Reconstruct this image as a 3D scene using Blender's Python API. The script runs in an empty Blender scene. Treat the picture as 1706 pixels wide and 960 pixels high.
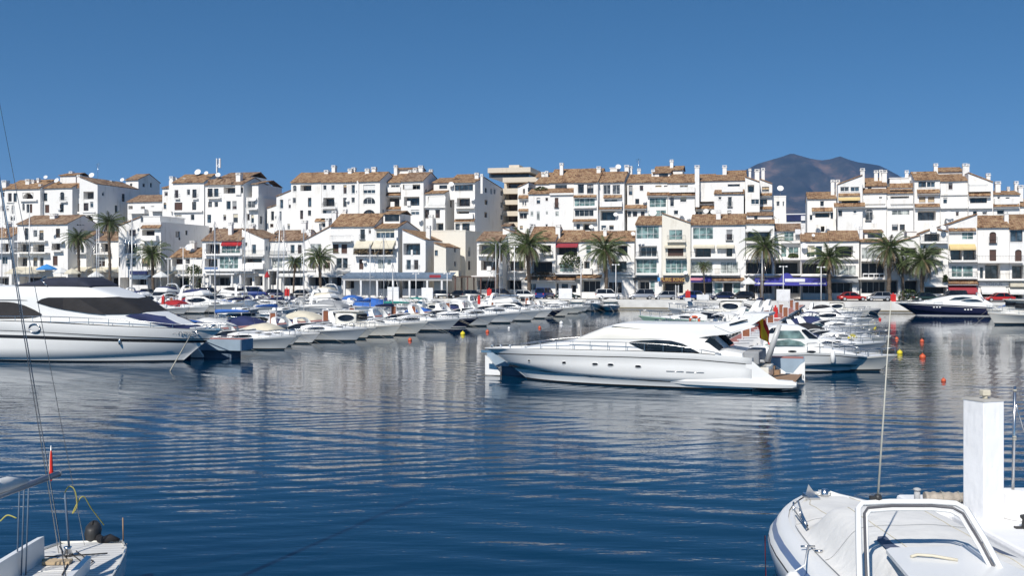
import bpy, bmesh, math, random
from mathutils import Vector, Matrix
rnd = random.Random(11)
PI = math.pi
F, EYE, HY, CX = 1750.0, 5.9, 456.0, 853.0      # focal length in photo pixels, eye height, horizon row, centre column
scene = bpy.context.scene
COL = scene.collection

# ------------------------------------------------------------------ camera, sky, sun, exposure
cam = bpy.data.cameras.new("camera"); camo = bpy.data.objects.new("camera", cam); COL.objects.link(camo)
camo.location = (0, 0, EYE); camo.rotation_euler = (math.radians(90), 0, 0)
cam.sensor_width = 36; cam.lens = 36 * F / 1706; cam.shift_y = -(480 - HY) / 1706
cam.clip_end = 60000; cam.clip_start = 0.1
scene.camera = camo
SUN_EL, SUN_AZ = 43.0, 23.0          # elevation; degrees left of straight behind the camera
world = bpy.data.worlds.new("World"); scene.world = world; world.use_nodes = True
nt = world.node_tree; bg = nt.nodes["Background"]
sky = nt.nodes.new("ShaderNodeTexSky"); sky.sky_type = 'NISHITA'; sky.sun_disc = False
sky.sun_elevation = math.radians(SUN_EL); sky.sun_rotation = math.radians(180 + SUN_AZ)
sky.altitude = 0; sky.air_density = 1.0; sky.dust_density = 0.0; sky.ozone_density = 3.0
tc = nt.nodes.new("ShaderNodeTexCoord")
sep = nt.nodes.new("ShaderNodeSeparateXYZ"); nt.links.new(tc.outputs["Generated"], sep.inputs[0])
mz = nt.nodes.new("ShaderNodeMath"); mz.operation = 'MULTIPLY_ADD'; mz.inputs[1].default_value = 1.6; mz.inputs[2].default_value = 0.09
nt.links.new(sep.outputs[2], mz.inputs[0])
cmb = nt.nodes.new("ShaderNodeCombineXYZ")
nt.links.new(sep.outputs[0], cmb.inputs[0]); nt.links.new(sep.outputs[1], cmb.inputs[1]); nt.links.new(mz.outputs[0], cmb.inputs[2])
nrm = nt.nodes.new("ShaderNodeVectorMath"); nrm.operation = 'NORMALIZE'
nt.links.new(cmb.outputs[0], nrm.inputs[0]); nt.links.new(nrm.outputs[0], sky.inputs[0])
hs_ = nt.nodes.new('ShaderNodeHueSaturation'); hs_.inputs['Saturation'].default_value = 1.28; hs_.inputs['Hue'].default_value = 0.495; nt.links.new(sky.outputs[0], hs_.inputs['Color']); nt.links.new(hs_.outputs[0], bg.inputs[0]); bg.inputs[1].default_value = 0.10
sun = bpy.data.lights.new("sun", 'SUN'); suno = bpy.data.objects.new("sun", sun); COL.objects.link(suno)
sun.energy = 5.0; sun.angle = math.radians(0.53); sun.color = (1.0, 0.945, 0.865)
el, az = math.radians(SUN_EL), math.radians(SUN_AZ)
sdir = Vector((-math.sin(az) * math.cos(el), -math.cos(az) * math.cos(el), math.sin(el)))
suno.rotation_euler = sdir.to_track_quat('Z', 'Y').to_euler()
scene.view_settings.view_transform = 'Standard'; scene.view_settings.look = 'None'
scene.view_settings.exposure = 0.0; scene.view_settings.gamma = 1.0; scene.view_settings.use_curve_mapping = False
scene.render.engine = 'CYCLES'
scene.cycles.max_bounces = 6; scene.cycles.transparent_max_bounces = 8; scene.cycles.volume_bounces = 0
scene.cycles.caustics_reflective = False; scene.cycles.caustics_refractive = False
scene.cycles.use_denoising = True

# ------------------------------------------------------------------ photo pixel -> world helpers (used to survey the place once)
def wp(px, py, Y): return Vector(((px - CX) / F * Y, Y, EYE - (py - HY) / F * Y))
def wz(px, py, z=0.0):
    Y = F * (EYE - z) / (py - HY); return Vector(((px - CX) / F * Y, Y, z))

# ------------------------------------------------------------------ materials
MATS = {}
def new_mat(name):
    m = bpy.data.materials.new(name); m.use_nodes = True; MATS[name] = m
    return m, m.node_tree, m.node_tree.nodes["Principled BSDF"]
def setp(b, **k):
    for n, v in k.items():
        n = {'rough': 'Roughness', 'metal': 'Metallic', 'spec': 'Specular IOR Level', 'coat': 'Coat Weight', 'ior': 'IOR', 'trans': 'Transmission Weight', 'coatr': 'Coat Roughness'}[n]
        b.inputs[n].default_value = v
def mat(name, c, rough=0.5, var=0.12, scale=1.5, bump=0.0, bscale=20, metal=0.0, spec=0.5, coat=0.0, detail=4):
    """procedural paint / plaster / cloth: colour wanders slightly through a noise, optional bump"""
    if name in MATS: return MATS[name]
    m, t, b = new_mat(name)
    co = t.nodes.new("ShaderNodeTexCoord")
    n = t.nodes.new("ShaderNodeTexNoise"); n.inputs["Scale"].default_value = scale; n.inputs["Detail"].default_value = detail
    t.links.new(co.outputs["Object"], n.inputs["Vector"])
    r = t.nodes.new("ShaderNodeValToRGB"); t.links.new(n.outputs[0], r.inputs[0])
    r.color_ramp.elements[0].position = 0.3; r.color_ramp.elements[1].position = 0.7
    r.color_ramp.elements[0].color = (*[max(0, x * (1 - var)) for x in c], 1); r.color_ramp.elements[1].color = (*[min(1, x * (1 + var * .6)) for x in c], 1)
    t.links.new(r.outputs[0], b.inputs["Base Color"])
    setp(b, rough=rough, metal=metal, spec=spec, coat=coat)
    if bump:
        n2 = t.nodes.new("ShaderNodeTexNoise"); n2.inputs["Scale"].default_value = bscale; n2.inputs["Detail"].default_value = 5
        t.links.new(co.outputs["Object"], n2.inputs["Vector"])
        bp = t.nodes.new("ShaderNodeBump"); bp.inputs["Strength"].default_value = 1; bp.inputs["Distance"].default_value = bump
        t.links.new(n2.outputs[0], bp.inputs["Height"]); t.links.new(bp.outputs[0], b.inputs["Normal"])
    return m
def wall_mat(name, c):
    """limewashed render: fine bump, faint vertical weather streaks"""
    m, t, b = new_mat(name)
    co = t.nodes.new("ShaderNodeTexCoord")
    mp = t.nodes.new("ShaderNodeMapping"); mp.inputs["Scale"].default_value = (1.6, 1.6, 0.16); t.links.new(co.outputs["Object"], mp.inputs[0])
    n = t.nodes.new("ShaderNodeTexNoise"); n.inputs["Scale"].default_value = 1.0; n.inputs["Detail"].default_value = 6; t.links.new(mp.outputs[0], n.inputs[0])
    n3 = t.nodes.new("ShaderNodeTexNoise"); n3.inputs["Scale"].default_value = 0.35; n3.inputs["Detail"].default_value = 4; t.links.new(co.outputs["Object"], n3.inputs[0])
    mu = t.nodes.new("ShaderNodeMath"); mu.operation = 'MULTIPLY'; t.links.new(n.outputs[0], mu.inputs[0]); t.links.new(n3.outputs[0], mu.inputs[1])
    r = t.nodes.new("ShaderNodeValToRGB"); t.links.new(mu.outputs[0], r.inputs[0])
    e = r.color_ramp.elements
    e[0].position = 0.06; e[0].color = (c[0] * .76, c[1] * .74, c[2] * .70, 1); e[1].position = 0.205; e[1].color = (*c, 1)
    t.links.new(r.outputs[0], b.inputs["Base Color"]); setp(b, rough=0.85, spec=0.25)
    n2 = t.nodes.new("ShaderNodeTexNoise"); n2.inputs["Scale"].default_value = 9; n2.inputs["Detail"].default_value = 6; t.links.new(co.outputs["Object"], n2.inputs[0])
    bp = t.nodes.new("ShaderNodeBump"); bp.inputs["Strength"].default_value = 1; bp.inputs["Distance"].default_value = 0.02
    t.links.new(n2.outputs[0], bp.inputs["Height"]); t.links.new(bp.outputs[0], b.inputs["Normal"])
    return m
def tile_mat(name, axis, cols):
    """clay roof tiles: channels run down the slope, colour varies from tile to tile, lichen patches"""
    m, t, b = new_mat(name)
    co = t.nodes.new("ShaderNodeTexCoord")
    sx = t.nodes.new("ShaderNodeSeparateXYZ"); t.links.new(co.outputs["Object"], sx.inputs[0])
    f = t.nodes.new("ShaderNodeMath"); f.operation = 'MULTIPLY'; f.inputs[1].default_value = 2 * PI / 0.36; t.links.new(sx.outputs[axis], f.inputs[0])
    s = t.nodes.new("ShaderNodeMath"); s.operation = 'SINE'; t.links.new(f.outputs[0], s.inputs[0])
    mp = t.nodes.new("ShaderNodeMapping"); mp.inputs["Scale"].default_value = (2.8, 2.2, 2.2); t.links.new(co.outputs["Object"], mp.inputs[0])
    vo = t.nodes.new("ShaderNodeTexVoronoi"); vo.inputs["Scale"].default_value = 1.0; t.links.new(mp.outputs[0], vo.inputs[0])
    n = t.nodes.new("ShaderNodeTexNoise"); n.inputs["Scale"].default_value = 0.55; n.inputs["Detail"].default_value = 8; n.inputs["Roughness"].default_value = .7; t.links.new(co.outputs["Object"], n.inputs[0])
    wn = t.nodes.new("ShaderNodeTexWhiteNoise"); t.links.new(vo.outputs["Color"], wn.inputs[0])
    mx = t.nodes.new("ShaderNodeMath"); mx.operation = 'MULTIPLY_ADD'; mx.inputs[1].default_value = 0.42; t.links.new(wn.outputs[0], mx.inputs[0]); t.links.new(n.outputs[0], mx.inputs[2])
    r = t.nodes.new("ShaderNodeValToRGB"); t.links.new(mx.outputs[0], r.inputs[0])
    e = r.color_ramp.elements; e[0].position = .42; e[0].color = (*cols[0], 1); e[1].position = .95; e[1].color = (*cols[2], 1)
    k = e.new(.66); k.color = (*cols[1], 1)
    t.links.new(r.outputs[0], b.inputs["Base Color"]); setp(b, rough=.9, spec=.2)
    bp = t.nodes.new("ShaderNodeBump"); bp.inputs["Strength"].default_value = 1; bp.inputs["Distance"].default_value = 0.05
    t.links.new(s.outputs[0], bp.inputs["Height"]); t.links.new(bp.outputs[0], b.inputs["Normal"])
    return m
WHITE = wall_mat("wall_white", (.84, .82, .785)); WHITE2 = wall_mat("wall_cool_white", (.80, .79, .77)); CREAM = wall_mat("wall_cream", (.78, .74, .65))
BEIGE = wall_mat("wall_beige", (.64, .57, .47)); GREYW = wall_mat("wall_grey", (.42, .42, .42))
for nm, cols in (("terracotta", ((.12, .07, .042), (.29, .17, .098), (.42, .29, .17))), ("oldtile", ((.11, .07, .045), (.25, .155, .10), (.38, .28, .19)))):
    tile_mat(nm + "_0", 0, cols); tile_mat(nm + "_1", 1, cols)
def glass_mat(name, c, rough=.06):
    m, t, b = new_mat(name)
    co = t.nodes.new("ShaderNodeTexCoord"); n = t.nodes.new("ShaderNodeTexNoise"); n.inputs["Scale"].default_value = 1.1; n.inputs["Detail"].default_value = 3
    t.links.new(co.outputs["Object"], n.inputs[0]); r = t.nodes.new("ShaderNodeValToRGB"); t.links.new(n.outputs[0], r.inputs[0])
    r.color_ramp.elements[0].position = .42; r.color_ramp.elements[1].position = .62
    r.color_ramp.elements[0].color = (*[x * .45 for x in c], 1); r.color_ramp.elements[1].color = (*[x * 1.5 for x in c], 1)
    t.links.new(r.outputs[0], b.inputs["Base Color"]); setp(b, rough=rough, spec=.6)
    return m
GL = [glass_mat("glass_dark", (.035, .038, .042)), glass_mat("glass_brown", (.06, .042, .036)), glass_mat("glass_blue", (.05, .075, .10)), glass_mat("glass_grey", (.10, .105, .11))]
GTEAL = glass_mat("glass_teal", (.16, .24, .23)); GPALE = glass_mat("glass_pale", (.36, .38, .36)); YGL = glass_mat("yacht_glass", (.012, .014, .018), .04)
TINT = glass_mat("glass_tinted", (.05, .09, .10), .05)
FRAMEW = mat("frame_white", (.74, .74, .73), .5); FRAMED = mat("frame_brown", (.09, .055, .04), .5); IRON = mat("iron_black", (.03, .03, .03), .5)
SHUT = mat("shutter_brown", (.13, .065, .05), .6, .25, 3); TAN = mat("blind_tan", (.50, .38, .24), .8)
GEL = mat("gelcoat_white", (.82, .82, .80), .34, .04, .6, coat=.12); GEL2 = mat("gelcoat_cream", (.76, .74, .67), .25, .05, .6, coat=.3)
HULLG = mat("hull_grey_white", (.62, .64, .64), .2, .04, .5, coat=.3)
NAVY = mat("hull_navy", (.015, .018, .05), .15, .1, .6, coat=.5); TEALH = mat("hull_pale_green", (.42, .62, .48), .3, .1, .8)
BOOT = mat("boot_black", (.02, .02, .022), .4); ANTI = mat("antifoul_dark", (.02, .05, .07), .7); YEL = mat("hull_yellow", (.55, .38, .05), .3)
STRIPE = mat("stripe_blue", (.10, .17, .33), .3)
STEEL = mat("stainless", (.62, .62, .62), .25, .05, 3, metal=1.0); ALU = mat("mast_aluminium", (.66, .66, .65), .4, .06, 3, metal=.5)
RED = mat("red_paint", (.60, .03, .025), .5); ORANGE = mat("orange_buoy", (.62, .11, .04), .5); YELB = mat("yellow_buoy", (.72, .60, .03), .5); WB = mat("white_buoy", (.8, .8, .78), .5)
ROPE = mat("rope", (.40, .38, .32), .9); RUBBER = mat("rubber", (.02, .02, .02), .8); TEAK = mat("teak", (.32, .20, .12), .7, .3, 4)
CANV = {'navy': mat("canvas_navy", (.018, .028, .10), .85, .25, 1.2, .03, 3), 'black': mat("canvas_black", (.014, .014, .017), .85, .25, 1.2, .03, 3),
        'charcoal': mat("canvas_charcoal", (.032, .030, .031), .9, .2, 1.2, .03, 3), 'blue': mat("canvas_blue", (.03, .13, .45), .8, .2, 1.2, .03, 3),
        'grey': mat("canvas_grey", (.30, .31, .32), .85, .15, 1.2, .03, 3), 'white': mat("canvas_white", (.68, .68, .66), .85, .08, 1.2, .03, 3),
        'green': mat("canvas_green", (.02, .22, .19), .85, .2, 1.2, .03, 3), 'red': mat("canvas_red", (.35, .015, .02), .85, .2, 1.2, .03, 3),
        'cream': mat("canvas_cream", (.62, .57, .45), .85, .1, 1.2, .03, 3), 'slate': mat("canvas_slate", (.12, .17, .24), .85, .2, 1.2, .03, 3),
        'wine': mat("canvas_wine", (.30, .035, .05), .85, .1, 1.2), 'yellow': mat("canvas_straw", (.66, .50, .24), .85, .1, 1.2),
        'skyblue': mat("canvas_sky_blue", (.05, .26, .62), .8, .1, 1.2), 'royal': mat("canvas_royal", (.05, .05, .33), .7, .15, 1.2)}
BRICK = mat("terracotta_panel", (.27, .10, .05), .8, .2, 5); DECKRED = mat("pontoon_deck_red", (.40, .17, .14), .85, .25, .8, .01, 8)
CONC = mat("quay_white_concrete", (.70, .69, .66), .85, .2, .5, .02, 5); PAVE = mat("quay_paving", (.36, .34, .31), .9, .2, .3, .01, 6); ASPH = mat("asphalt", (.055, .055, .057), .9, .2, .5)
EARTH = mat("earth", (.17, .15, .10), 1, .3, .01)
LEAF = mat("palm_leaf", (.085, .115, .035), .55, .5, .9); LEAFD = mat("palm_leaf_dead", (.19, .14, .08), .8, .3, 1.5); BUSH = mat("bush_leaf", (.06, .09, .025), .6, .5, 2.5)
TRUNK = mat("palm_trunk", (.13, .10, .075), .95, .4, 4, .06, 9)
BLACKV = mat("shopfront_black", (.012, .012, .014), .35); SIGNW = mat("sign_white", (.78, .78, .78), .5); GOLD = mat("sign_gold", (.62, .42, .12), .4); PINK = mat("sign_pink", (.62, .25, .32), .6)
PLAST = mat("plaster_pillar", (.82, .82, .82), .8, .05, 2, .006, 10)

# ------------------------------------------------------------------ mesh helpers
class MB:
    def __init__(s): s.v = []; s.f = []; s.m = []; s.s = []
    def poly(s, pts, m=0, sm=False):
        i = len(s.v); s.v += [tuple(p) for p in pts]; s.f.append(tuple(range(i, i + len(pts)))); s.m.append(m); s.s.append(sm)
    def box(s, x0, x1, y0, y1, z0, z1, m=0):
        p = [(x0, y0, z0), (x1, y0, z0), (x1, y1, z0), (x0, y1, z0), (x0, y0, z1), (x1, y0, z1), (x1, y1, z1), (x0, y1, z1)]
        i = len(s.v); s.v += p
        for q in ((0, 3, 2, 1), (4, 5, 6, 7), (0, 1, 5, 4), (1, 2, 6, 5), (2, 3, 7, 6), (3, 0, 4, 7)):
            s.f.append(tuple(i + k for k in q)); s.m.append(m); s.s.append(False)
    def grid(s, rows, m=0, sm=True, closed=False, mrow=None):
        """rows: list of equal-length point lists; quads between neighbours. mrow(j) gives material of strip j inside a row"""
        i = len(s.v); n = len(rows[0])
        for r in rows: s.v += [tuple(p) for p in r]
        for a in range(len(rows) - 1):
            for j in range(n if closed else n - 1):
                k = (j + 1) % n
                s.f.append((i + a * n + j, i + a * n + k, i + (a + 1) * n + k, i + (a + 1) * n + j)); s.m.append(mrow(j) if mrow else m); s.s.append(sm)
    def tube(s, pts, r, seg=6, m=0, caps=True):
        pts = [Vector(p) for p in pts]; rows = []
        rr = r if isinstance(r, (list, tuple)) else [r] * len(pts)
        for i, p in enumerate(pts):
            d = (pts[min(i + 1, len(pts) - 1)] - pts[max(i - 1, 0)])
            if d.length < 1e-9: d = Vector((0, 0, 1))
            d.normalize(); a = d.cross(Vector((0, 0, 1)))
            if a.length < 1e-3: a = d.cross(Vector((1, 0, 0)))
            a.normalize(); b = d.cross(a)
            rows.append([p + (a * math.cos(2 * PI * k / seg) + b * math.sin(2 * PI * k / seg)) * rr[i] for k in range(seg)])
        s.grid(rows, m, True, True)
        if caps: s.poly(rows[0], m); s.poly(rows[-1], m)
    def lathe(s, prof, c=(0, 0, 0), seg=16, m=0, axis=2):
        rows = []
        for r, h in prof:
            row = []
            for k in range(seg):
                a = 2 * PI * k / seg; p = [r * math.cos(a), r * math.sin(a), h]
                if axis == 0: p = [p[2], p[0], p[1]]
                if axis == 1: p = [p[0], p[2], p[1]]
                row.append((c[0] + p[0], c[1] + p[1], c[2] + p[2]))
            rows.append(row)
        s.grid(rows, m, True, True); s.poly(rows[0], m); s.poly(rows[-1], m)
    def build(s, name, mats, parent=None, bevel=0, solid=0):
        me = bpy.data.meshes.new(name); me.from_pydata(s.v, [], s.f)
        for mm in (mats if isinstance(mats, (list, tuple)) else [mats]): me.materials.append(mm)
        me.polygons.foreach_set("material_index", s.m); me.polygons.foreach_set("use_smooth", s.s)
        bm = bmesh.new(); bm.from_mesh(me); bmesh.ops.remove_doubles(bm, verts=bm.verts, dist=1e-4); bmesh.ops.recalc_face_normals(bm, faces=bm.faces); bm.to_mesh(me); bm.free()
        me.update()
        o = bpy.data.objects.new(name, me); COL.objects.link(o); o.parent = parent
        if solid: md = o.modifiers.new("thick", 'SOLIDIFY'); md.thickness = solid; md.offset = 0
        if bevel: md = o.modifiers.new("bev", 'BEVEL'); md.width = bevel; md.segments = 2; md.limit_method = 'ANGLE'
        return o
def curve(pts, n=6):
    P = [Vector(p) for p in pts]; P = [P[0] * 2 - P[1]] + P + [P[-1] * 2 - P[-2]]; out = []
    for i in range(1, len(P) - 2):
        for k in range(n):
            t = k / n; a, b, c, d = P[i - 1:i + 3]; out.append(.5 * ((2 * b) + (c - a) * t + (2 * a - 5 * b + 4 * c - d) * t * t + (3 * b - a - 3 * c + d) * t ** 3))
    return out + [P[-2]]
def tag(o, label=None, cat=None, group=None, kind=None):
    for k, v in (('label', label), ('category', cat), ('group', group), ('kind', kind)):
        if v: o[k] = v
    return o
def thing(name, loc=(0, 0, 0), rz=0, label=None, cat=None, group=None):
    o = bpy.data.objects.new(name, None); COL.objects.link(o); o.location = loc; o.rotation_euler = (0, 0, rz); o.empty_display_size = .3
    return tag(o, label, cat, group)
def copy_tree(o, parent=None):
    c = o.copy(); COL.objects.link(c); c.parent = parent
    for ch in list(o.children): copy_tree(ch, c)
    return c
def remat(o, slot, m):
    o.material_slots[slot].link = 'OBJECT'; o.material_slots[slot].material = m
def text_part(txt, size, m, parent, loc, rot, name="lettering", align='CENTER', ext=.02):
    cu = bpy.data.curves.new(name, 'FONT'); cu.body = txt; cu.size = size; cu.align_x = align; cu.align_y = 'CENTER'; cu.extrude = ext
    t = bpy.data.objects.new(name + "_src", cu); COL.objects.link(t)
    me = bpy.data.meshes.new_from_object(t); bpy.data.objects.remove(t); bpy.data.curves.remove(cu)
    me.materials.clear(); me.materials.append(m)
    o = bpy.data.objects.new(name, me); COL.objects.link(o); o.parent = parent; o.location = loc; o.rotation_euler = rot
    return o

# ------------------------------------------------------------------ setting: water, quay land, mountain, haze
def water_mat():
    m, t, b = new_mat("harbour_water")
    L = t.links; N = t.nodes.new
    def M(op, a, b_=None, c=None):
        n = N("ShaderNodeMath"); n.operation = op
        for i, x in enumerate((a, b_, c)):
            if x is None: continue
            if isinstance(x, (int, float)): n.inputs[i].default_value = x
            else: L.new(x, n.inputs[i])
        return n.outputs[0]
    co = N("ShaderNodeTexCoord").outputs["Object"]
    def noise(sc, rot, det=2, rough=.5, dist=0):
        mp = N("ShaderNodeMapping"); mp.inputs["Scale"].default_value = sc; mp.inputs["Rotation"].default_value = (0, 0, rot); L.new(co, mp.inputs[0])
        n = N("ShaderNodeTexNoise"); n.inputs["Scale"].default_value = 1; n.inputs["Detail"].default_value = det; n.inputs["Roughness"].default_value = rough; n.inputs["Distortion"].default_value = dist
        L.new(mp.outputs[0], n.inputs[0]); return n.outputs[0]
    sx = N("ShaderNodeSeparateXYZ"); L.new(co, sx.inputs[0]); Y = sx.outputs[1]
    # open-water swell fades with distance into the sheltered basin
    near = N("ShaderNodeMapRange"); near.inputs[1].default_value = 30; near.inputs[2].default_value = 90; near.inputs[3].default_value = 1; near.inputs[4].default_value = 0.30
    L.new(Y, near.inputs[0])
    patch = noise((.06, .09, 1), .2, 2); pr = N("ShaderNodeMapRange"); L.new(patch, pr.inputs[0])
    pr.inputs[1].default_value = .35; pr.inputs[2].default_value = .68; pr.inputs[3].default_value = .35; pr.inputs[4].default_value = 1.25
    swell = M('MULTIPLY', noise((.16, .62, 1), .06, 1, .4, .6), WSWELL)
    swell2 = M('MULTIPLY', noise((.35, 1.35, 1), -.1, 2, .5, .4), WSWELL2)
    rip = M('MULTIPLY', noise((1.3, 3.6, 1), .12, 3, .6), WRIP)
    def rings(cx, cy, lam, dist, dsc):
        mp = N("ShaderNodeMapping"); mp.inputs["Location"].default_value = (-cx, -cy, 0); L.new(co, mp.inputs[0])
        w_ = N("ShaderNodeTexWave"); w_.wave_type = 'RINGS'; w_.rings_direction = 'Z'; w_.wave_profile = 'SIN'; w_.inputs["Scale"].default_value = 1 / (lam * 3.183); w_.inputs["Distortion"].default_value = dist; w_.inputs["Detail"].default_value = 2; w_.inputs["Detail Scale"].default_value = dsc
        L.new(mp.outputs[0], w_.inputs[0]); return w_.outputs[1]
    pw = noise((.10, .16, 1), .5, 2); pwr = N("ShaderNodeMapRange"); L.new(pw, pwr.inputs[0]); pwr.inputs[1].default_value = .38; pwr.inputs[2].default_value = .62
    ringw = M('MULTIPLY', M('MULTIPLY', rings(38, 135, 1.55, 2.2, .35), WRING), pwr.outputs[0])
    ringw2 = M('MULTIPLY', M('MULTIPLY', rings(-30, 110, .85, 2.5, .5), WRING * .42), M('SUBTRACT', 1.0, pwr.outputs[0]))
    big = M('MULTIPLY', M('ADD', M('ADD', swell, swell2), M('ADD', ringw, ringw2)), pr.outputs[0])
    h = M('MULTIPLY', M('ADD', big, rip), near.outputs[0])
    bp = N("ShaderNodeBump"); bp.inputs["Strength"].default_value = 1; bp.inputs["Distance"].default_value = 1; L.new(h, bp.inputs["Height"])
    L.new(bp.outputs[0], b.inputs["Normal"])
    r = N("ShaderNodeValToRGB"); L.new(noise((.03, .05, 1), 0, 3), r.inputs[0]); r.color_ramp.elements[0].position = .35; r.color_ramp.elements[1].position = .7
    r.color_ramp.elements[0].color = (.000, .020, .052, 1); r.color_ramp.elements[1].color = (.000, .033, .070, 1)
    L.new(r.outputs[0], b.inputs["Base Color"]); setp(b, rough=.03, ior=1.333, spec=.5)
    return m
WSWELL, WSWELL2, WRIP, WRING = .030, .022, .0085, .025
mb = MB(); mb.poly([(-14000, -400, 0), (14000, -400, 0), (14000, 14000, 0), (-14000, 14000, 0)])
w = mb.build("water", water_mat()); tag(w, kind='structure')

TH = math.radians(14); CT, ST = math.cos(TH), math.sin(TH); ROW0 = 190.0; GZ = 1.5
def uv2w(u, v): return (u * CT + v * ST, ROW0 - u * ST + v * CT)
def uof(px, v):
    t = (px - CX) / F; return (t * (ROW0 + v * CT) - v * ST) / (CT + t * ST)
def vof(px, u):
    t = (px - CX) / F; return (t * (ROW0 - u * ST) - u * CT) / (ST - t * CT)
quay = [(-400, 262), (-140, 214), (-60, 193), (-2, 176), (22, 172.5), (50.5, 160), (60, 157.8), (92, 150), (140, 138), (400, 75)]
mb = MB(); n = len(quay)
top = [(x, y, GZ) for x, y in quay]
far = [(x * 30, 13500, GZ) for x, y in quay]
for i in range(n - 1): mb.poly([top[i], top[i + 1], (far[i + 1]), (far[i])])
g = mb.build("ground", PAVE); tag(g, kind='structure')
mb = MB()
for i in range(n - 1):
    a, b_ = Vector((*quay[i], 0)), Vector((*quay[i + 1], 0)); d = (b_ - a).normalized(); nn = Vector((d.y, -d.x, 0))
    if nn.y > 0: nn = -nn
    o1, o2 = nn * .02, -nn * .75
    mb.poly([a + o1 + Vector((0, 0, -3)), b_ + o1 + Vector((0, 0, -3)), b_ + o1 + Vector((0, 0, GZ + .12)), a + o1 + Vector((0, 0, GZ + .12))])
    mb.poly([a + o1 + Vector((0, 0, GZ + .12)), b_ + o1 + Vector((0, 0, GZ + .12)), b_ + o2 + Vector((0, 0, GZ + .12)), a + o2 + Vector((0, 0, GZ + .12))])
    mb.poly([a + o2 + Vector((0, 0, GZ + .12)), b_ + o2 + Vector((0, 0, GZ + .12)), b_ + o2 + Vector((0, 0, GZ - .1)), a + o2 + Vector((0, 0, GZ - .1))])
    for side in (nn * .10,):   # fender beam just above the water
        mb.poly([a + side + Vector((0, 0, .12)), b_ + side + Vector((0, 0, .12)), b_ + side + Vector((0, 0, .34)), a + side + Vector((0, 0, .34))], 1)
        mb.poly([a + side + Vector((0, 0, .34)), b_ + side + Vector((0, 0, .34)), b_ + o1 + Vector((0, 0, .34)), a + o1 + Vector((0, 0, .34))], 1)
q = mb.build("quay_wall", [CONC, mat("quay_rubbing_strip", (.22, .19, .13), .9)]); tag(q, kind='structure')
# road strip between the quay edge and the houses
mb = MB(); pts = []
for u in range(-190, 151, 10): pts.append((u, uv2w(u, -3.2), uv2w(u, -8.6)))
for i in range(len(pts) - 1):
    a, b_, c, d = pts[i][1], pts[i + 1][1], pts[i + 1][2], pts[i][2]
    mb.poly([(*a, GZ + .004), (*b_, GZ + .004), (*c, GZ + .004), (*d, GZ + .004)])
r_ = mb.build("road", ASPH); tag(r_, kind='structure')

def mountain():
    prof = [(900, 500), (1050, 430), (1150, 350), (1200, 308), (1240, 284), (1262, 273), (1285, 266), (1303, 261), (1319, 255), (1332, 259), (1350, 264), (1368, 267), (1384, 265), (1399, 260), (1412, 265), (1428, 270), (1450, 273), (1466, 276), (1480, 283), (1495, 291), (1520, 306), (1560, 330), (1650, 365), (1800, 400), (2000, 460)]
    D = 9000.0; mb = MB()
    def ridge(px):
        for (a, ya), (b_, yb) in zip(prof, prof[1:]):
            if a <= px <= b_: return ya + (yb - ya) * (px - a) / (b_ - a)
        return 500
    from mathutils import noise
    rows = []
    for j in range(-26, 27):
        row = []
        for i in range(0, 180):
            px = 920 + i * 6; x = (px - CX) / F * D; y = D + j * 110
            z0 = max(-2, EYE + (HY - ridge(px)) / F * D)
            k = abs(j) / 26.0; fall = max(0, 1 - k ** .85 * 1.0)
            g = 1 - abs(noise.noise(Vector((x / 330, y / 700, 3)))) * 2
            g2 = noise.fractal(Vector((x / 160, y / 160, 7)), .9, 2, 5)
            z = z0 * fall * (1 - .30 * min(1, k * 3) * (1 - g)) + g2 * 45 * min(1, k * 8) * min(1, max(0, z0) / 300)
            row.append((x, y, max(z, -2)))
        rows.append(row)
    mb.grid(rows)
    m, t, b = new_mat("mountain_scrub"); co = t.nodes.new("ShaderNodeTexCoord")
    n1 = t.nodes.new("ShaderNodeTexNoise"); n1.inputs["Scale"].default_value = .0035; n1.inputs["Detail"].default_value = 9; n1.inputs["Roughness"].default_value = .65; t.links.new(co.outputs["Object"], n1.inputs[0])
    r = t.nodes.new("ShaderNodeValToRGB"); t.links.new(n1.outputs[0], r.inputs[0]); e = r.color_ramp.elements
    e[0].position = .40; e[0].color = (.018, .022, .014, 1); e[1].position = .66; e[1].color = (.17, .115, .08, 1); k = e.new(.52); k.color = (.045, .045, .035, 1)
    t.links.new(r.outputs[0], b.inputs["Base Color"]); setp(b, rough=1, spec=0)
    o = mb.build("mountain", m); tag(o, kind='structure')
mountain()
hm = bpy.data.materials.new("haze"); hm.use_nodes = True; ht = hm.node_tree; ht.nodes.clear()
ho = ht.nodes.new("ShaderNodeOutputMaterial"); hv = ht.nodes.new("ShaderNodeVolumePrincipled"); ht.links.new(hv.outputs[0], ho.inputs["Volume"])
hv.inputs["Color"].default_value = (.28, .52, 1.0, 1); hv.inputs["Density"].default_value = 0.00005; hv.inputs["Anisotropy"].default_value = 0.0
mb = MB(); mb.box(-14500, 14500, -500, 14500, -4, 1180); hz = mb.build("haze", hm); tag(hz, kind='stuff')
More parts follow.
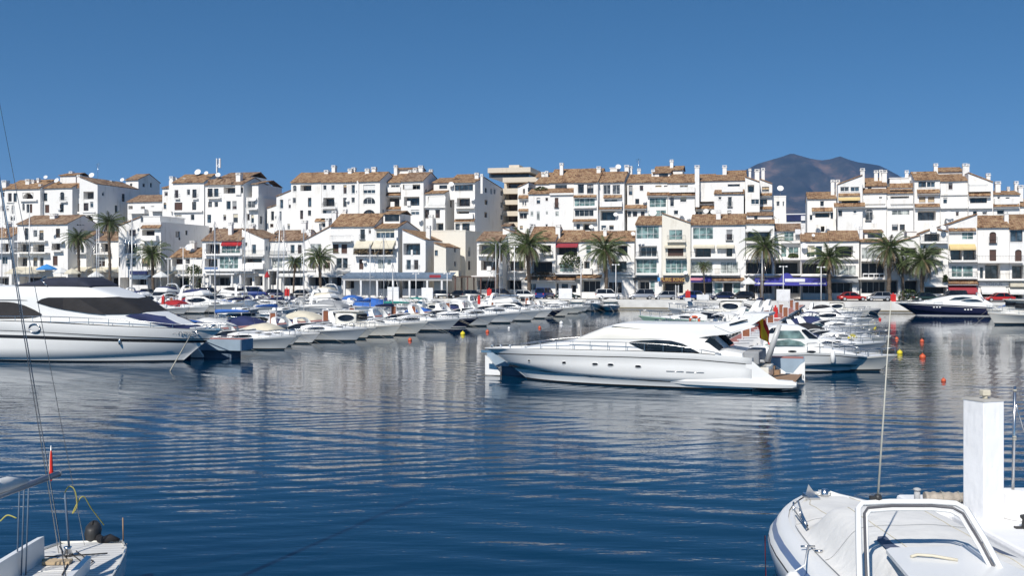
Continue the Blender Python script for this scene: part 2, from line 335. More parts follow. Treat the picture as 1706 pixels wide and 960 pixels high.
# ------------------------------------------------------------------ houses
ORG = {'A': 0, 'B': 240, 'C': 440, 'D': 640, 'E': 850, 'F': 1040, 'G': 1230, 'H': 1421}
GI = 0
class House:
    def __init__(s, Z, label, x0, x1, yt, v, dep, roof, wins=(), ex=(), side=(), wall=None, tile='terracotta', name='town_house', cat='house', group=None):
        global GI; GI += 1
        s.ox = ORG[Z]; s.v = v + (GI * 7 % 11) * .021; s.dep = dep
        s.px = lambda x: s.ox + x / 4; s.py = lambda y: 250 + y / 4
        s.u0 = uof(s.px(x0), s.v); s.W = uof(s.px(x1), s.v) - s.u0
        s.xm = (x0 + x1) / 2
        wx, wy = uv2w(s.u0, s.v)
        s.root = thing(name, (wx, wy, GZ), -TH, label, cat, group)
        s.wall = wall or (WHITE, WHITE2)[GI % 2]
        s.tile = tile
        W = s.W; zE = s.lz(yt); holes = [s.hole(w) for w in wins if w[0] != 'n']
        T = roof[0]; front = [(0, zE), (W, zE)]; sidep = None; s.zE = zE
        mb = MB(); zr = zE
        if T == 'gr': front = [(s.lx(x), s.lz(y)) for x, y in roof[1]]; front[0] = (0, front[0][1]); front[-1] = (W, front[-1][1])
        zmin = min(z for _, z in front)
        s.facade(mb, 0, W, -.5, zmin, holes, lambda a, d, z: (a, d, z))
        if T == 'gr': mb.poly([(0, 0, zmin)] + [(x, 0, z) for x, z in front if z > zmin + .001 or 0 < x < W] + [(W, 0, zmin)] if True else [])
        # sides and back
        dr = roof[2] if len(roof) > 2 else min(dep * .5, 5.0)
        if T in ('s', 'mono'):
            if T == 'mono': dr = dep
            zR = s.lz(roof[1], dv=dr); zB = zE if T == 's' else zR
            prof = [(0, zE), (dr, zR)] + ([(dep, zE)] if T == 's' else [])
        elif T == 'gr': prof = None
        else: prof = [(0, zE), (dep, zE)]
        zl = front[0][1]; zrr = front[-1][1]
        sh = []
        for w in side:   # windows on the wall that faces right
            a0 = vof(s.px(w[1]), s.u0 + W) - s.v; a1 = vof(s.px(w[3]), s.u0 + W) - s.v
            if not (0.3 < a0 < dep - .3): continue
            a1 = min(max(a1, a0 + .7), a0 + 2.2, dep - .2)
            zz0 = s.lzs(w[4], w[1], W); zz1 = s.lzs(w[2], w[1], W); sh.append((a0, zz0, a1, zz1, .22, w[0]))
        ztop = zrr if T == 'gr' else (zE if T != 'flat' else zE)
        s.facade(mb, 0, dep, -.5, ztop, sh, lambda a, d, z: (W - d, a, z))
        mb.poly([(0, 0, -.5), (0, dep, -.5), (0, dep, zl), (0, 0, zl)])
        if prof and T in ('s', 'mono'):
            for x in (0, W): mb.poly([(x, y, z) for y, z in prof] + ([(x, dep, zE)] if T == 'mono' else []))
        zb = zE if T in ('s', 'flat') else zmin
        if T == 'mono': zb = zR
        if T == 'gr': mb.poly([(0, dep, -.5)] + [(x, dep, z) for x, z in front] + [(W, dep, -.5)])
        else: mb.poly([(0, dep, -.5), (W, dep, -.5), (W, dep, zb), (0, dep, zb)])
        if T == 'flat':
            mb.poly([(0, 0, zE - .02), (W, 0, zE - .02), (W, dep, zE - .02), (0, dep, zE - .02)])
            for bx in ((-.04, W + .04, -.05, .2), (-.04, W + .04, dep - .2, dep + .05)): mb.box(bx[0], bx[1], bx[2], bx[3], zE, zE + .22)
            mb.box(-.045, .2, .201, dep - .201, zE, zE + .22); mb.box(W - .2, W + .045, .201, dep - .201, zE, zE + .22)
        mb.build("wall", s.wall, s.root)
        # roof tiles with thickness and eaves
        r = MB(); th = .16; ov = .38
        def slab(p):  # p: 4 corner points of the upper face
            q = [(x, y, z - th) for x, y, z in p]; r.poly(p); r.poly(q[::-1])
            for i in range(4): r.poly([p[i], p[(i + 1) % 4], q[(i + 1) % 4], q[i]])
        def slabs(p0, p1, p2, p3):   # slightly sagging: subdivide along the ridge direction with small height jitter
            nseg = max(1, int((Vector(p1) - Vector(p0)).length / 2.2)); jit = [rnd.uniform(-.035, .035) for _ in range(nseg + 1)]
            for i in range(nseg):
                a, b_ = i / nseg, (i + 1) / nseg
                L = lambda A, B, t, j: (A[0] + (B[0] - A[0]) * t, A[1] + (B[1] - A[1]) * t, A[2] + (B[2] - A[2]) * t + j)
                slab([L(p0, p1, a, jit[i]), L(p0, p1, b_, jit[i + 1]), L(p3, p2, b_, jit[i]), L(p3, p2, a, jit[i + 1])])
        if T in ('s', 'mono'):
            sl = (zR - zE) / dr; e0 = -ov
            slabs((-.08, e0, zE + sl * e0 + .17), (W + .08, e0, zE + sl * e0 + .17), (W + .08, dr, zR + .17), (-.08, dr, zR + .17))
            if T == 's': sb = (zR - zE) / (dep - dr); slabs((-.08, dep + ov, zE - sb * ov + .165), (W + .08, dep + ov, zE - sb * ov + .165), (W + .08, dr + .01, zR + .165), (-.08, dr + .01, zR + .165))
            r.build("roof", MATS[tile + "_0"], s.root)
            c = MB(); c.box(-.03, W + .03, -.14, 0.0, zE - .16, zE - .02); c.build("eaves_cornice", s.wall, s.root)
        elif T == 'gr':
            for (x0_, z0_), (x1_, z1_) in zip(front, front[1:]):
                if abs(x1_ - x0_) < .3: continue
                slabs((x0_, -.22, z0_ + .15), (x0_, dep + .2, z0_ + .15), (x1_, dep + .2, z1_ + .15), (x1_, -.22, z1_ + .15))
            r.build("roof", MATS[tile + "_1"], s.root)
        for w in wins: s.window(w)
        for h, w in zip(sh, side): s.pane(h, h[5], lambda a, d, z: (W - d, a, z), h[4])
        for e in ex: getattr(s, 'x_' + e[0])(*e[1:])
    def lx(s, x, dv=0): return uof(s.px(x), s.v + dv) - s.u0
    def lz(s, y, x=None, dv=0):
        x = s.xm if x is None else x; u = uof(s.px(x), s.v + dv); Y = uv2w(u, s.v + dv)[1]
        return EYE - (s.py(y) - HY) / F * Y - GZ
    def lzs(s, y, x, W):
        v = vof(s.px(x), s.u0 + W); Y = uv2w(s.u0 + W, v)[1]; return EYE - (s.py(y) - HY) / F * Y - GZ
    def hole(s, w):
        t = w[0]; rec = {'b': 1.5, 'k': 2.5, 'g': .12, 'p': .12}.get(t[0], .22)
        a0, a1 = s.lx(w[1]), s.lx(w[3]); z1, z0 = s.lz(w[2], w[1]), s.lz(w[4], w[1])
        return (max(a0, .08), max(z0, -.4), min(a1, s.W - .08), z1, rec, t)
    def facade(s, mb, a0, a1, z0, z1, holes, P):
        xs = sorted({a0, a1, *[min(max(h[i], a0), a1) for h in holes for i in (0, 2)]}); zs = sorted({z0, z1, *[min(max(h[i], z0), z1) for h in holes for i in (1, 3)]})
        for i in range(len(xs) - 1):
            for j in range(len(zs) - 1):
                if xs[i + 1] - xs[i] < 1e-4 or zs[j + 1] - zs[j] < 1e-4: continue
                cx, cz = (xs[i] + xs[i + 1]) / 2, (zs[j] + zs[j + 1]) / 2
                if any(h[0] < cx < h[2] and h[1] < cz < h[3] for h in holes): continue
                mb.poly([P(xs[i], 0, zs[j]), P(xs[i + 1], 0, zs[j]), P(xs[i + 1], 0, zs[j + 1]), P(xs[i], 0, zs[j + 1])])
        for h in holes:
            x0, q0, x1, q1, rec = h[:5]; q1 = min(q1, z1)
            mb.poly([P(x0, 0, q0), P(x0, rec, q0), P(x0, rec, q1), P(x0, 0, q1)]); mb.poly([P(x1, 0, q0), P(x1, rec, q0), P(x1, rec, q1), P(x1, 0, q1)])
            mb.poly([P(x0, 0, q0), P(x1, 0, q0), P(x1, rec, q0), P(x0, rec, q0)]); mb.poly([P(x0, 0, q1), P(x1, 0, q1), P(x1, rec, q1), P(x0, rec, q1)])
            if h[5][0] in 'bk':   # back wall of the loggia around its doors
                mb.poly([P(x0, rec, q0), P(x1, rec, q0), P(x1, rec, q1), P(x0, rec, q1)])
    def pane(s, h, t, P, rec):
        x0, z0, x1, z1 = h[:4]; k = t[0]; w, hh = x1 - x0, z1 - z0
        if w <= .05 or hh <= .05: return
        m = {'s': SHUT, 't': TAN, 'g': GTEAL, 'p': GPALE, 'k': BLACKV}.get(k) or rnd.choice(GL)
        if 'B' in t: m = GL[2]
        if 'D' in t: m = BLACKV
        mb = MB(); fr = MB(); d = rec - .03
        if k in 'bk': mx = .18 if k == 'b' else .05; x0 += w * .05; x1 -= w * .05; z1 -= hh * .10; w = x1 - x0; hh = z1 - z0
        mb.poly([P(x0, d, z0), P(x1, d, z0), P(x1, d, z1), P(x0, d, z1)])
        fm = FRAMED if (k in 'bst' or rnd.random() < .5) else FRAMEW
        if k in 'gp' or 'W' in t: fm = FRAMEW
        b = .06; nd = max(1, round(w / (1.05 if k in 'bgpk' else .85)))
        def bar(xa, xb, za, zb, q=0):
            fr.poly([P(xa, d - .05 - q, za), P(xb, d - .05 - q, za), P(xb, d - .05 - q, zb), P(xa, d - .05 - q, zb)])
            for (ea, eb, ga, gb) in ((xa, xa, za, zb), (xb, xb, za, zb)): fr.poly([P(ea, d - .05 - q, ga), P(ea, d, ga), P(ea, d, gb), P(ea, d - .05 - q, gb)])
            for g_ in (za, zb): fr.poly([P(xa, d - .05 - q, g_), P(xb, d - .05 - q, g_), P(xb, d, g_), P(xa, d, g_)])
        bar(x0, x1, z0, z0 + b); bar(x0, x1, z1 - b, z1)
        for i in range(nd + 1):
            c = x0 + w * i / nd; c = min(max(c, x0 + b / 2), x1 - b / 2); bar(c - b / 2, c + b / 2, z0 + b, z1 - b, .004)
        if k == 'g': bar(x0 + b, x1 - b, z0 + hh * .38, z0 + hh * .38 + b, .008)
        if k == 's':
            for i in range(1, int(hh / .14)): bar(x0 + b, x1 - b, z0 + i * .14, z0 + i * .14 + .05, -.02)
        o = mb.build("window", m, s.root)
        if k == 'w' and rnd.random() < .3:
            bl = MB(); zz = z1 - hh * rnd.choice((.25, .4, .6)); bl.poly([P(x0 + .03, d - .02, zz), P(x1 - .03, d - .02, zz), P(x1 - .03, d - .02, z1), P(x0 + .03, d - .02, z1)]); bl.build('roller_blind', rnd.choice((FRAMEW, TAN, CANV['cream'], CANV['grey'])), o)
        fr.build("window_frame", fm, o)
        if 'a' in t:   # arched head: plaster spandrels
            a = MB(); R_ = (x1 - x0) / 2; cx = (x0 + x1) / 2
            for sg in (-1, 1):
                arc = [(cx + sg * R_ * math.sin(q), z1 - R_ * .8 + R_ * .8 * math.cos(q)) for q in [i * PI / 10 for i in range(6)]]
                a.poly([P(x, -.004, z) for x, z in arc] + [P(cx + sg * (R_ + .005), -.004, z1 + .005)] + [P(cx, -.004, z1 + .005)])
            a.build("window_arch", s.wall, s.root)
    def window(s, w):
        t = w[0]; h = s.hole(w); s.pane(h, t, lambda a, d, z: (a, d, z), h[4])
        if 'r' in t: s.rail(h[0] - .1, h[2] + .1, h[1], .95, -.28 if t[0] != 'b' else -.02)
        elif t[0] in 'wst' and (h[3] - h[1]) < 2.1:
            m = MB(); m.box(h[0] - .06, h[2] + .06, -.07, .02, h[1] - .09, h[1] - .005); m.build("window_sill", s.wall, s.root)
        if t[0] == 'd': s.rail(h[0] - .15, h[2] + .15, h[1], .95, -.3)
    def rail(s, a0, a1, z, hgt, y):
        m = MB(); m.box(a0, a1, y - .02, y + .02, z + hgt - .04, z + hgt)
        n = max(2, int((a1 - a0) / .22))
        for i in range(n + 1): c = a0 + (a1 - a0) * i / n; m.box(c - .014, c + .014, y - .012, y + .012, z, z + hgt - .04)
        if y < -.1:
            m.box(a0, a1, y - .03, -.001, z - .1, z - .002)
            for c in (a0, a1): m.box(c - .015, c + .015, y + .02, -.002, z + hgt - .04, z + hgt)
        m.build("balcony_railing", IRON, s.root)
    def x_bal(s, x0, x1, y, out=1.2, kind='r'):
        a0, a1, z = s.lx(x0, -out), s.lx(x1, -out), s.lz(y, x0, -out); m = MB(); m.box(a0, a1, -out, -.002, z - .22, z)
        if kind == 'w': m.box(a0, a1, -out, -out + .12, z, z + .8); m.box(a0, a0 + .12, -out + .121, -.003, z, z + .8); m.box(a1 - .12, a1, -out + .121, -.003, z, z + .8)
        m.build("balcony", s.wall, s.root)
        if kind == 'r': s.rail(a0 + .05, a1 - .05, z, .95, -out + .06)
    def x_awn(s, x0, x1, y0, y1, col, out=1.3):
        a0, a1 = s.lx(x0, -out), s.lx(x1, -out); z0, z1 = s.lz(y0, x0, 0), s.lz(y1, x0, -out); m = MB()
        m.poly([(a0, -.01, z0), (a1, -.01, z0), (a1, -out, z1), (a0, -out, z1)]); m.poly([(a0, -out, z1), (a1, -out, z1), (a1, -out, z1 - .28), (a0, -out, z1 - .28)])
        for a in (a0, a1): m.poly([(a, -.01, z0), (a, -out, z1), (a, -out, z1 - .05), (a, -.01, z1 - .05)])
        o = m.build("awning", CANV[col], s.root, solid=.03)
    def x_til(s, x0, x1, y0, y1, out=.9):
        a0, a1 = s.lx(x0, -out), s.lx(x1, -out); z0, z1 = s.lz(y0, x0, 0), s.lz(y1, x0, -out); m = MB()
        p = [(a0, -out, z1), (a1, -out, z1), (a1, -.001, z0), (a0, -.001, z0)]; q = [(x, y, z - .14) for x, y, z in p]
        m.poly(p); m.poly(q)
        for i in range(4): m.poly([p[i], p[(i + 1) % 4], q[(i + 1) % 4], q[i]])
        m.build("tiled_canopy", MATS[s.tile + "_0"], s.root)
        c = MB(); c.box(a0 + .05, a1 - .05, -out + .15, -.002, z1 - .32, z1 - .15); c.build("canopy_soffit", s.wall, s.root)
    def x_ch(s, x0, x1, y0, y1, dv=2.5):
        a0, a1 = s.lx(x0, dv), s.lx(x1, dv); zt, zb = s.lz(y0, x0, dv), s.lz(y1, x0, dv) - 1.2; d = max(.6, min(a1 - a0, 1.2)); m = MB()
        w = a1 - a0
        if w > 1.0: a0 += w * .12; a1 -= w * .12
        m.box(a0, a1, dv, dv + d, zb, zt - .42); m.box(a0 - .1, a1 + .1, dv - .1, dv + d + .1, zt - .42, zt - .3)
        for xx in (a0, a1 - .14):
            for yy in (dv, dv + d - .14): m.box(xx, xx + .14, yy, yy + .14, zt - .3, zt - .08)
        m.box(a0 - .06, a1 + .06, dv - .06, dv + d + .06, zt - .08, zt + .02)
        m.build("chimney", s.wall, s.root)
    def x_dish(s, x, y, r, dv=-.4):
        a, z = s.lx(x, dv), s.lz(y, x, dv); R_ = r / 4 / F * 195; m = MB(); ax = Vector((rnd.uniform(-.1, .35), -1, .55)).normalized(); e1 = ax.cross(Vector((0, 0, 1))).normalized(); e2 = ax.cross(e1)
        rows = []
        for k in range(5):
            rr = R_ * k / 4; rows.append([Vector((a, dv, z)) + (e1 * math.cos(t * PI / 7) + e2 * math.sin(t * PI / 7)) * max(rr, .01) + ax * (rr * rr / R_ * .35) for t in range(14)])
        m.grid(rows, 0, True, True); o = m.build("satellite_dish", SIGNW, s.root, solid=.02)
        m = MB(); m.tube([Vector((a, dv, z)) - ax * .05, Vector((a, dv + .15, z - R_ * .5)), Vector((a, dv + .15, z - R_ - .5))], .03, 5); m.tube([Vector((a, dv, z)) + e2 * R_ * .9 + ax * .2, Vector((a, dv, z)) + ax * R_ * .9], .02, 4); m.build("dish_mount", STEEL, o)
    def x_sign(s, x0, x1, y0, y1, m, txt=None, tm=None, out=.25, size=None):
        a0, a1, z1, z0 = s.lx(x0, -out), s.lx(x1, -out), s.lz(y0, x0, -out), s.lz(y1, x0, -out); b = MB(); b.box(a0, a1, -out, -.003, z0, z1); o = b.build("shop_sign", m, s.root)
        if txt: text_part(txt, size or (z1 - z0) * .95, tm, o, ((a0 + a1) / 2, -out - .02, (z0 + z1) / 2), (PI / 2, 0, 0))
    def x_box(s, x0, x1, y0, y1, v0, v1, m, nm):
        b = MB(); b.box(s.lx(x0, v0), s.lx(x1, v0), v0, v1, s.lz(y1, x0, v0), s.lz(y0, x0, v0)); b.build(nm, m, s.root)
    def x_band(s, x0, x1, y0, y1, out=.3): s.x_box(x0, x1, y0, y1, -out, -.002, s.wall, "cornice")
    def x_col(s, xs, y0, out=2.0, w=.35):
        for x in xs:
            a, z = s.lx(x, -out), s.lz(y0, x, -out); b = MB(); b.box(a - w / 2, a + w / 2, -out, -out + w, 0, z); b.build("column", s.wall, s.root)
    def x_pent(s, x0, x1, y0, y1, dv, dd, roofy=None, wins=()):
        a0, a1, zt, zb = s.lx(x0, dv), s.lx(x1, dv), s.lz(y0, x0, dv), s.lz(y1, x0, dv) - 1.5
        b = MB(); b.box(a0, a1, dv, dv + dd, zb, zt); o = b.build("rooftop_room", s.wall, s.root)
        for w in wins:
            q0, q1, r1, r0 = s.lx(w[0], dv), s.lx(w[2], dv), s.lz(w[1], w[0], dv), s.lz(w[3], w[0], dv)
            g = MB(); g.box(q0, q1, dv - .03, dv + .1, r0, r1); g.build("window", GL[0], o)
        if roofy is not None:
            m = MB(); zr = s.lz(roofy, x0, dv + dd * .6)
            p = [(a0 - .2, dv - .35, zt), (a1 + .2, dv - .35, zt), (a1 + .2, dv + dd * .6, zr), (a0 - .2, dv + dd * .6, zr)]; q = [(x, y, z - .15) for x, y, z in p]
            m.poly(p); m.poly(q)
            for i in range(4): m.poly([p[i], p[(i + 1) % 4], q[(i + 1) % 4], q[i]])
            m.poly([p[3], p[2], (a1 + .2, dv + dd + .3, zt - .01), (a0 - .2, dv + dd + .3, zt - .01)])
            m.build("roof", MATS[s.tile + "_0"], o)
        else:
            m = MB(); m.box(a0 - .12, a1 + .12, dv - .12, dv + dd + .12, zt + .002, zt + .16); m.build("roof_slab", s.wall, o)
    def x_ant(s, x, y0, y1, dv=3):
        a, z1, z0 = s.lx(x, dv), s.lz(y0, x, dv), s.lz(y1, x, dv); b = MB(); b.tube([(a, dv, z0 - 1), (a, dv, z1)], .035, 5)
        for k in range(4): b.tube([(a - .55 + k * .06, dv, z1 - .2 - k * .3), (a + .55 - k * .06, dv, z1 - .2 - k * .3)], .015, 4)
        b.build("aerial", STEEL, s.root)
    def x_tub(s, x0, x1, y0, y1, dv=-.7, m=None):
        """bushy plants in a planter on a terrace"""
        a0, a1, z1, z0 = s.lx(x0, dv), s.lx(x1, dv), s.lz(y0, x0, dv), s.lz(y1, x0, dv); b = MB(); rr = random.Random(int(x0 + y0))
        for i in range(int(140 + 500 * (a1 - a0) * (z1 - z0) / 10)):
            t, q, d = rr.random(), rr.random() ** .8, rr.uniform(-.5, .5); e = abs(t - .5) * 2
            if q > 1 - e * e * .6: continue
            c = Vector((a0 + (a1 - a0) * t, dv + d, z0 + (z1 - z0) * q)); e1 = Vector((rr.gauss(0, 1), rr.gauss(0, 1), rr.gauss(0, 1))).normalized() * .2; e2 = e1.cross(Vector((rr.random(), rr.random(), rr.random()))).normalized() * .12
            b.poly([c - e1, c + e2, c + e1, c - e2])
        b.build("terrace_plants", m or BUSH, s.root)

Hs = House
# back row, far left ---------------------------------------------------------------------------------------
Hs('A', "white block at far left edge with large square roof chimney", -80, 34, 266, 23, 9, ('s', 232), [('w', 5, 282, 30, 312), ('w', 5, 372, 25, 405), ('w', -40, 282, -15, 312)], [('ch', 5, 45, 203, 262, 1)])
Hs('A', "white apartment house with arched loggia and brown stepped roof at far left", 34, 268, 256, 21, 10, ('s', 205), [('w', 52, 287, 78, 345), ('w', 90, 287, 112, 345), ('ba', 150, 284, 222, 326), ('w', 78, 368, 95, 425), ('wa', 148, 357, 165, 403), ('w', 176, 360, 195, 418), ('s', 198, 360, 215, 418), ('w', 42, 372, 58, 402), ('w', 70, 440, 100, 470)],
   [('ch', 165, 198, 195, 245, 2), ('ch', 205, 225, 198, 245, 2.6), ('ch', 245, 258, 188, 240, 3), ('band', 130, 242, 330, 342, .5), ('band', 40, 90, 346, 352, .25), ('dish', 305, 182, 16, 3)])
Hs('A', "white house beside the arched loggia one, tall narrow windows and stair chimney", 268, 482, 251, 22, 10, ('s', 212), [('w', 290, 287, 315, 340), ('wa', 400, 280, 428, 335), ('s', 300, 365, 328, 418), ('w', 398, 360, 425, 415)],
   [('ch', 258, 272, 228, 320, -.5), ('dish', 380, 205, 22, 2), ('pent', 400, 505, 168, 215, 3, 5, 155), ('ch', 460, 480, 143, 180, 5), ('bal', 392, 440, 342, .6, 'r'), ('box', 380, 400, 388, 400, -.4, 0, SIGNW, 'air_conditioner')])
Hs('A', "narrow recessed white bay with stacked loggias between two left blocks", 482, 532, 300, 24, 8, ('flat',), [('b', 486, 318, 512, 335), ('b', 480, 358, 528, 412)], [('ch', 513, 532, 165, 240, 1), ('band', 484, 530, 412, 424, .5), ('til', 470, 530, 225, 250, .6)])
Hs('A', "white gabled block with square loggia, roof falling right over a long shaded wall", 530, 650, 228, 19, 15.5, ('gr', [(530, 176), (650, 229)]), [('b', 556, 277, 625, 328), ('w', 557, 353, 590, 405), ('w', 600, 345, 622, 383), ('ba', 560, 432, 620, 475)],
   [('dish', 612, 170, 22, 5), ('ant', 652, 88, 190, 9), ('ch', 712, 748, 205, 245, 10), ('band', 548, 632, 410, 418, .2)],
   side=[('w', 652, 272, 665, 300), ('w', 680, 274, 695, 305), ('w', 652, 355, 666, 390), ('w', 765, 366, 785, 418), ('w', 812, 290, 832, 343), ('w', 820, 442, 832, 465)], tile='oldtile')
Hs('A', "small square white tower house with pyramid roof behind the left blocks", 838, 922, 198, 38, 9, ('s', 165), [('w', 866, 222, 882, 240)], [('dish', 816, 200, 18, 0), ('ch', 855, 885, 245, 290, -1)], side=[('w', 950, 222, 966, 245), ('w', 1000, 217, 1014, 248)], tile='oldtile')
Hs('A', "low white house with balcony and flat brown roof below the tower house", 850, 1082, 342, 27, 9, ('s', 304), [('w', 1005, 373, 1028, 392), ('b', 856, 372, 884, 412), ('b', 938, 375, 965, 410)], [('bal', 850, 962, 418, 1.5, 'w'), ('bal', 990, 1080, 402, 1.5, 'w')], tile='oldtile')
# back row, second block
Hs('B', "white tower-like house with tall flat buttress chimney and arched window", 122, 192, 252, 22, 9, ('s', 235), [('w', 135, 276, 158, 306), ('wa', 130, 350, 148, 392)], [('ch', 166, 194, 176, 240, -.8), ('box', 166, 193, 205, 410, -.9, -.01, WHITE, 'buttress')])
Hs('B', "white four-storey house with maroon shutter and two brown roof planes", 192, 400, 215, 20, 12, ('s', 166), [('w', 203, 266, 228, 320), ('w', 285, 262, 306, 300), ('w', 322, 262, 350, 318), ('s', 203, 350, 255, 402), ('w', 320, 345, 348, 400), ('w', 205, 432, 250, 444), ('w', 310, 430, 335, 468), ('w', 325, 516, 350, 552)],
   [('band', 190, 386, 406, 416, .5), ('ch', 198, 218, 185, 215, 2), ('ch', 262, 276, 188, 215, 2), ('dish', 360, 150, 26, 4), ('bal', 318, 355, 322, .5, 'r'), ('bal', 200, 232, 322, .5, 'r')])
Hs('B', "white five-storey house with red-brown roof loggia and big mast antennas", 408, 662, 230, 18, 14, ('s', 190), [('w', 424, 256, 457, 312), ('w', 464, 256, 496, 312), ('b', 530, 248, 672, 290), ('w', 427, 345, 453, 380), ('w', 468, 345, 493, 380), ('w', 548, 340, 577, 396), ('w', 588, 340, 617, 396), ('w', 420, 430, 447, 487), ('w', 527, 430, 547, 470), ('wW', 593, 426, 625, 485), ('w', 432, 516, 455, 552), ('w', 472, 516, 495, 542), ('w', 525, 516, 545, 530)],
   [('ch', 607, 645, 152, 240, 1.5), ('box', 608, 643, 235, 300, -.3, -.01, WHITE, 'buttress'), ('pent', 520, 712, 178, 230, 6, 7, 152), ('box', 480, 486, 55, 150, 7, 7.3, SIGNW, 'aerial_panel'), ('box', 498, 508, 55, 118, 7, 7.3, SIGNW, 'aerial_panel'), ('ant', 493, 62, 180, 7), ('dish', 415, 155, 16, 4), ('dish', 493, 168, 20, 4), ('bal', 418, 505, 318, .7, 'r'), ('til', 420, 580, 195, 228, .5)], tile='oldtile')
Hs('B', "shaded right wing with roof terrace and dish beside the antenna house", 664, 760, 322, 19, 15, ('flat',), [('wa', 712, 430, 732, 487), ('w', 685, 425, 704, 470), ('w', 690, 340, 740, 384)], [('dish', 735, 328, 20, -.3), ('pent', 720, 762, 225, 320, 1, 11, 205), ('pent', 660, 716, 208, 320, 3, 9, None, [(684, 225, 696, 280)]), ('bal', 682, 752, 392, 1.0, 'r')], side=[('w', 772, 440, 787, 492)], tile='oldtile')
# back row, third block
Hs('C', "lowest white step of the stepped house, left of its row", 20, 84, 378, 22, 9, ('gr', [(20, 388), (84, 368)]), [('w', 45, 408, 66, 470), ('w', 40, 492, 62, 515)], [('dish', 74, 437, 9, -.3)], tile='oldtile')
Hs('C', "middle white step of the stepped house with slanting parapet", 82, 180, 300, 21, 9, ('gr', [(82, 308), (180, 270)]), [('w', 105, 330, 127, 390), ('w', 162, 328, 178, 388), ('w', 155, 492, 172, 530), ('w', 102, 408, 116, 470)], tile='oldtile')
Hs('C', "white five-storey house with arched corner window and orange tiled roof", 180, 382, 213, 20, 12, ('s', 155), [('wWa', 192, 236, 216, 276), ('b', 242, 233, 315, 273), ('w', 190, 318, 212, 355), ('w', 292, 318, 315, 378), ('w', 240, 402, 260, 460), ('w', 292, 402, 313, 437)], [('ch', 400, 426, 134, 185, 4), ('ch', 446, 476, 102, 165, 5)])
Hs('C', "white five-storey house with wide balcony door under twin roof chimneys", 384, 628, 211, 19, 12, ('s', 154), [('wW', 393, 234, 415, 265), ('wW', 448, 234, 469, 265), ('br', 394, 318, 468, 376), ('w', 527, 232, 550, 292), ('w', 582, 232, 605, 290), ('w', 527, 318, 550, 378), ('w', 582, 316, 604, 352), ('wW', 388, 402, 415, 440), ('w', 448, 402, 470, 430), ('w', 356, 486, 373, 510), ('w', 386, 487, 410, 516)],
   [('ch', 558, 582, 124, 170, 4), ('ch', 584, 606, 117, 160, 5), ('bal', 380, 476, 386, .9, 'r'), ('til', 335, 440, 456, 474, .8), ('bal', 370, 450, 448, .9, 'w'), ('dish', 555, 338, 12, -.3), ('dish', 615, 265, 9, -.3)])
Hs('C', "white house with three stacked wide windows, the middle ones arched", 632, 772, 206, 18, 13, ('s', 152), [('w', 660, 232, 740, 290), ('wa', 660, 315, 740, 360), ('wa', 660, 398, 740, 425)], [('ch', 672, 697, 124, 180, 4), ('ch', 716, 742, 113, 160, 5), ('box', 618, 630, 205, 420, -.25, -.01, WHITE2, 'drainpipe_pier')], side=[('w', 790, 395, 800, 430)])
Hs('C', "terraced white house with tiled strips over its stacked balconies", 786, 912, 215, 22, 10, ('s', 164), [('wW', 845, 233, 905, 270), ('b', 810, 316, 902, 378), ('w', 800, 428, 905, 478)], [('til', 785, 908, 280, 300, .8), ('til', 780, 908, 378, 392, .8), ('til', 790, 908, 408, 424, .9), ('bal', 822, 908, 274, .8, 'w'), ('box', 842, 868, 345, 378, -.3, 0, WHITE, 'terrace_partition'), ('ch', 962, 980, 134, 185, 4)])
Hs('C', "white house with striped pergola loggia under a hipped brown roof", 912, 1062, 205, 19, 13, ('s', 154), [('bW', 925, 230, 1040, 264), ('b', 932, 312, 1035, 372), ('wB', 978, 398, 1034, 432), ('w', 950, 440, 968, 475)], [('ch', 992, 1015, 122, 165, 5), ('ch', 1028, 1056, 104, 150, 6), ('pent', 872, 1025, 128, 160, 8, 5, 118), ('ch', 865, 886, 102, 140, 7), ('ch', 1100, 1120, 130, 180, 8), ('box', 952, 974, 340, 372, -.3, 0, WHITE, 'terrace_partition'), ('box', 935, 990, 232, 262, -.1, 0, FRAMEW, 'pergola_slats')], side=[('w', 1075, 260, 1085, 300)], tile='oldtile')
Hs('D', "terraced white house with white awning, dish and deep eaves, centre left", 268, 406, 288, 20, 11, ('s', 262), [('b', 292, 310, 402, 372), ('w', 340, 396, 372, 455), ('w', 272, 398, 300, 455), ('b', 345, 487, 395, 535)], [('awn', 292, 405, 312, 365, 'white', .5), ('pent', 330, 468, 215, 285, 2.5, 8, 186, [(368, 234, 420, 258)]), ('dish', 447, 230, 20, 2), ('ch', 296, 322, 432, 510, -1.5), ('dish', 238, 466, 18, -1.5), ('band', 258, 408, 375, 385, .5)], side=[('w', 440, 330, 452, 380)])
Hs('D', "white house with blue-glazed top loggia, awnings and long grey side wall", 468, 605, 216, 17, 26, ('s', 188, 7), [('wB', 470, 232, 592, 272), ('b', 485, 320, 572, 376), ('b', 485, 408, 566, 440), ('wW', 472, 490, 505, 535), ('w', 520, 488, 570, 537)],
   [('til', 466, 600, 458, 474, .7), ('bal', 470, 600, 382, .9, 'r'), ('bal', 470, 590, 452, .8, 'w'), ('dish', 590, 326, 17, -.4), ('ch', 642, 656, 160, 250, 1), ('ch', 603, 628, 152, 190, 4), ('pent', 470, 590, 186, 200, 8, 4, 162), ('ant', 620, 142, 190, 6)],
   side=[('w', 672, 250, 685, 282), ('w', 708, 254, 720, 292), ('w', 730, 258, 742, 292), ('w', 670, 330, 690, 362), ('w', 668, 412, 690, 448), ('w', 775, 268, 800, 302), ('w', 775, 346, 802, 384), ('w', 775, 430, 802, 462)])
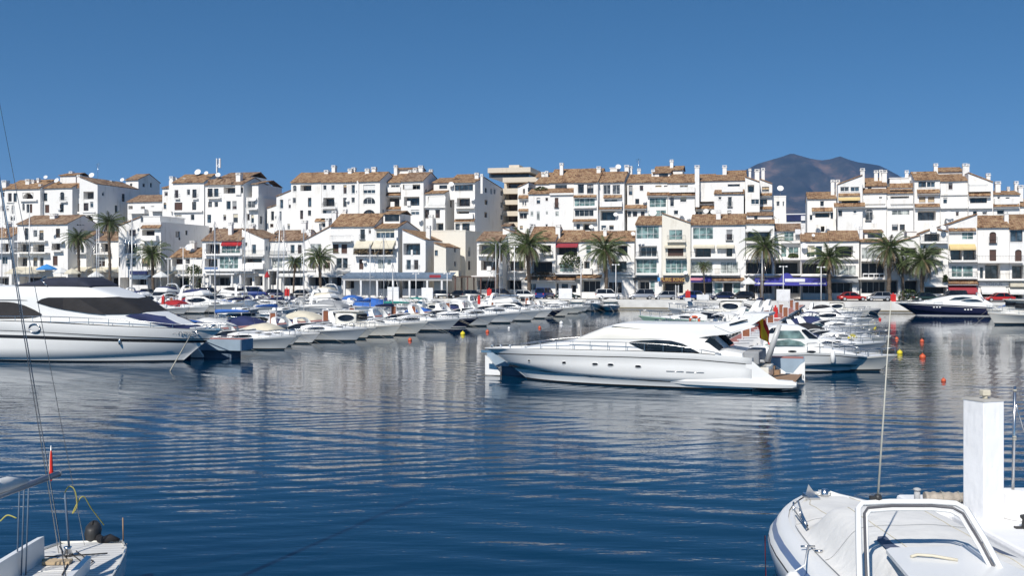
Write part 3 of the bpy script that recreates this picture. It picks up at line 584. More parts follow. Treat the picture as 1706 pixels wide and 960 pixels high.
# beige concrete block
b = Hs('D', "beige concrete apartment tower with deep overhanging floor slabs behind the white houses", 800, 1035, 216, 42, 14, ('flat',), [], [], wall=BEIGE, name='apartment_tower', cat='apartment building')
for ya, yb in ((120, 152), (184, 216), (256, 292), (334, 364), (408, 440), (482, 514)):
    x0, x1 = (690, 975) if ya == 120 else (790, 1040)
    b.x_box(x0, x1, ya, yb, -3.2 if ya != 120 else -2.2, 13.5, BEIGE, 'floor_slab')
b.x_box(832, 900, 100, 122, 2, 6, BEIGE, 'lift_house'); b.x_box(700, 965, 152, 184, .5, 12, GL[0], 'window_band')
for ya, yb in ((216, 256), (292, 334), (364, 408), (440, 482)): b.x_box(832, 1030, ya, yb, -.4, .2, GL[1], 'window_band')
# back row, fourth block (centre right)
Hs('E', "narrow white gabled house left of the orange roof, small paired windows", 50, 122, 230, 25, 12, ('gr', [(50, 248), (122, 215)]), [('w', 86, 258, 98, 290), ('wW', 80, 340, 92, 368), ('wW', 96, 340, 108, 370), ('w', 62, 420, 112, 458), ('w', 64, 505, 84, 530)], [('til', 52, 122, 300, 320, .7), ('til', 52, 122, 392, 404, .7), ('ch', 208, 230, 146, 180, 8), ('ch', 233, 252, 140, 175, 8), ('pent', 175, 300, 178, 200, 9, 5, 150)])
Hs('E', "broad white house with planted roof terrace and big orange-brown roof", 122, 422, 288, 20, 16, ('s', 262, 3), [('w', 176, 318, 200, 357), ('w', 235, 318, 252, 338), ('sr', 297, 318, 321, 382), ('p', 135, 408, 155, 445), ('p', 176, 408, 198, 470), ('p', 237, 408, 252, 430), ('p', 300, 408, 325, 443), ('wW', 130, 492, 155, 520), ('w', 235, 494, 250, 512)],
   [('pent', 262, 425, 216, 290, 3, 10, 128, [(300, 232, 378, 267)]), ('pent', 170, 262, 222, 290, 3.5, 8, 180, [(118, 250, 148, 278)]), ('ch', 330, 352, 86, 150, 6), ('tub', 165, 250, 244, 268, 1.5), ('band', 262, 422, 288, 300, .4)])
Hs('E', "white house with pale-green glazed balcony under the big orange-brown roof", 424, 584, 213, 19, 14, ('s', 128, 8), [('w', 450, 228, 492, 290), ('w', 512, 228, 555, 290), ('g', 428, 316, 565, 376), ('wW', 430, 400, 556, 443), ('w', 440, 492, 466, 530), ('bD', 485, 492, 540, 536)], [('til', 420, 572, 300, 312, .6), ('til', 414, 572, 460, 474, .9), ('band', 422, 572, 378, 388, .5), ('ch', 572, 606, 110, 180, 5), ('dish', 540, 514, 16, -.5)])
Hs('E', "white house with dark wide third-floor window and dish, centre", 586, 760, 211, 20, 13, ('s', 150), [('w', 620, 232, 668, 295), ('w', 682, 232, 732, 295), ('pW', 630, 322, 715, 354), ('b', 600, 405, 700, 470), ('w', 606, 502, 640, 534), ('w', 660, 502, 690, 530)], [('til', 620, 742, 300, 316, .6), ('til', 592, 742, 376, 390, .9), ('bal', 598, 745, 372, .8, 'w'), ('dish', 702, 432, 16, -.4), ('pent', 665, 712, 122, 160, 7, 4, None), ('ch', 762, 790, 100, 165, 6), ('ch', 790, 812, 108, 165, 7), ('dish', 720, 114, 20, 6), ('ch', 620, 640, 522, 590, -2)], side=[('w', 775, 330, 784, 360)])
Hs('F', "white house with roof dormer, teal glazed terraces and long tiled strip", 20, 288, 213, 21, 14, ('s', 165), [('wB', 30, 236, 55, 300), ('w', 102, 236, 128, 272), ('w', 73, 325, 100, 360), ('w', 208, 236, 248, 268), ('w', 265, 236, 298, 268), ('g', 168, 320, 280, 382), ('g', 160, 402, 280, 440), ('w', 10, 408, 46, 445), ('w', 55, 408, 88, 445), ('w', 110, 408, 136, 440)],
   [('pent', 195, 305, 150, 205, 3, 5, 135, [(232, 156, 292, 185)]), ('pent', 205, 388, 132, 160, 9, 5, 108), ('ch', 305, 326, 64, 115, 10), ('ch', 182, 202, 130, 190, 3), ('til', 150, 300, 278, 298, .8), ('til', 0, 148, 366, 386, .9), ('dish', 135, 342, 15, -.4), ('dish', 190, 422, 27, -1.2), ('bal', 168, 300, 275, .6, 'w'), ('ant', 95, 55, 160, 7), ('ch', 88, 108, 124, 160, 6)])
Hs('F', "white house with tall arched openings between two tiled strips", 290, 470, 214, 20, 14, ('s', 165), [('wB', 370, 234, 425, 262), ('w', 305, 312, 332, 376), ('w', 372, 312, 415, 346), ('w', 330, 402, 360, 430)], [('til', 288, 472, 280, 300, .7), ('bal', 300, 470, 276, .8, 'w'), ('dish', 376, 424, 18, -1), ('dish', 422, 440, 28, -1.5), ('dish', 455, 420, 20, -1), ('ch', 470, 500, 102, 265, -.2), ('box', 474, 500, 230, 380, -.5, -.01, WHITE2, 'buttress')])
Hs('F', "white house with dark veranda right of the tallest chimney", 472, 600, 214, 22, 12, ('s', 165), [('wW', 532, 234, 592, 262), ('b', 500, 316, 592, 356), ('wW', 470, 406, 520, 434), ('wW', 550, 404, 590, 430)], [('til', 474, 600, 290, 304, .8), ('til', 440, 616, 370, 388, .9), ('bal', 490, 600, 272, .7, 'w'), ('dish', 545, 410, 18, -1), ('dish', 590, 415, 16, -1), ('tub', 455, 490, 300, 350)])
Hs('F', "white house with railed roof terrace and single tall arched window", 600, 796, 290, 17, 14, ('s', 270, 3), [('w', 627, 312, 648, 330), ('wr', 690, 312, 718, 378), ('w', 688, 402, 713, 430)], [('pent', 505, 805, 202, 292, 4, 9, 166, [(690, 228, 770, 258)]), ('ch', 655, 682, 102, 160, 9), ('pent', 688, 806, 160, 170, 10, 4, 136), ('bal', 650, 790, 272, .5, 'w')])
Hs('F', "white block with slanting gable and single curtained window, right end", 806, 902, 200, 18, 14, ('gr', [(806, 178), (902, 214)]), [('bW', 822, 232, 866, 282), ('w', 845, 328, 900, 362)], [('ch', 830, 845, 124, 160, 8), ('ch', 870, 900, 128, 185, 7)])
Hs('F', "end block of the row with slanting roofs, long window and grey dishes", 902, 986, 210, 22, 10, ('gr', [(902, 192), (986, 226)]), [('w', 918, 245, 965, 276), ('w', 906, 328, 952, 362)], [('ch', 914, 936, 120, 190, 4), ('til', 902, 985, 286, 300, .8), ('til', 826, 985, 378, 392, .9), ('dish', 1040, 258, 22, 2), ('dish', 1030, 436, 32, -1)])
Hs('F', "low curved corner annex with one square window at the row's end", 986, 1078, 312, 24, 9, ('flat',), [('w', 1014, 342, 1036, 374), ('w', 1055, 342, 1066, 374), ('w', 1000, 420, 1030, 450)], [])
Hs('G', "distant low white building with a navy panel between the two rows", 318, 462, 430, 60, 9, ('flat',), [], [('box', 320, 460, 432, 472, -.3, -.01, CANV['navy'], 'facade_panel'), ('box', 418, 446, 438, 470, -.6, -.31, SIGNW, 'equipment_box')])
# back row, fifth block (right)
Hs('G', "low white end house with flat brown roof, first of the right block", 460, 652, 322, 21, 12, ('s', 284), [('w', 545, 340, 572, 376), ('w', 475, 432, 495, 468), ('b', 512, 418, 608, 450), ('w', 615, 415, 632, 458), ('bD', 550, 508, 575, 545)], [('ch', 617, 641, 198, 310, 2), ('ch', 650, 676, 198, 330, 1), ('dish', 525, 488, 17, -1.5), ('dish', 588, 492, 17, -1.5), ('til', 490, 630, 384, 405, .7)])
Hs('G', "white gabled house with two pairs of windows over a straw awning", 664, 828, 200, 18, 14, ('gr', [(664, 226), (828, 170)]), [('wW', 680, 246, 738, 276), ('wW', 748, 246, 806, 276), ('b', 690, 330, 800, 356), ('w', 662, 402, 692, 441), ('w', 767, 402, 788, 421)], [('awn', 668, 812, 304, 328, 'yellow', .6), ('til', 638, 846, 352, 374, .9), ('til', 668, 812, 288, 303, .5), ('ch', 814, 842, 122, 210, 3), ('dish', 785, 505, 18, -2)])
Hs('G', "white house with tall grilled arched window and stepped brown roofs", 828, 988, 285, 19, 14, ('s', 264, 3), [('w', 937, 312, 960, 348), ('war', 848, 396, 898, 470)], [('pent', 835, 985, 236, 285, 3.5, 8, 186, [(862, 246, 888, 262)]), ('ch', 906, 930, 136, 185, 6), ('ch', 940, 960, 132, 185, 6), ('ch', 958, 990, 136, 215, 5), ('band', 828, 988, 370, 384, .5), ('bal', 836, 980, 352, .4, 'w')])
Hs('H', "white house with dark ribbon window between two stepped terraces", 226, 406, 285, 20, 14, ('s', 250, 4), [('b', 250, 308, 375, 344), ('pW', 258, 400, 378, 434), ('w', 260, 496, 300, 536), ('w', 312, 496, 346, 536)], [('pent', 245, 380, 190, 235, 5, 7, None), ('ch', 348, 370, 136, 185, 6), ('til', 245, 400, 222, 248, .4), ('band', 228, 404, 374, 388, .5), ('dish', 388, 195, 14, 3), ('dish', 365, 530, 18, -2), ('dish', 300, 225, 18, 4), ('bal', 250, 400, 352, .4, 'w')])
Hs('H', "white house with two tan blinds and a deep dark loggia", 410, 580, 196, 18, 15, ('s', 148), [('w', 436, 211, 488, 248), ('w', 492, 211, 548, 248), ('t', 440, 312, 483, 348), ('t', 500, 312, 543, 348), ('b', 432, 406, 553, 470)], [('til', 430, 582, 262, 284, .9), ('til', 414, 582, 358, 376, .9), ('ch', 540, 566, 90, 170, 5), ('ch', 404, 420, 150, 185, 4), ('dish', 530, 495, 16, -1)])
Hs('H', "tallest white house in the right block with small square windows", 582, 768, 204, 20, 14, ('s', 165), [('w', 637, 221, 664, 262), ('w', 601, 318, 630, 357), ('w', 640, 412, 660, 440), ('wW', 685, 411, 707, 440)], [('pent', 568, 728, 140, 170, 6, 6, 116), ('ch', 732, 760, 90, 205, 3), ('ch', 757, 776, 92, 150, 5), ('band', 584, 770, 290, 302, .3), ('band', 584, 772, 378, 390, .6)])
Hs('H', "white gabled house with striped awning over a dark loggia", 770, 934, 205, 19, 14, ('gr', [(770, 150), (934, 216)]), [('b', 780, 232, 884, 262), ('w', 780, 320, 893, 354), ('w', 800, 408, 826, 430), ('w', 862, 408, 895, 430)], [('til', 774, 920, 280, 303, .8), ('ch', 890, 916, 156, 195, 4), ('band', 772, 930, 376, 390, .6), ('bal', 775, 920, 270, .7, 'w'), ('awn', 776, 900, 218, 230, 'white', .7), ('ch', 945, 990, 210, 250, 4)])
Hs('H', "low white house with terrace dishes stepping down at right", 936, 1112, 296, 21, 12, ('s', 276), [('w', 963, 312, 980, 335), ('wW', 1017, 315, 1045, 355), ('w', 960, 400, 1010, 430)], [('til', 936, 1112, 358, 374, .8), ('ch', 1078, 1102, 208, 275, 4), ('ch', 1104, 1136, 234, 300, 3), ('ch', 1030, 1045, 245, 290, 4), ('dish', 640, 440, 30, -2), ('dish', 648, 480, 28, -2), ('bal', 945, 1100, 354, .5, 'w')])
Hs('H', "white roof block cut by the right edge of the view", 1114, 1300, 372, 22, 12, ('s', 330), [('w', 1140, 400, 1160, 430)], [])

# front row -------------------------------------------------------------------------------------------------
FR = 'houses along the quay'
Hs('A', "low white waterside house at the left edge with red-brown roof", -90, 78, 582, 2, 9, ('s', 520), [('b', -70, 622, -5, 680), ('b', 5, 622, 58, 680), ('w', 12, 712, 50, 762), ('kr', -60, 712, -10, 780), ('k', -60, 845, 60, 925)], [('bal', -90, 72, 684, 1.3, 'r'), ('ch', 20, 60, 480, 560, 4)])
Hs('A', "white waterside house with awninged loggias and side gable with three slit windows", 116, 452, 492, 0, 10, ('s', 440), [('w', 165, 520, 190, 600), ('w', 222, 534, 248, 580), ('wr', 262, 535, 290, 597), ('w', 372, 524, 400, 584), ('b', 90 + 28, 624, 204, 680), ('b', 220, 628, 296, 680), ('b', 345, 614, 400, 668), ('k', 130, 845, 280, 925), ('k', 310, 845, 440, 925), ('b', 118, 714, 182, 776), ('w', 222, 716, 250, 776), ('w', 264, 716, 290, 776), ('s', 352, 706, 384, 770)],
   [('bal', 96, 302, 684, 1.4, 'r'), ('band', 96, 300, 604, 614, .9), ('awn', 340, 410, 604, 614, 'white', 1.0), ('ch', 326, 368, 424, 486, 2.5), ('dish', 356, 564, 13, -.4), ('awn', 60, 300, 780, 800, 'cream', 2.2), ('bal', 340, 404, 672, .8, 'r')],
   side=[('w', 512, 472, 522, 503), ('w', 530, 472, 545, 503), ('w', 549, 472, 562, 503)], tile='oldtile')
Hs('A', "plain white waterside house half hidden by the first palm", 452, 575, 598, 3, 9, ('s', 545), [('b', 462, 618, 525, 680), ('b', 462, 735, 512, 776), ('w', 540, 640, 560, 690), ('k', 465, 845, 565, 925)], [('bal', 456, 572, 686, 1.0, 'r'), ('awn', 460, 570, 780, 800, 'cream', 2)], tile='oldtile')
Hs('A', "wide low white house with white parasols between two palms", 575, 800, 602, 6, 9, ('s', 548), [('b', 580, 622, 662, 684), ('b', 672, 620, 722, 680), ('w', 626, 716, 700, 778), ('k', 590, 845, 690, 930), ('k', 705, 845, 790, 930)], [('bal', 575, 725, 690, 1.0, 'r'), ('awn', 580, 800, 782, 806, 'cream', 2.6)], tile='oldtile')
Hs('A', "white house with slanting left gable and glazed balconies behind the third palm", 790, 938, 470, 1, 9, ('gr', [(790, 505), (938, 448)]), [('w', 862, 532, 905, 574), ('b', 832, 626, 912, 688), ('w', 792, 716, 802, 776), ('w', 836, 720, 865, 778), ('w', 880, 720, 905, 778), ('k', 800, 850, 925, 930)], [('bal', 828, 918, 692, .9, 'r'), ('dish', 915, 520, 9, -.3)])
Hs('A', "white house with deep top loggia, planters and a long sloping shaded wall", 938, 1072, 488, -1, 18, ('flat',), [('bD', 946, 532, 1030, 592), ('w', 945, 720, 990, 778), ('b', 950, 640, 1020, 690)], [('til', 934, 1062, 500, 518, .8), ('pent', 955, 1066, 446, 486, 2, 9, None), ('bal', 940, 1040, 598, 1.0, 'w'), ('awn', 1020, 1130, 806, 828, 'cream', 2.5)], side=[('w', 1170, 540, 1200, 583), ('w', 1236, 536, 1250, 566), ('w', 1190, 580, 1200, 600)])
Hs('A', "small kiosk front with navy sign and awning at the foot of the palms", 862, 985, 806, -4.5, 3, ('flat',), [('k', 880, 850, 975, 900)], [('sign', 866, 980, 806, 830, CANV["navy"]), ('awn', 866, 984, 832, 852, 'slate', 1.2)], name='kiosk', cat='kiosk')
Hs('B', "low terracotta-roofed bar with white planter boxes beside a round bush", 178, 386, 712, -1, 8, ('s', 655), [('b', 165 + 22, 722, 262, 775), ('w', 275, 725, 305, 760), ('k', 190, 850, 300, 920), ('k', 320, 850, 380, 920)], [('dish', 300, 652, 25, 1), ('ch', 305, 335, 605, 660, 2), ('box', 214, 276, 762, 800, -1.0, -.01, WHITE, 'planter_box'), ('tub', 285, 386, 764, 826, -1.0), ('band', 205, 442, 828, 840, 1.5), ('col', [305, 440], 842, 1.4, .25)])
Hs('B', "white corner house with red awning over a greenhouse-like glazed balcony", 388, 652, 602, -2, 11, ('s', 530), [('bD', 412, 624, 505, 692), ('gW', 516, 632, 640, 688), ('b', 404, 724, 490, 780), ('gW', 502, 710, 628, 792), ('k', 455, 845, 575, 905)],
   [('awn', 512, 645, 612, 630, 'red', .5), ('sign', 402, 488, 782, 806, STRIPE), ('band', 390, 720, 796, 808, 1.2), ('band', 392, 600, 822, 832, 1.8), ('col', [398, 440, 585, 640], 834, 1.6, .3), ('ch', 560, 584, 482, 560, 2), ('bal', 400, 645, 696, .7, 'r')], tile='oldtile')
Hs('B', "white gabled house with long balcony and red folded parasol, right of the red awning", 652, 802, 560, -1, 9, ('gr', [(652, 524), (802, 592)]), [('w', 672, 616, 688, 643), ('wW', 718, 630, 746, 692), ('b', 662, 722, 785, 750), ('k', 660, 850, 720, 905), ('k', 735, 840, 790, 905)], [('bal', 655, 792, 702, .9, 'r'), ('bal', 655, 792, 786, 1.0, 'w'), ('ch', 690, 730, 495, 530, 4), ('dish', 855, 540, 14, 2), ('band', 600, 735, 812, 822, 1.6)], side=[('w', 812, 640, 822, 670)], tile='oldtile')
Hs('B', "low white house with white canvas screens and a row of roof chimneys", 820, 1062, 602, 1, 9, ('s', 540), [('w', 975, 632, 1003, 690), ('w', 1025, 632, 1050, 690), ('p', 848, 722, 922, 788), ('w', 990, 722, 1050, 788), ('k', 770 + 60, 812, 880, 900), ('k', 930, 842, 1055, 905)], [('awn', 836, 942, 616, 690, 'white', .5), ('band', 745, 1140, 796, 806, 1.5), ('awn', 890, 1058, 810, 836, 'white', 1.8), ('ch', 1047, 1078, 470, 560, 3), ('ch', 1080, 1115, 530, 590, 2), ('dish', 870, 535, 14, 2), ('bal', 835, 1058, 706, .8, 'r'), ('col', [830, 890], 810, 1.4, .25)], tile='oldtile')
Hs('C', "white house with plain slanting gable behind the fan of a tall palm", 268, 445, 540, 0, 10, ('gr', [(268, 600), (445, 508)]), [('pW', 308, 626, 380, 680), ('w', 305, 724, 340, 790), ('w', 400, 724, 440, 790), ('k', 300, 842, 430, 905)], [('bal', 285, 440, 700, .7, 'r'), ('ch', 408, 430, 455, 510, 2), ('ch', 520, 545, 395, 470, 4), ('dish', 290, 545, 12, .4), ('awn', 262, 520, 812, 838, 'white', 1.8), ('col', [375, 520], 838, 1.7, .25)], tile='oldtile')
Hs('C', "white restaurant house with long brown roof, cream awnings and flowered balcony", 445, 738, 506, -1, 12, ('s', 430), [('wWr', 640, 528, 672, 598), ('w', 696, 526, 712, 558), ('s', 458, 628, 496, 690), ('s', 515, 628, 553, 690), ('w', 480, 720, 518, 790), ('w', 522, 720, 557, 790), ('b', 596, 655, 735, 696), ('s', 633, 728, 662, 796), ('k', 450, 845, 515, 905), ('k', 540, 866, 600, 925)],
   [('bal', 436, 578, 604, 1.2, 'r'), ('awn', 596, 706, 606, 648, 'cream', 1.6), ('bal', 592, 738, 700, 1.3, 'r'), ('tub', 598, 735, 660, 694, -1.2, LEAFD), ('bal', 470, 570, 800, .7, 'r'), ('dish', 668, 745, 14, -.4), ('band', 480, 740, 806, 818, .5), ('ch', 452, 480, 405, 480, 3)])
Hs('C', "white restaurant house with blue glazed top floor under a tiled lean-to", 738, 892, 520, -1, 12, ('s', 480), [('wB', 746, 526, 868, 588), ('b', 742, 655, 855, 696), ('pW', 757, 728, 806, 792), ('pW', 820, 730, 846, 768), ('k', 620, 866, 700, 925), ('k', 745, 866, 885, 925)],
   [('awn', 716, 856, 602, 650, 'cream', 1.6), ('bal', 740, 858, 700, 1.3, 'r'), ('tub', 742, 855, 664, 694, -1.2, LEAFD), ('dish', 878, 650, 12, -.4), ('dish', 882, 578, 10, -.4), ('pent', 795, 905, 425, 480, 3, 6, 406, [(805, 432, 900, 476)]), ('band', 738, 892, 806, 818, .5)])
h = Hs('C', "white gabled house with square loggia and paired doors over the blue restaurant awning", 922, 1076, 560, -1, 16, ('gr', [(922, 530), (1076, 600)]), [('b', 928, 622, 1040, 700), ('wW', 948, 732, 978, 798), ('wW', 997, 732, 1028, 798), ('k', 900, 866, 1060, 925)], [('ch', 1078, 1104, 505, 590, 3), ('band', 925, 1070, 806, 818, .4), ('bal', 940, 1036, 802, .3, 'r'), ('box', 978, 990, 665, 702, -.1, .1, WHITE, 'loggia_pier')],
   side=[('w', 1076, 655, 1092, 700), ('w', 1137, 668, 1158, 706), ('w', 1077, 757, 1090, 800), ('w', 1135, 768, 1157, 808)])
# long blue-grey restaurant awning with its columns
a = thing('restaurant_canopy', (*uv2w(uof(570, -4), -4), GZ), -TH, "long blue-grey restaurant canopy on white columns with a red end panel", 'canopy')
L_ = uof(753, -4) - uof(570, -4); zc = EYE + (HY - 454) / F * 185 - GZ
mb = MB(); mb.poly([(0, 0, zc - .75), (L_, 0, zc - .75), (L_, 2.6, zc), (0, 2.6, zc)]); mb.poly([(0, 0, zc - .75), (L_, 0, zc - .75), (L_, 0, zc - 1.15), (0, 0, zc - 1.15)]); mb.build('awning_cloth', CANV['slate'], a, solid=.04)
mb = MB(); mb.box(L_ * .80, L_ * .9, -.06, -.02, zc - .95, zc - .45); mb.build('end_panel', CANV['wine'], a)
mb = MB(); mb.box(0, L_, .05, .35, zc - 1.5, zc - 1.0); mb.build('beam', GREYW, a)
for t in (.01, .165, .315, .46, .61, .77, .9): mb = MB(); mb.box(L_ * t, L_ * t + .34, .04, .36, 0, zc - 1.5); mb.build('column', SIGNW, a)
Hs('D', "small cream annex with tiled top and two slit windows facing right", 332, 412, 648, -2, 9, ('gr', [(332, 618), (412, 650)]), [('w', 337, 668, 358, 705)], [('bal', 430, 512, 835, -1.5, 'w')], side=[('w', 467, 645, 480, 683), ('w', 467, 742, 480, 775)], wall=CREAM)
Hs('D', "plain cream box house with blank front between white gables", 312, 542, 542, 9, 12, ('flat',), [], [], side=[('w', 560, 645, 575, 710), ('w', 560, 740, 575, 800)], wall=CREAM)
a = thing('pergola', (*uv2w(uof(757, -4), -4), GZ), -TH, "dark wooden pergola roof on brown posts between the white houses", 'pergola')
L_ = uof(826, -4) - uof(757, -4); mb = MB()
for i in range(16): mb.box(-.3, L_ + .3, i * .3, i * .3 + .18, 3.7 + i * .012, 3.78 + i * .012)
mb.build('pergola_roof', FRAMED, a)
for t in (0, .3, .62, .97):
    for y in (.1, 4.2): mb = MB(); mb.box(L_ * t, L_ * t + .2, y, y + .2, 0, 3.69); mb.build('post', SHUT, a)
Hs('D', "white house with two wide dark loggias beside the wooden pergola", 618, 790, 604, -1, 11, ('s', 548), [('b', 632, 630, 742, 695), ('b', 645, 736, 756, 802), ('k', 600 + 22, 870, 740, 930)], [('bal', 620, 750, 700, .8, 'r'), ('box', 684, 712, 775, 803, -.2, 0, WHITE, 'terrace_partition'), ('band', 580, 770, 838, 850, 1.6), ('pent', 790, 835, 505, 520, 3, 4, 488)], tile='oldtile')
Hs('D', "white gabled house behind the twin palms with a dark terrace", 790, 975, 590, 2, 10, ('gr', [(790, 520), (975, 600)]), [('br', 826, 740, 930, 806), ('b', 870, 640, 940, 690), ('k', 800, 868, 915, 930)], [('bal', 820, 935, 810, .9, 'r'), ('ch', 970, 1000, 495, 560, 3)], tile='oldtile')
Hs('E', "white house with brown hipped roof and ochre shopfront, wide dark windows", 122, 302, 604, -1, 11, ('s', 516), [('bD', 196, 634, 272, 682), ('bD', 142, 742, 280, 816), ('w', 120 + 4, 890, 172, 936)], [('bal', 190, 280, 690, .7, 'r'), ('ch', 302, 332, 498, 586, 2), ('til', 95, 300, 840, 862, 1.6), ('tub', 130, 300, 812, 836, -.6, LEAFD)], wall=WHITE)
Hs('E', "white house with reddish awning, green roof-garden bushes and teal glass screen", 302, 462, 610, 0, 11, ('s', 540), [('bD', 308, 642, 446, 700), ('g', 330, 760, 424, 812), ('w', 320 - 45 + 30, 890, 322, 936), ('w', 340, 890, 386, 936), ('bD', 404, 900, 440, 950)], [('awn', 304, 448, 622, 640, 'wine', .8), ('tub', 330, 480, 676, 786, -1.4), ('bal', 300, 470, 820, 1.8, 'r'), ('til', 302, 430, 840, 862, 1.6)])
Hs('E', "long white house with chimneys, terracotta canopy and palm shadows on its wall", 462, 828, 606, -1, 12, ('s', 545), [('g', 505, 632, 540, 690), ('b', 715, 634, 782, 704), ('b', 666, 742, 776, 814), ('b', 492, 742, 530, 816), ('k', 436 + 30, 866, 600, 948), ('wW', 655, 880, 745, 955)], [('ch', 620, 642, 520, 592, 2), ('til', 440, 606, 830, 850, 1.2), ('bal', 655, 810, 822, .9, 'r'), ('bal', 482, 545, 820, .7, 'w'), ('dish', 818, 560, 14, 1), ('band', 600, 830, 838, 850, .5)])
Hs('F', "white house with three glazed balconies stacked over a dark shop", 76, 250, 496, -1, 12, ('s', 445), [('gW', 80, 508, 232, 592), ('brW', 98, 640, 218, 710), ('g', 76 + 3, 730, 218, 822), ('g', 34 + 46, 872, 88, 950), ('kD', 90, 870, 168, 955), ('g', 172, 870, 205, 950)], [('bal', 72, 222, 716, .8, 'r'), ('band', 74, 226, 822, 834, .9), ('sign', 60, 220, 846, 868, BLACKV, None, None, .4), ('dish', 100, 622, 9, -.3), ('dish', 122, 622, 9, -.3)])
Hs('F', "cream slant-roofed house with maroon shutter above the gold-lettered shop", 252, 442, 460, -1.5, 13, ('gr', [(252, 420), (442, 488)]), [('gW', 298, 532, 388, 598), ('s', 290, 646, 394, 708), ('g', 275, 732, 420, 822), ('k', 235 + 22, 884, 392, 955)], [('bal', 284, 408, 606, .8, 'r'), ('awn', 268, 406, 632, 644, 'cream', .7), ('bal', 272, 410, 714, .9, 'r'), ('band', 255, 430, 824, 836, .7), ('sign', 222, 246, 850, 875, CANV['skyblue'], None, None, .4), ('sign', 248, 396, 850, 880, mat("sign_oxblood", (.09, .02, .012), .5), "PURE KING", GOLD, .45, .86)], wall=CREAM)
Hs('F', "wide white house with pale ground balcony glazing and two cream awnings", 442, 806, 494, -1, 12, ('s', 432), [('g', 457, 516, 593, 595), ('wr', 680, 532, 722, 602), ('b', 472, 646, 578, 713), ('b', 680, 646, 720, 710), ('p', 446, 746, 590, 822), ('p', 642, 746, 760, 822), ('kD', 448, 882, 588, 955), ('g', 600, 885, 655, 955), ('kD', 660, 885, 720, 955), ('g', 725, 885, 775, 955)],
   [('awn', 460, 600, 632, 645, 'cream', .9), ('awn', 614, 732, 632, 645, 'cream', .9), ('bal', 440, 740, 716, 1.1, 'r'), ('bal', 440, 770, 828, 1.2, 'r'), ('ch', 612, 642, 400, 484, 2), ('sign', 402, 580, 846, 880, CANV['royal'], None, None, .6), ('sign', 440, 524, 850, 870, PINK, None, None, .75), ('til', 584, 800, 850, 868, 1.2), ('dish', 408, 820, 13, -1.8), ('box', 598, 640, 742, 822, -.05, 0, WHITE, 'pier')])
Hs('F', "white house with slanting attic gable above a dark first-floor restaurant terrace", 806, 1000, 488, 0, 10, ('s', 468, 2), [('b', 815, 540, 970, 606), ('kD', 812, 862, 990, 956), ('bD', 806 + 3, 746, 990, 825), ('bD', 880, 640, 960, 700)], [('awn', 808, 972, 512, 536, 'white', .8), ('pent', 820, 985, 432, 488, 2.5, 7, 414, [(866, 436, 888, 466)]), ('band', 800, 1000, 722, 732, 1.4), ('band', 800, 1000, 828, 838, 1.6), ('bal', 812, 975, 612, .9, 'r'), ('col', [803], 722, 1.3, .35)])
Hs('G', "set-back white house with blue-framed glazing and flat grey roof", 238, 416, 536, 5, 9, ('s', 496), [('gW', 305, 545, 370, 608), ('gW', 284, 646, 322, 714), ('gW', 334, 646, 402, 714), ('bD', 242, 746, 402, 826), ('kD', 246, 858, 408, 956)], [('band', 240, 560, 722, 733, 4), ('bal', 282, 410, 612, .8, 'r'), ('band', 240, 600, 826, 837, 4), ('tub', 330, 400, 690, 716), ('box', 378, 415, 528, 562, -1, -.5, SIGNW, 'air_conditioner'), ('ch', 422, 440, 500, 580, -1)], tile='oldtile')
Hs('G', "low brown-roofed white house with big white dish, left half of a pair", 416, 606, 606, 0, 10, ('s', 556), [('wB', 455, 636, 510, 714), ('w', 516, 640, 560, 714), ('bD', 420, 752, 600, 830), ('kD', 422, 862, 602, 956)], [('dish', 438, 642, 20, -.6), ('band', 418, 800, 720, 732, 1.3), ('band', 418, 800, 832, 842, 1.5), ('dish', 500, 570, 10, .5)])
Hs('G', "low brown-roofed white house with square dark loggia, right half of a pair", 606, 806, 602, -.5, 10, ('s', 542), [('bD', 645, 640, 765, 716), ('pW', 640, 770, 785, 838), ('kD', 612, 878, 760, 956)], [('box', 760, 790, 905, 955, -.6, -.2, SIGNW, 'menu_board'), ('awn', 596, 800, 846, 872, 'grey', 1.5), ('ch', 808, 830, 510, 585, 2)])
Hs('G', "white house with black double-height restaurant and white balcony rail, palm in front", 816, 1002, 612, -1, 11, ('s', 588), [('p', 822, 652, 990, 726), ('kD', 818, 742, 990, 850), ('kD', 818, 870, 996, 956)], [('pent', 842, 960, 545, 590, 3, 6, 530, [(862, 560, 960, 586)]), ('box', 830, 975, 822, 830, -1.4, -1.3, SIGNW, 'handrail'), ('band', 800, 1005, 852, 864, 1.6), ('dish', 905, 480, 15, 3)] + [('box', x, x + 5, 830, 852, -1.4, -1.32, SIGNW, 'rail_post') for x in (830, 866, 902, 938, 970)])
Hs('H', "blank white slanting wall house with black doorway behind the brown-skirted palm", 240, 448, 600, -1, 10, ('gr', [(240, 628), (448, 570)]), [('bD', 318, 652, 425, 705), ('kD', 345, 868, 436, 956), ('kD', 244, 868, 300, 956)], [('band', 300, 440, 858, 870, .5), ('col', [310, 330], 872, .6, .3), ('pent', 360, 425, 545, 570, 4, 4, None)])
Hs('H', "white house with small pediment window and plain balcony wall in palm shadow", 450, 634, 545, -2, 11, ('gr', [(450, 558), (536, 524), (634, 548)]), [('br', 476, 556, 578, 608), ('b', 482, 652, 588, 710), ('kD', 478, 914, 626, 958)], [('bal', 452, 634, 614, .9, 'r'), ('bal', 470, 600, 730, .8, 'w'), ('dish', 536, 535, 20, -.6), ('dish', 600, 520, 16, -1), ('tub', 600, 632, 830, 880, -.6), ('band', 460, 634, 900, 912, .4)])
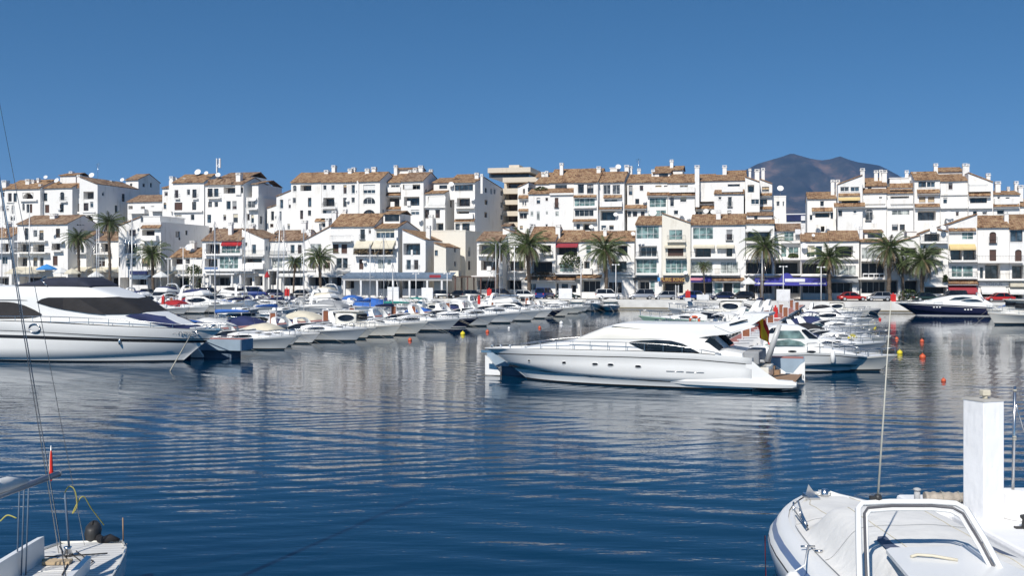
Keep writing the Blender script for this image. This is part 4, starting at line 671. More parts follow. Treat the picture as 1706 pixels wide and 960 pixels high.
Hs('H', "white slant-roofed house with straw awning and dark red shop awning", 636, 828, 465, -1.5, 13, ('gr', [(636, 496), (828, 430)]), [('gW', 726, 542, 803, 596), ('b', 652, 662, 728, 734), ('b', 736, 662, 822, 734), ('gW', 656, 772, 728, 846), ('gW', 732, 772, 800, 846), ('kD', 650, 950, 830, 985)],
   [('til', 640, 822, 520, 536, .6), ('dish', 686, 514, 10, -.3), ('awn', 648, 822, 628, 655, 'yellow', 1.1), ('bal', 640, 830, 738, 1.1, 'r'), ('bal', 640, 830, 850, .9, 'r'), ('til', 638, 836, 866, 888, 1.1), ('awn', 644, 834, 904, 948, 'wine', 1.6)])
Hs('H', "white house with tall arched maroon doors and a plain shop front with letters", 830, 1042, 512, -1.5, 13, ('s', 442), [('sar', 910, 546, 955, 620), ('s', 910, 664, 955, 740), ('b', 880, 760, 982, 858), ('wW', 845, 780, 870, 858), ('kD', 855, 930, 1025, 980)],
   [('bal', 832, 1140, 744, 1.3, 'r'), ('bal', 832, 1180, 862, 1.2, 'r'), ('ch', 1010, 1038, 410, 492, 2), ('sign', 838, 1040, 882, 908, WHITE, "TODUS", GREYW, .3, .75), ('awn', 860, 1026, 908, 950, 'white', 1.2)])
Hs('H', "white house with cream sign and white awning at the right edge", 1044, 1320, 526, -1.5, 13, ('s', 455), [('w', 1048, 532, 1130, 612), ('sa', 1080, 664, 1125, 742), ('b', 1060, 766, 1140, 858), ('b', 1160, 766, 1240, 858), ('sa', 1170, 664, 1215, 742), ('kD', 1050, 955, 1130, 990)],
   [('pent', 1046, 1200, 442, 500, 6, 5, 428), ('sign', 1050, 1200, 888, 912, CANV['cream'], None, None, .9), ('awn', 1048, 1200, 918, 952, 'white', 1.3)])
# blue restaurant canopy in front of the set-back houses
a = thing('restaurant_canopy', (*uv2w(uof(1257, -5), -5), GZ), -TH, "royal blue restaurant canopy with white lettering line and arched crest", 'canopy')
L_ = uof(1378, -5) - uof(1257, -5); zt = EYE + (HY - 463) / F * 178 - GZ; zb = EYE + (HY - 475.5) / F * 178 - GZ
mb = MB(); mb.poly([(0, 0, zb + .5), (L_, 0, zb + .5), (L_, 4, zt), (0, 4, zt)]); mb.poly([(0, 0, zb + .5), (L_, 0, zb + .5), (L_, 0, zb), (0, 0, zb)]); mb.build('awning_cloth', CANV['royal'], a, solid=.04)
mb = MB(); cx = L_ * .5; mb.poly([(cx - 2.0, .3, zb + .6)] + [(cx - 1.0 * math.cos(t * PI / 10) - .6, .3, zt - .1 + .9 * math.sin(t * PI / 10)) for t in range(11)] + [(cx + 1.2, .3, zb + .6)]); mb.build('crest_panel', CANV['royal'], a, solid=.06)
mb = MB(); mb.box(cx - .9, cx + 2.3, .2, .26, zb + .62, zb + 1.15); mb.box(.3, L_ * .42, -.05, -.03, zb + .26, zb + .42); mb.box(L_ * .62, L_ * .98, -.05, -.03, zb + .26, zb + .42); mb.build('lettering_board', SIGNW, a)
for t in (.005, .33, .66, .985): mb = MB(); mb.tube([(L_ * t, .1, 0), (L_ * t, .1, zb + .4)], .06, 6); mb.build('post', IRON, a)
# ------------------------------------------------------------------ boat builder (bow towards +x, waterline z = 0)
def sm(t): t = min(max(t, 0), 1); return t * t * (3 - 2 * t)
class Boat:
    def __init__(s, L, B, f0=1.0, f1=1.45, rake=.9, name='motor_boat', n=16, tr=.92, keel=-.35):
        s.L, s.B, s.f0, s.f1, s.rake, s.n, s.tr, s.keel = L, B, f0, f1, rake, n, tr, keel
        s.root = thing(name)
    def X(s, t): return -s.L / 2 + s.L * t
    def hb(s, t):
        b = s.tr + (1 - s.tr) * min(1, t / .4)
        if t > .42: b *= max(0, 1 - ((t - .42) / .58) ** 2.3)
        return max(s.B / 2 * b, .03)
    def zs(s, t): return s.f0 + (s.f1 - s.f0) * t ** 1.7
    def sec(s, t):
        x, b, z = s.X(t), s.hb(t), s.zs(t); r = s.rake * t ** 5; fl = 1 - .45 * t ** 3
        return [(x, b, z), (x - r * .06, b * .995 - .0, z - .13), (x - r * .08, b * .97, z - .16), (x - r * .45, b * (.88 if t < .55 else .88 - (t - .55) * .6), z * .5), (x - r * .8, b * .76 * fl, .18), (x - r * .86, b * .74 * fl, .08), (x - r, b * .45 * fl, s.keel * (1 - t ** 3 * .7)), (x - r, 0, s.keel * (1 - t ** 3 * .5) - .15)]
    def hull(s, m, band=None, boot=None, bottom=None):
        mb = MB(); ts = [i / s.n for i in range(s.n + 1)]; mats = [m, band or m, boot or BOOT, bottom or ANTI]
        mr = lambda j: {0: 0, 1: 1, 4: 2}.get(j, 0 if j < 4 else 3)
        P = [s.sec(t) for t in ts]
        mb.grid(P, mrow=mr); mb.grid([[(x, -y, z) for x, y, z in r] for r in P], mrow=mr)
        st = P[0]; mb.poly(st + [(x, -y, z) for x, y, z in st[::-1]])
        return mb.build('hull', mats, s.root)
    def deck(s, t0=.42, floor=.35, m=None, side=.86):
        mb = MB(); ts = [t0 + (1 - t0) * i / 10 for i in range(11)]
        mb.grid([[(s.X(t), s.hb(t) * k, s.zs(t) + .01 + .07 * (1 - k * k) * min(1, (1 - t) * 8)) for k in (-1, -.6, -.2, .2, .6, 1)] for t in ts])
        ta = [t0 * i / 5 for i in range(6)]
        for sg in (-1, 1):
            mb.grid([[(s.X(t), sg * s.hb(t), s.zs(t) + .01), (s.X(t), sg * s.hb(t) * side, s.zs(t) + .03), (s.X(t), sg * s.hb(t) * side, floor)] for t in ta], sm=False)
        f0, f1 = s.X(0), s.X(t0); w0, w1 = s.hb(0) * side, s.hb(t0) * side
        mb.poly([(f0, -w0, floor), (f1, -w1, floor), (f1, w1, floor), (f0, w0, floor)]); mb.poly([(f1, -w1, floor), (f1, w1, floor), (f1, w1, s.zs(t0)), (f1, -w1, s.zs(t0))])
        z = s.zs(0) - .12; mb.poly([(f0, -w0, floor), (f0, w0, floor), (f0, w0, z), (f0, -w0, z)]); mb.box(f0 - .35, f0 + .03, -w0 * .98, w0 * .98, .28, .36)
        return mb.build('deck', m or GEL, s.root)
    def dome(s, name, m, pts, kw=.8, e=.55, parent=None, n=9, z0=None, drop=.02):
        """rounded deckhouse / cover: pts = [(t, height above sheer, width factor)]"""
        mb = MB(); rows = []
        for t, h, w in pts:
            b = s.hb(t) * kw * w; base = (s.zs(t) if z0 is None else z0) - drop; row = []
            for i in range(n + 1):
                a = PI * i / n; c, q = math.cos(a), math.sin(a)
                row.append((s.X(t), b * math.copysign(abs(c) ** e, c), base + (h + drop) * abs(q) ** e))
            rows.append(row)
        mb.grid(rows); mb.poly(rows[0]); mb.poly(rows[-1])
        return mb.build(name, m, parent or s.root)
    def shield(s, t0, t1, h, kw=.82, rk=.5, m=None, frame=True, z=None):
        """wrap-round raked windscreen: side ends at t0, front at t1"""
        mb = MB(); lo, hi = [], []; n = 12; b0 = s.hb(t0) * kw; zb = s.zs((t0 + t1) / 2) + .05 if z is None else z
        for i in range(n + 1):
            a = PI * i / n - PI / 2; q = math.cos(a) ** .6 if math.cos(a) > 0 else 0; y = math.copysign(abs(math.sin(a)) ** .7, math.sin(a))
            x = s.X(t0) + (s.X(t1) - s.X(t0)) * q; lo.append((x, b0 * y, zb + .08)); hi.append((x - rk * (.3 + .7 * q), b0 * y * .9, zb + .08 + h * (.35 + .65 * min(1, q * 1.8))))
        mb.grid([lo, hi]); o = mb.build('windscreen', m or YGL, s.root)
        if frame: f = MB(); f.tube(hi, .03, 5); f.tube(lo, .025, 4); f.build('windscreen_frame', FRAMEW, o)
        return o
    def rail(s, t0=.45, t1=.985, h=.5, n=6):
        mb = MB(); ts = [t0 + (t1 - t0) * i / n for i in range(n + 1)]; r = .018 + s.L * .0006
        for sg in (-1, 1): mb.tube([(s.X(t) + (.12 if t > .9 else 0), sg * max(s.hb(t) * .93, .05), s.zs(t) + h * (1 if i else .1)) for i, t in enumerate(ts)], r, 4)
        for t in ts[1:]:
            for sg in (-1, 1): mb.tube([(s.X(t) - .05, sg * s.hb(t) * .93, s.zs(t)), (s.X(t), sg * s.hb(t) * .93, s.zs(t) + h)], r * .8, 4, caps=False)
        o = mb.build('bow_rail', STEEL, s.root)
        m = MB(); x, z = s.X(.97), s.zs(.97); m.tube([(x, .1, z), (x + 1.6, .5, z * .42), (x + 2.8, .9, -.1)], .018, 3); m.build('bow_line', ROPE, s.root); return o
    def arch(s, t, h, w=.85, m=None, lean=-.7, thick=.16):
        mb = MB(); b = s.hb(t) * w; z = s.zs(t); pts = []
        for i in range(13):
            a = PI * i / 12; q = math.sin(a) ** .5; pts.append((q, b * math.copysign(abs(math.cos(a)) ** .5, math.cos(a)) * (1 - .12 * q)))
        rows = [[(s.X(t) + lean * q + dx * (1.7 - q * .7), y, z + h * q + dz) for dx, dz in ((-.22, -.0), (.22, .0), (.22, thick * .8), (-.22, thick * .8))] for q, y in pts]
        mb.grid(rows, closed=True, sm=False); return mb.build('radar_arch', m or GEL, s.root)
    def seats(s, m=None, fl=.35):
        mb = MB(); w = s.hb(.1) * .7
        mb.box(s.X(.03), s.X(.10), -w, w, fl, fl + .45); mb.box(s.X(.02), s.X(.035), -w, w, fl + .45, fl + .8)
        for sg in (-1, 1): mb.box(s.X(.26), s.X(.31), sg * w * .55 - .25, sg * w * .55 + .25, fl, fl + .5); mb.box(s.X(.255), s.X(.27), sg * w * .55 - .25, sg * w * .55 + .25, fl + .5, fl + 1.0)
        return mb.build('seats', m or CANV['white'], s.root, bevel=.03)
    def outboard(s, y=0, m=None):
        mb = MB(); x = s.X(0) - .5; mb.lathe([(.05, .55), (.2, .6), (.24, .85), (.2, 1.1), (.1, 1.2)], (x, y, 0), 10); mb.box(x - .08, x + .1, y - .07, y + .07, -.4, .6); return mb.build('outboard_motor', m or IRON, s.root)
    def fenders(s, ts=(.15, .5), sides=(-1, 1)):
        for t in ts:
            for sg in sides:
                b = s.hb(t) + .12; mb = MB(); mb.lathe([(.02, -.32), (.09, -.27), (.12, -.1), (.12, .15), (.08, .27), (.02, .32)], (s.X(t), sg * b, s.zs(t) * .45), 8); mb.tube([(s.X(t), sg * b, s.zs(t) * .45 + .3), (s.X(t), sg * (b - .1), s.zs(t))], .012, 3); mb.build('fender', WB, s.root)
    def sidewin(s, t0, t1, h0, h1, kw, m=None, e=.55):
        for sg in (-1, 1):
            mb = MB(); top, bot = [], []
            for i in range(9):
                t = t0 + (t1 - t0) * i / 8; b = s.hb(t) * kw; q = math.sin(PI * min(1, max(0, i / 8))) ** .45; hm = (h0 + h1) / 2
                za, zb_ = hm - (hm - h0) * q, hm + (h1 - hm) * q
                bot.append((s.X(t), sg * (b + .02), s.zs(t) + za)); top.append((s.X(t), sg * (b * .93 + .02), s.zs(t) + zb_))
            mb.grid([bot, top]); mb.build('side_window', m or YGL, s.root)
def mk_cruiser():
    b = Boat(11, 3.6, .88, 1.35, 1.5, 'motor_cruiser'); b.hull(GEL, STRIPE); b.deck(.40, .55)
    b.dome('cabin_top', GEL, [(.40, .62, 1), (.48, .62, 1), (.58, .48, .97), (.70, .26, .9), (.82, .07, .8)], .78); b.sidewin(.45, .64, .12, .34, .785)
    b.shield(.28, .52, .62, .8, .75); b.arch(.16, 1.25); b.rail(); b.seats(); b.fenders()
    for t in (.6, .7): m = MB(); m.box(b.X(t), b.X(t) + .5, -.25, .25, b.zs(t) + (.42 if t < .65 else .24), b.zs(t) + (.5 if t < .65 else .31)); m.build('deck_hatch', YGL, b.root, bevel=.03)
    return b.root
def mk_covered():
    b = Boat(9, 3.1, .78, 1.12, 1.1, 'motor_boat'); b.hull(GEL, BOOT); b.deck(.42, .5)
    b.dome('cabin_top', GEL, [(.42, .45, 1), (.52, .42, 1), (.65, .26, .93), (.8, .05, .8)], .78)
    b.dome('cockpit_cover', CANV['navy'], [(.0, .05, 1.05), (.06, .55, 1.05), (.2, .95, 1.0), (.33, 1.08, .95), (.42, .85, .95), (.52, .44, .93)], .93, .65)
    b.rail(h=.42); b.fenders((.3,)); b.outboard(); return b.root
def mk_sport():
    b = Boat(8, 2.7, .62, .92, 1.2, 'speedboat'); b.hull(GEL, NAVY); b.deck(.45, .4); b.dome('foredeck_cuddy', GEL, [(.45, .28, 1), (.6, .26, .95), (.8, .06, .8)], .8)
    b.shield(.34, .54, .5, .85, .55, TINT); b.seats(CANV['cream']); b.rail(h=.3, n=4); b.outboard(-.35); b.outboard(.35); b.arch(.14, .95, .85, GEL, -.6, .12); return b.root
def mk_dark():
    b = Boat(11, 3.3, .78, 1.2, 1.8, 'express_cruiser'); b.hull(NAVY, GEL, GEL, ANTI); b.deck(.45, .5); b.dome('cabin_top', GEL, [(.45, .4, 1), (.6, .34, .95), (.82, .05, .8)], .78)
    b.shield(.30, .56, .55, .82, .9); b.dome('cockpit_cover', CANV['black'], [(.02, .1, 1), (.1, .5, 1), (.25, .75, .95), (.36, .72, .9), (.40, .5, .88)], .9, .65); b.rail(h=.4); b.fenders((.4,)); return b.root
def mk_fly():
    b = Boat(13, 4.2, 1.1, 1.6, 1.7, 'flybridge_yacht'); b.hull(GEL, STRIPE); b.deck(.22, .8)
    b.dome('saloon', GEL, [(.22, 1.55, 1), (.35, 1.55, 1), (.48, 1.45, 1), (.56, .8, .98), (.68, .42, .93), (.84, .06, .8)], .8, .4)
    b.sidewin(.25, .53, .45, 1.15, .815); b.sidewin(.6, .72, .12, .3, .79); b.shield(.42, .58, .75, .78, .95, z=b.zs(.5) + .62)
    b.dome('flybridge', GEL, [(.08, 1.72, 1), (.12, 1.95, 1), (.3, 2.15, .95), (.42, 2.35, .9), (.47, 1.75, .85)], .72, .35, drop=-1.55)
    b.dome('flybridge_cover', CANV['navy'], [(.14, 2.1, .9), (.2, 2.5, .9), (.34, 2.6, .85), (.42, 2.38, .8)], .7, .6, drop=-2.0); b.arch(.12, 3.1, .78, GEL, .5); b.rail(h=.55); b.fenders((.2, .45)); return b.root
def mk_hardtop():
    b = Boat(10, 3.3, .9, 1.3, 1.0, 'pilothouse_boat'); b.hull(GEL2, TEAK); b.deck(.33, .6)
    b.dome('wheelhouse', GEL2, [(.33, 1.45, 1), (.36, 1.5, 1), (.5, 1.5, .97), (.56, 1.35, .95)], .74, .3)
    b.sidewin(.36, .54, .6, 1.2, .76); m = MB(); m.box(b.X(.565) - .02, b.X(.565) + .06, -1.0, 1.0, b.zs(.5) + .65, b.zs(.5) + 1.2); m.build('front_window', YGL, b.root)
    b.dome('cabin_top', GEL2, [(.56, .5, 1), (.7, .42, .95), (.84, .08, .8)], .74); m = MB(); m.box(b.X(.27), b.X(.60), -1.25, 1.25, b.zs(.4) + 1.5, b.zs(.4) + 1.6); m.build('hardtop', GEL2, b.root, bevel=.03)
    b.rail(h=.5); b.fenders((.3,)); return b.root
def mk_bimini():
    b = Boat(7.5, 2.6, .65, .95, .9, 'open_boat'); b.hull(GEL, BOOT); b.deck(.48, .4); b.dome('console', GEL, [(.28, .6, .5), (.33, .75, .5), (.40, .55, .5)], .7, .4); b.seats(); b.outboard()
    m = MB(); m.grid([[(b.X(.1) + i * .55, y, b.zs(.2) + 1.25 - y * y * .08 - .05 * (i - 2) ** 2) for y in (-1.1, -.55, 0, .55, 1.1)] for i in range(5)]); bm_ = m.build('bimini_top', CANV['blue'], b.root, solid=.03)
    m = MB()
    for i in (0, 2, 4):
        for sg in (-1, 1): m.tube([(b.X(.22), sg * 1.1, b.zs(.2)), (b.X(.1) + i * .55, sg * 1.1, b.zs(.2) + 1.15)], .018, 4)
    m.build('bimini_frame', STEEL, bm_); b.rail(h=.35, n=4); return b.root
def mk_rib():
    b = Boat(5.6, 2.2, .62, .85, .6, 'inflatable_dinghy'); b.hull(CANV['grey'], BOOT); b.deck(.55, .3); m = MB()
    for sg in (-1, 1): m.tube([(b.X(t), sg * b.hb(t), b.zs(t)) for t in (0, .2, .4, .6, .75, .88, .96, 1)], [.2, .24, .24, .24, .23, .21, .18, .1], 8)
    m.build('air_tube', CANV['grey'], b.root); b.outboard(); return b.root
def mk_sail(H=13, col='navy'):
    b = Boat(9.5, 3.0, .8, 1.05, 1.2, 'sailing_boat', tr=.7); b.hull(GEL, NAVY); b.deck(.34, .5); b.dome('coachroof', GEL, [(.34, .42, .8), (.5, .42, .78), (.68, .3, .7), (.8, .05, .6)], .75, .4); b.sidewin(.38, .62, .1, .28, .6)
    x = b.X(.56); m = MB(); m.tube([(x, 0, b.zs(.5)), (x, 0, H)], [.085, .06], 8); mast = m.build('mast', ALU, b.root)
    m = MB(); m.tube([(x, -.9, H * .55), (x, .9, H * .55)], .03, 4); m.build('spreader', ALU, mast)
    m = MB(); m.tube([(x, 0, 2.5), (b.X(.08), 0, 2.65)], .06, 6); boom = m.build('boom', ALU, b.root)
    m = MB(); m.tube([(x - .1, 0, 2.68), (x - 1, 0, 2.75), (b.X(.25), 0, 2.78), (b.X(.1), 0, 2.74)], [.24, .2, .16, .1], 8); m.build('furled_sail', CANV[col], b.root)
    m = MB(); r = .018
    m.tube([(x, 0, H), (b.X(.99), 0, b.zs(1))], r, 3); m.tube([(x, 0, H), (b.X(0), 0, 1)], r, 3)
    for sg in (-1, 1): m.tube([(x, 0, H), (x, sg * .9, H * .55), (x, sg * 1.35, 1.1)], r, 3)
    m.build('rigging', STEEL, b.root); b.rail(h=.5); b.fenders((.3,)); return b.root
PROTO = {'cruiser': mk_cruiser(), 'covered': mk_covered(), 'sport': mk_sport(), 'dark': mk_dark(), 'fly': mk_fly(), 'hardtop': mk_hardtop(), 'bimini': mk_bimini(), 'rib': mk_rib(), 'sail': mk_sail()}
USED = set()
SOFT = ('cockpit_cover', 'flybridge_cover', 'bimini_top', 'furled_sail')
KW = {'cruiser': 'white motor cruiser with radar arch', 'covered': 'white motorboat under a {c} cover', 'sport': 'open white speedboat with navy band', 'dark': 'dark-hulled express cruiser with {c} cover', 'fly': 'white flybridge yacht with {c} bridge cover',
      'hardtop': 'cream pilothouse boat with wood trim', 'bimini': 'small open boat under a {c} sunshade', 'rib': 'small grey inflatable dinghy', 'sail': 'white sailing boat with {c} sail cover'}
NCOUNT = {}
def put_boat(kind, x, y, deg, where, col=None, sc=1.0, mast=None, cruisercover=True):
    r = PROTO[kind]
    if kind in USED: r = copy_tree(r)
    USED.add(kind); r.location = (x, y, rnd.uniform(-.05, .03)); r.rotation_euler = (rnd.uniform(-.012, .012), 0, math.radians(deg)); r.scale = (sc, sc * rnd.uniform(.95, 1.05), sc)
    c = col or 'navy'
    for ch in r.children:
        n = ch.name.split('.')[0]
        if n in SOFT: remat(ch, 0, CANV[c])
        if n == 'hull' and kind in ('covered', 'cruiser', 'sport', 'fly') : remat(ch, 1, rnd.choice([BOOT, GEL, STRIPE, NAVY, GEL])); remat(ch, 0, rnd.choice([GEL, GEL2, HULLG, HULLG]))  # grey-white is listed twice to put shade into the hull colours
        if mast and n in ('mast', 'rigging'): ch.scale = (1, 1, mast)
    if kind != 'sail' and rnd.random() < .25: pass
    tag(r, KW[kind].format(c=c) + ', ' + where, 'sailing boat' if kind == 'sail' else 'boat', 'boats moored in the marina'); return r
ORD = ['first', 'second', 'third', 'fourth', 'fifth', 'sixth', 'seventh', 'eighth', 'ninth', 'tenth', 'eleventh', 'twelfth'] + [f'{i}th' for i in range(13, 40)]
COLW = ['navy'] * 6 + ['black'] * 3 + ['blue'] * 3 + ['charcoal', 'white', 'grey', 'grey', 'cream', 'green', 'red', 'white']
def row(p0, d, n, step, side, kinds, where, off=1.6, start=0, jit=1.1, ang=0, cols=None, smin=1.0):
    """boats along a pontoon: stern to the pontoon, bow pointing out on the given side (+1 right, -1 left)"""
    nx, ny = d[1] * side, -d[0] * side
    for i in range(n):
        k, sc = kinds[i % len(kinds)], rnd.uniform(.82, 1.1)
        hm = None
        if isinstance(k, tuple):
            if len(k) > 2: hm = k[2]
            k, sc = k[:2]
        if k is None: continue
        sc *= smin
        L = {'cruiser': 11, 'covered': 9, 'sport': 8, 'dark': 11, 'fly': 13, 'hardtop': 10, 'bimini': 7.5, 'rib': 5.6, 'sail': 9.5}[k] * sc
        s = start + i * step + rnd.uniform(-.2, .2); o = off - (.45 if p0 == P3a else 0) + L / 2 + rnd.uniform(0, jit)
        rb = put_boat(k, p0[0] + d[0] * s + nx * o, p0[1] + d[1] * s + ny * o, math.degrees(math.atan2(ny, nx)) + rnd.uniform(-4.5, 4.5) + ang, f'{ORD[i]} on ' + where, (cols[i % len(cols)] if cols else rnd.choice(COLW)), sc)
        if hm:
            for ch in rb.children:
                if ch.name.startswith('hull'): remat(ch, 0, hm)
            rb['label'] = {id(YEL): 'yellow-hulled ', id(TEALH): 'pale green '}.get(id(hm), 'dark-hulled ') + rb['label'].replace('white ', '')
def nrmz(x, y): l = math.hypot(x, y); return (x / l, y / l)
def pontoon(a, b, label, w=2.0):
    d = nrmz(b[0] - a[0], b[1] - a[1]); L = math.hypot(b[0] - a[0], b[1] - a[1]); o = thing('pontoon', (a[0], a[1], 0), math.atan2(d[1], d[0]), label, 'pontoon', 'pontoons of the marina')
    m = MB(); m.box(0, L, -w / 2, w / 2, .92, 1.1); m.build('deck', DECKRED, o)
    m = MB(); m.box(0, L, -w / 2 - .06, -w / 2 - .002, .86, 1.12); m.box(0, L, w / 2 + .002, w / 2 + .06, .86, 1.12); m.box(-.07, -.002, -w / 2, w / 2, .86, 1.12); m.build('edge_beam', CONC, o)
    m = MB()
    for i in range(int(L / 6)): m.box(i * 6 + .6, i * 6 + 3.4, -w / 2 + .15, w / 2 - .15, -.3, .915)
    m.build('float', GREYW, o); return o, d, L
P1a, P1b = (-31.4, 75.5), (4.5, 170)
P1, D1, L1 = pontoon(P1a, P1b, "long red-decked pontoon in the left middle of the marina")
P2a, P2b = (-68, 132), (-40.5, 187)
P2, D2, L2 = pontoon(P2a, P2b, "red-decked pontoon behind the first one, far left")
P3a, P3b = (11.3, 60.5), (44.2, 161)
P3, D3, L3 = pontoon(P3a, P3b, "red-decked pontoon on the right behind the big white yacht", 1.3)
row(P1a, D1, 27, 3.55, 1, ['cruiser', 'sport', ('cruiser', .95), ('cruiser', .85), ('covered', 1.0), ('cruiser', 1), ('cruiser', .9), ('hardtop', 1.05), ('cruiser', 1.12), ('sport', 1.15, YEL), ('cruiser', 1.1), ('dark', .95), ('dark', 1.05), ('cruiser', 1.15), 'covered', ('cruiser', 1.15), ('sport', 1, NAVY), ('cruiser', 1.2), ('cruiser', 1.0), ('fly', .85), ('dark', 1.05), ('cruiser', 1.1)],
    "right side of left pontoon", start=3, smin=.9, cols=['grey', 'navy', 'white', 'grey', 'cream', 'navy', 'grey', 'blue'])
row(P1a, D1, 26, 3.45, -1, [('covered', 1.1), ('bimini', 1.1), ('covered', 1.15), ('sail', 1.0), ('covered', 1.1), ('cruiser', 1), ('dark', .9), ('covered', 1.2), ('sail', 1), 'cruiser', 'covered', ('covered', 1.2), 'sport', 'sail', 'bimini', 'covered', 'cruiser', 'hardtop', 'covered', ('fly', .8), 'sport', 'cruiser'],
    "left side of left pontoon", start=14, smin=.84, cols=['navy', 'blue', 'white', 'blue', 'navy', 'grey', 'navy', 'cream', 'white', 'navy', 'blue', 'slate', 'white', 'green'])
row(P2a, D2, 16, 3.5, 1, ['cruiser', 'cruiser', 'covered', 'hardtop', 'cruiser', 'sail', 'bimini', 'cruiser', 'covered', 'fly', 'sport', 'covered', 'bimini'], "right side of far-left pontoon", start=2, cols=['navy', 'white', 'red', 'navy', 'slate', 'blue'])
row(P2a, D2, 16, 3.5, -1, ['covered', 'cruiser', 'fly', 'sport', 'covered', 'hardtop', 'bimini', 'sail', 'cruiser', 'covered', 'cruiser', 'sport', 'covered'], "left side of far-left pontoon", start=2)
row(P3a, D3, 24, 4.1, 1, [None, ('cruiser', .78), ('sport', .95), ('bimini', .9), ('cruiser', .8), ('covered', .9), ('cruiser', .78), ('cruiser', .72), ('covered', .85), ('dark', .7), ('sport', .9), ('cruiser', .75), ('covered', .8), ('sport', .8), ('bimini', .9), ('fly', .6), ('sport', .8), ('covered', .8), ('cruiser', .7), ('sport', .8), ('covered', .8), ('hardtop', .8), ('bimini', .8), None],
    "right side of right pontoon", start=2, cols=['navy', 'black', 'black', 'white', 'black', 'navy', 'navy'])
row(P3a, D3, 20, 4.7, -1, [None, None, 'bimini', ('covered', .8), ('sport', .9), 'bimini', ('covered', .85), 'sport', ('cruiser', .8), 'bimini', ('cruiser', 1.1, TEALH), ('covered', 1), 'sport', ('cruiser', .9), ('hardtop', 1.1), ('cruiser', 1.15), ('sport', 1.1), ('cruiser', 1.1), None, None],
    "left side of right pontoon", start=2, cols=['white', 'cream', 'white'])
# boats lying bow-out along the quay
def quay_pt(px):
    for (x0, y0), (x1, y1) in zip(quay, quay[1:]):
        t = (px - CX) / F; den = (x1 - x0) - t * (y1 - y0)
        if abs(den) < 1e-9: continue
        k = (t * y0 - x0) / den
        if 0 <= k <= 1: return x0 + k * (x1 - x0), y0 + k * (y1 - y0), math.degrees(math.atan2(y1 - y0, x1 - x0))
for i, (px, k, c, sc) in enumerate([(8, 'fly', 'blue', .9), (40, 'covered', 'navy', 1), (75, 'cruiser', 'navy', 1), (110, 'covered', 'skyblue', 1.1), (140, 'covered', 'white', 1), (172, 'hardtop', 'navy', 1.2), (205, 'cruiser', 'navy', 1.1), (232, 'bimini', 'blue', 1), (262, 'covered', 'navy', 1), (292, 'fly', 'navy', .95), (322, 'cruiser', 'navy', 1),
        (352, 'covered', 'charcoal', 1), (384, 'hardtop', 'navy', 1), (412, 'covered', 'navy', 1.2), (440, 'covered', 'navy', 1.1), (468, 'bimini', 'navy', 1), (500, 'covered', 'navy', 1.1), (528, 'cruiser', 'navy', 1.1), (556, 'fly', 'cream', .95), (584, 'covered', 'grey', 1.25), (606, 'covered', 'blue', 1.2), (634, 'bimini', 'white', 1), (664, 'covered', 'navy', 1), (696, 'sport', 'navy', 1), (728, 'covered', 'white', 1), (762, 'sport', 'navy', 1), (795, 'hardtop', 'navy', .9), (826, 'cruiser', 'navy', .9), (856, 'covered', 'navy', .9), (884, 'hardtop', 'navy', .9), (912, 'sport', 'navy', 1), (940, 'cruiser', 'white', .9), (966, 'sport', 'navy', 1), (992, 'cruiser', 'navy', 1), (1020, 'sport', 'black', 1.1)]):
    x, y, a = quay_pt(px); n_ = math.radians(a - 90); L = 5.6 * sc
    put_boat(k, x + math.cos(n_) * L, y + math.sin(n_) * L, a - 90, f'{ORD[i]} from left along far quay', c, sc)

for i, (px, Y, k, c, sc, dg) in enumerate([(215, 172, 'cruiser', 'navy', 1, -20), (248, 168, 'fly', 'navy', .85, -24), (300, 166, 'cruiser', 'white', .9, -18), (333, 170, 'covered', 'navy', 1, -22), (362, 163, 'cruiser', 'red', .9, 160), (395, 168, 'hardtop', 'navy', .9, -20), (428, 158, 'covered', 'slate', 1, -22), (462, 165, 'cruiser', 'navy', .9, 158), (497, 160, 'bimini', 'navy', 1.1, -22), (530, 156, 'covered', 'grey', 1.1, 160), (561, 162, 'fly', 'cream', .8, -22),
        (598, 158, 'covered', 'blue', 1.2, 160), (622, 166, 'cruiser', 'navy', .9, -20), (650, 160, 'sport', 'blue', 1.1, -22), (684, 164, 'covered', 'white', 1, -22), (715, 160, 'bimini', 'green', 1.2, -22), (742, 165, 'cruiser', 'navy', .9, -22), (120, 160, 'covered', 'blue', 1.1, -20), (165, 165, 'cruiser', 'navy', 1, -22), (190, 158, 'bimini', 'blue', 1.1, -20), (88, 168, 'fly', 'navy', .9, -20), (35, 160, 'covered', 'navy', 1.1, -20)]):
    put_boat(k, (px - CX) / F * Y, Y, dg, f'{ORD[i]} loose-moored in the inner basin', c, sc)
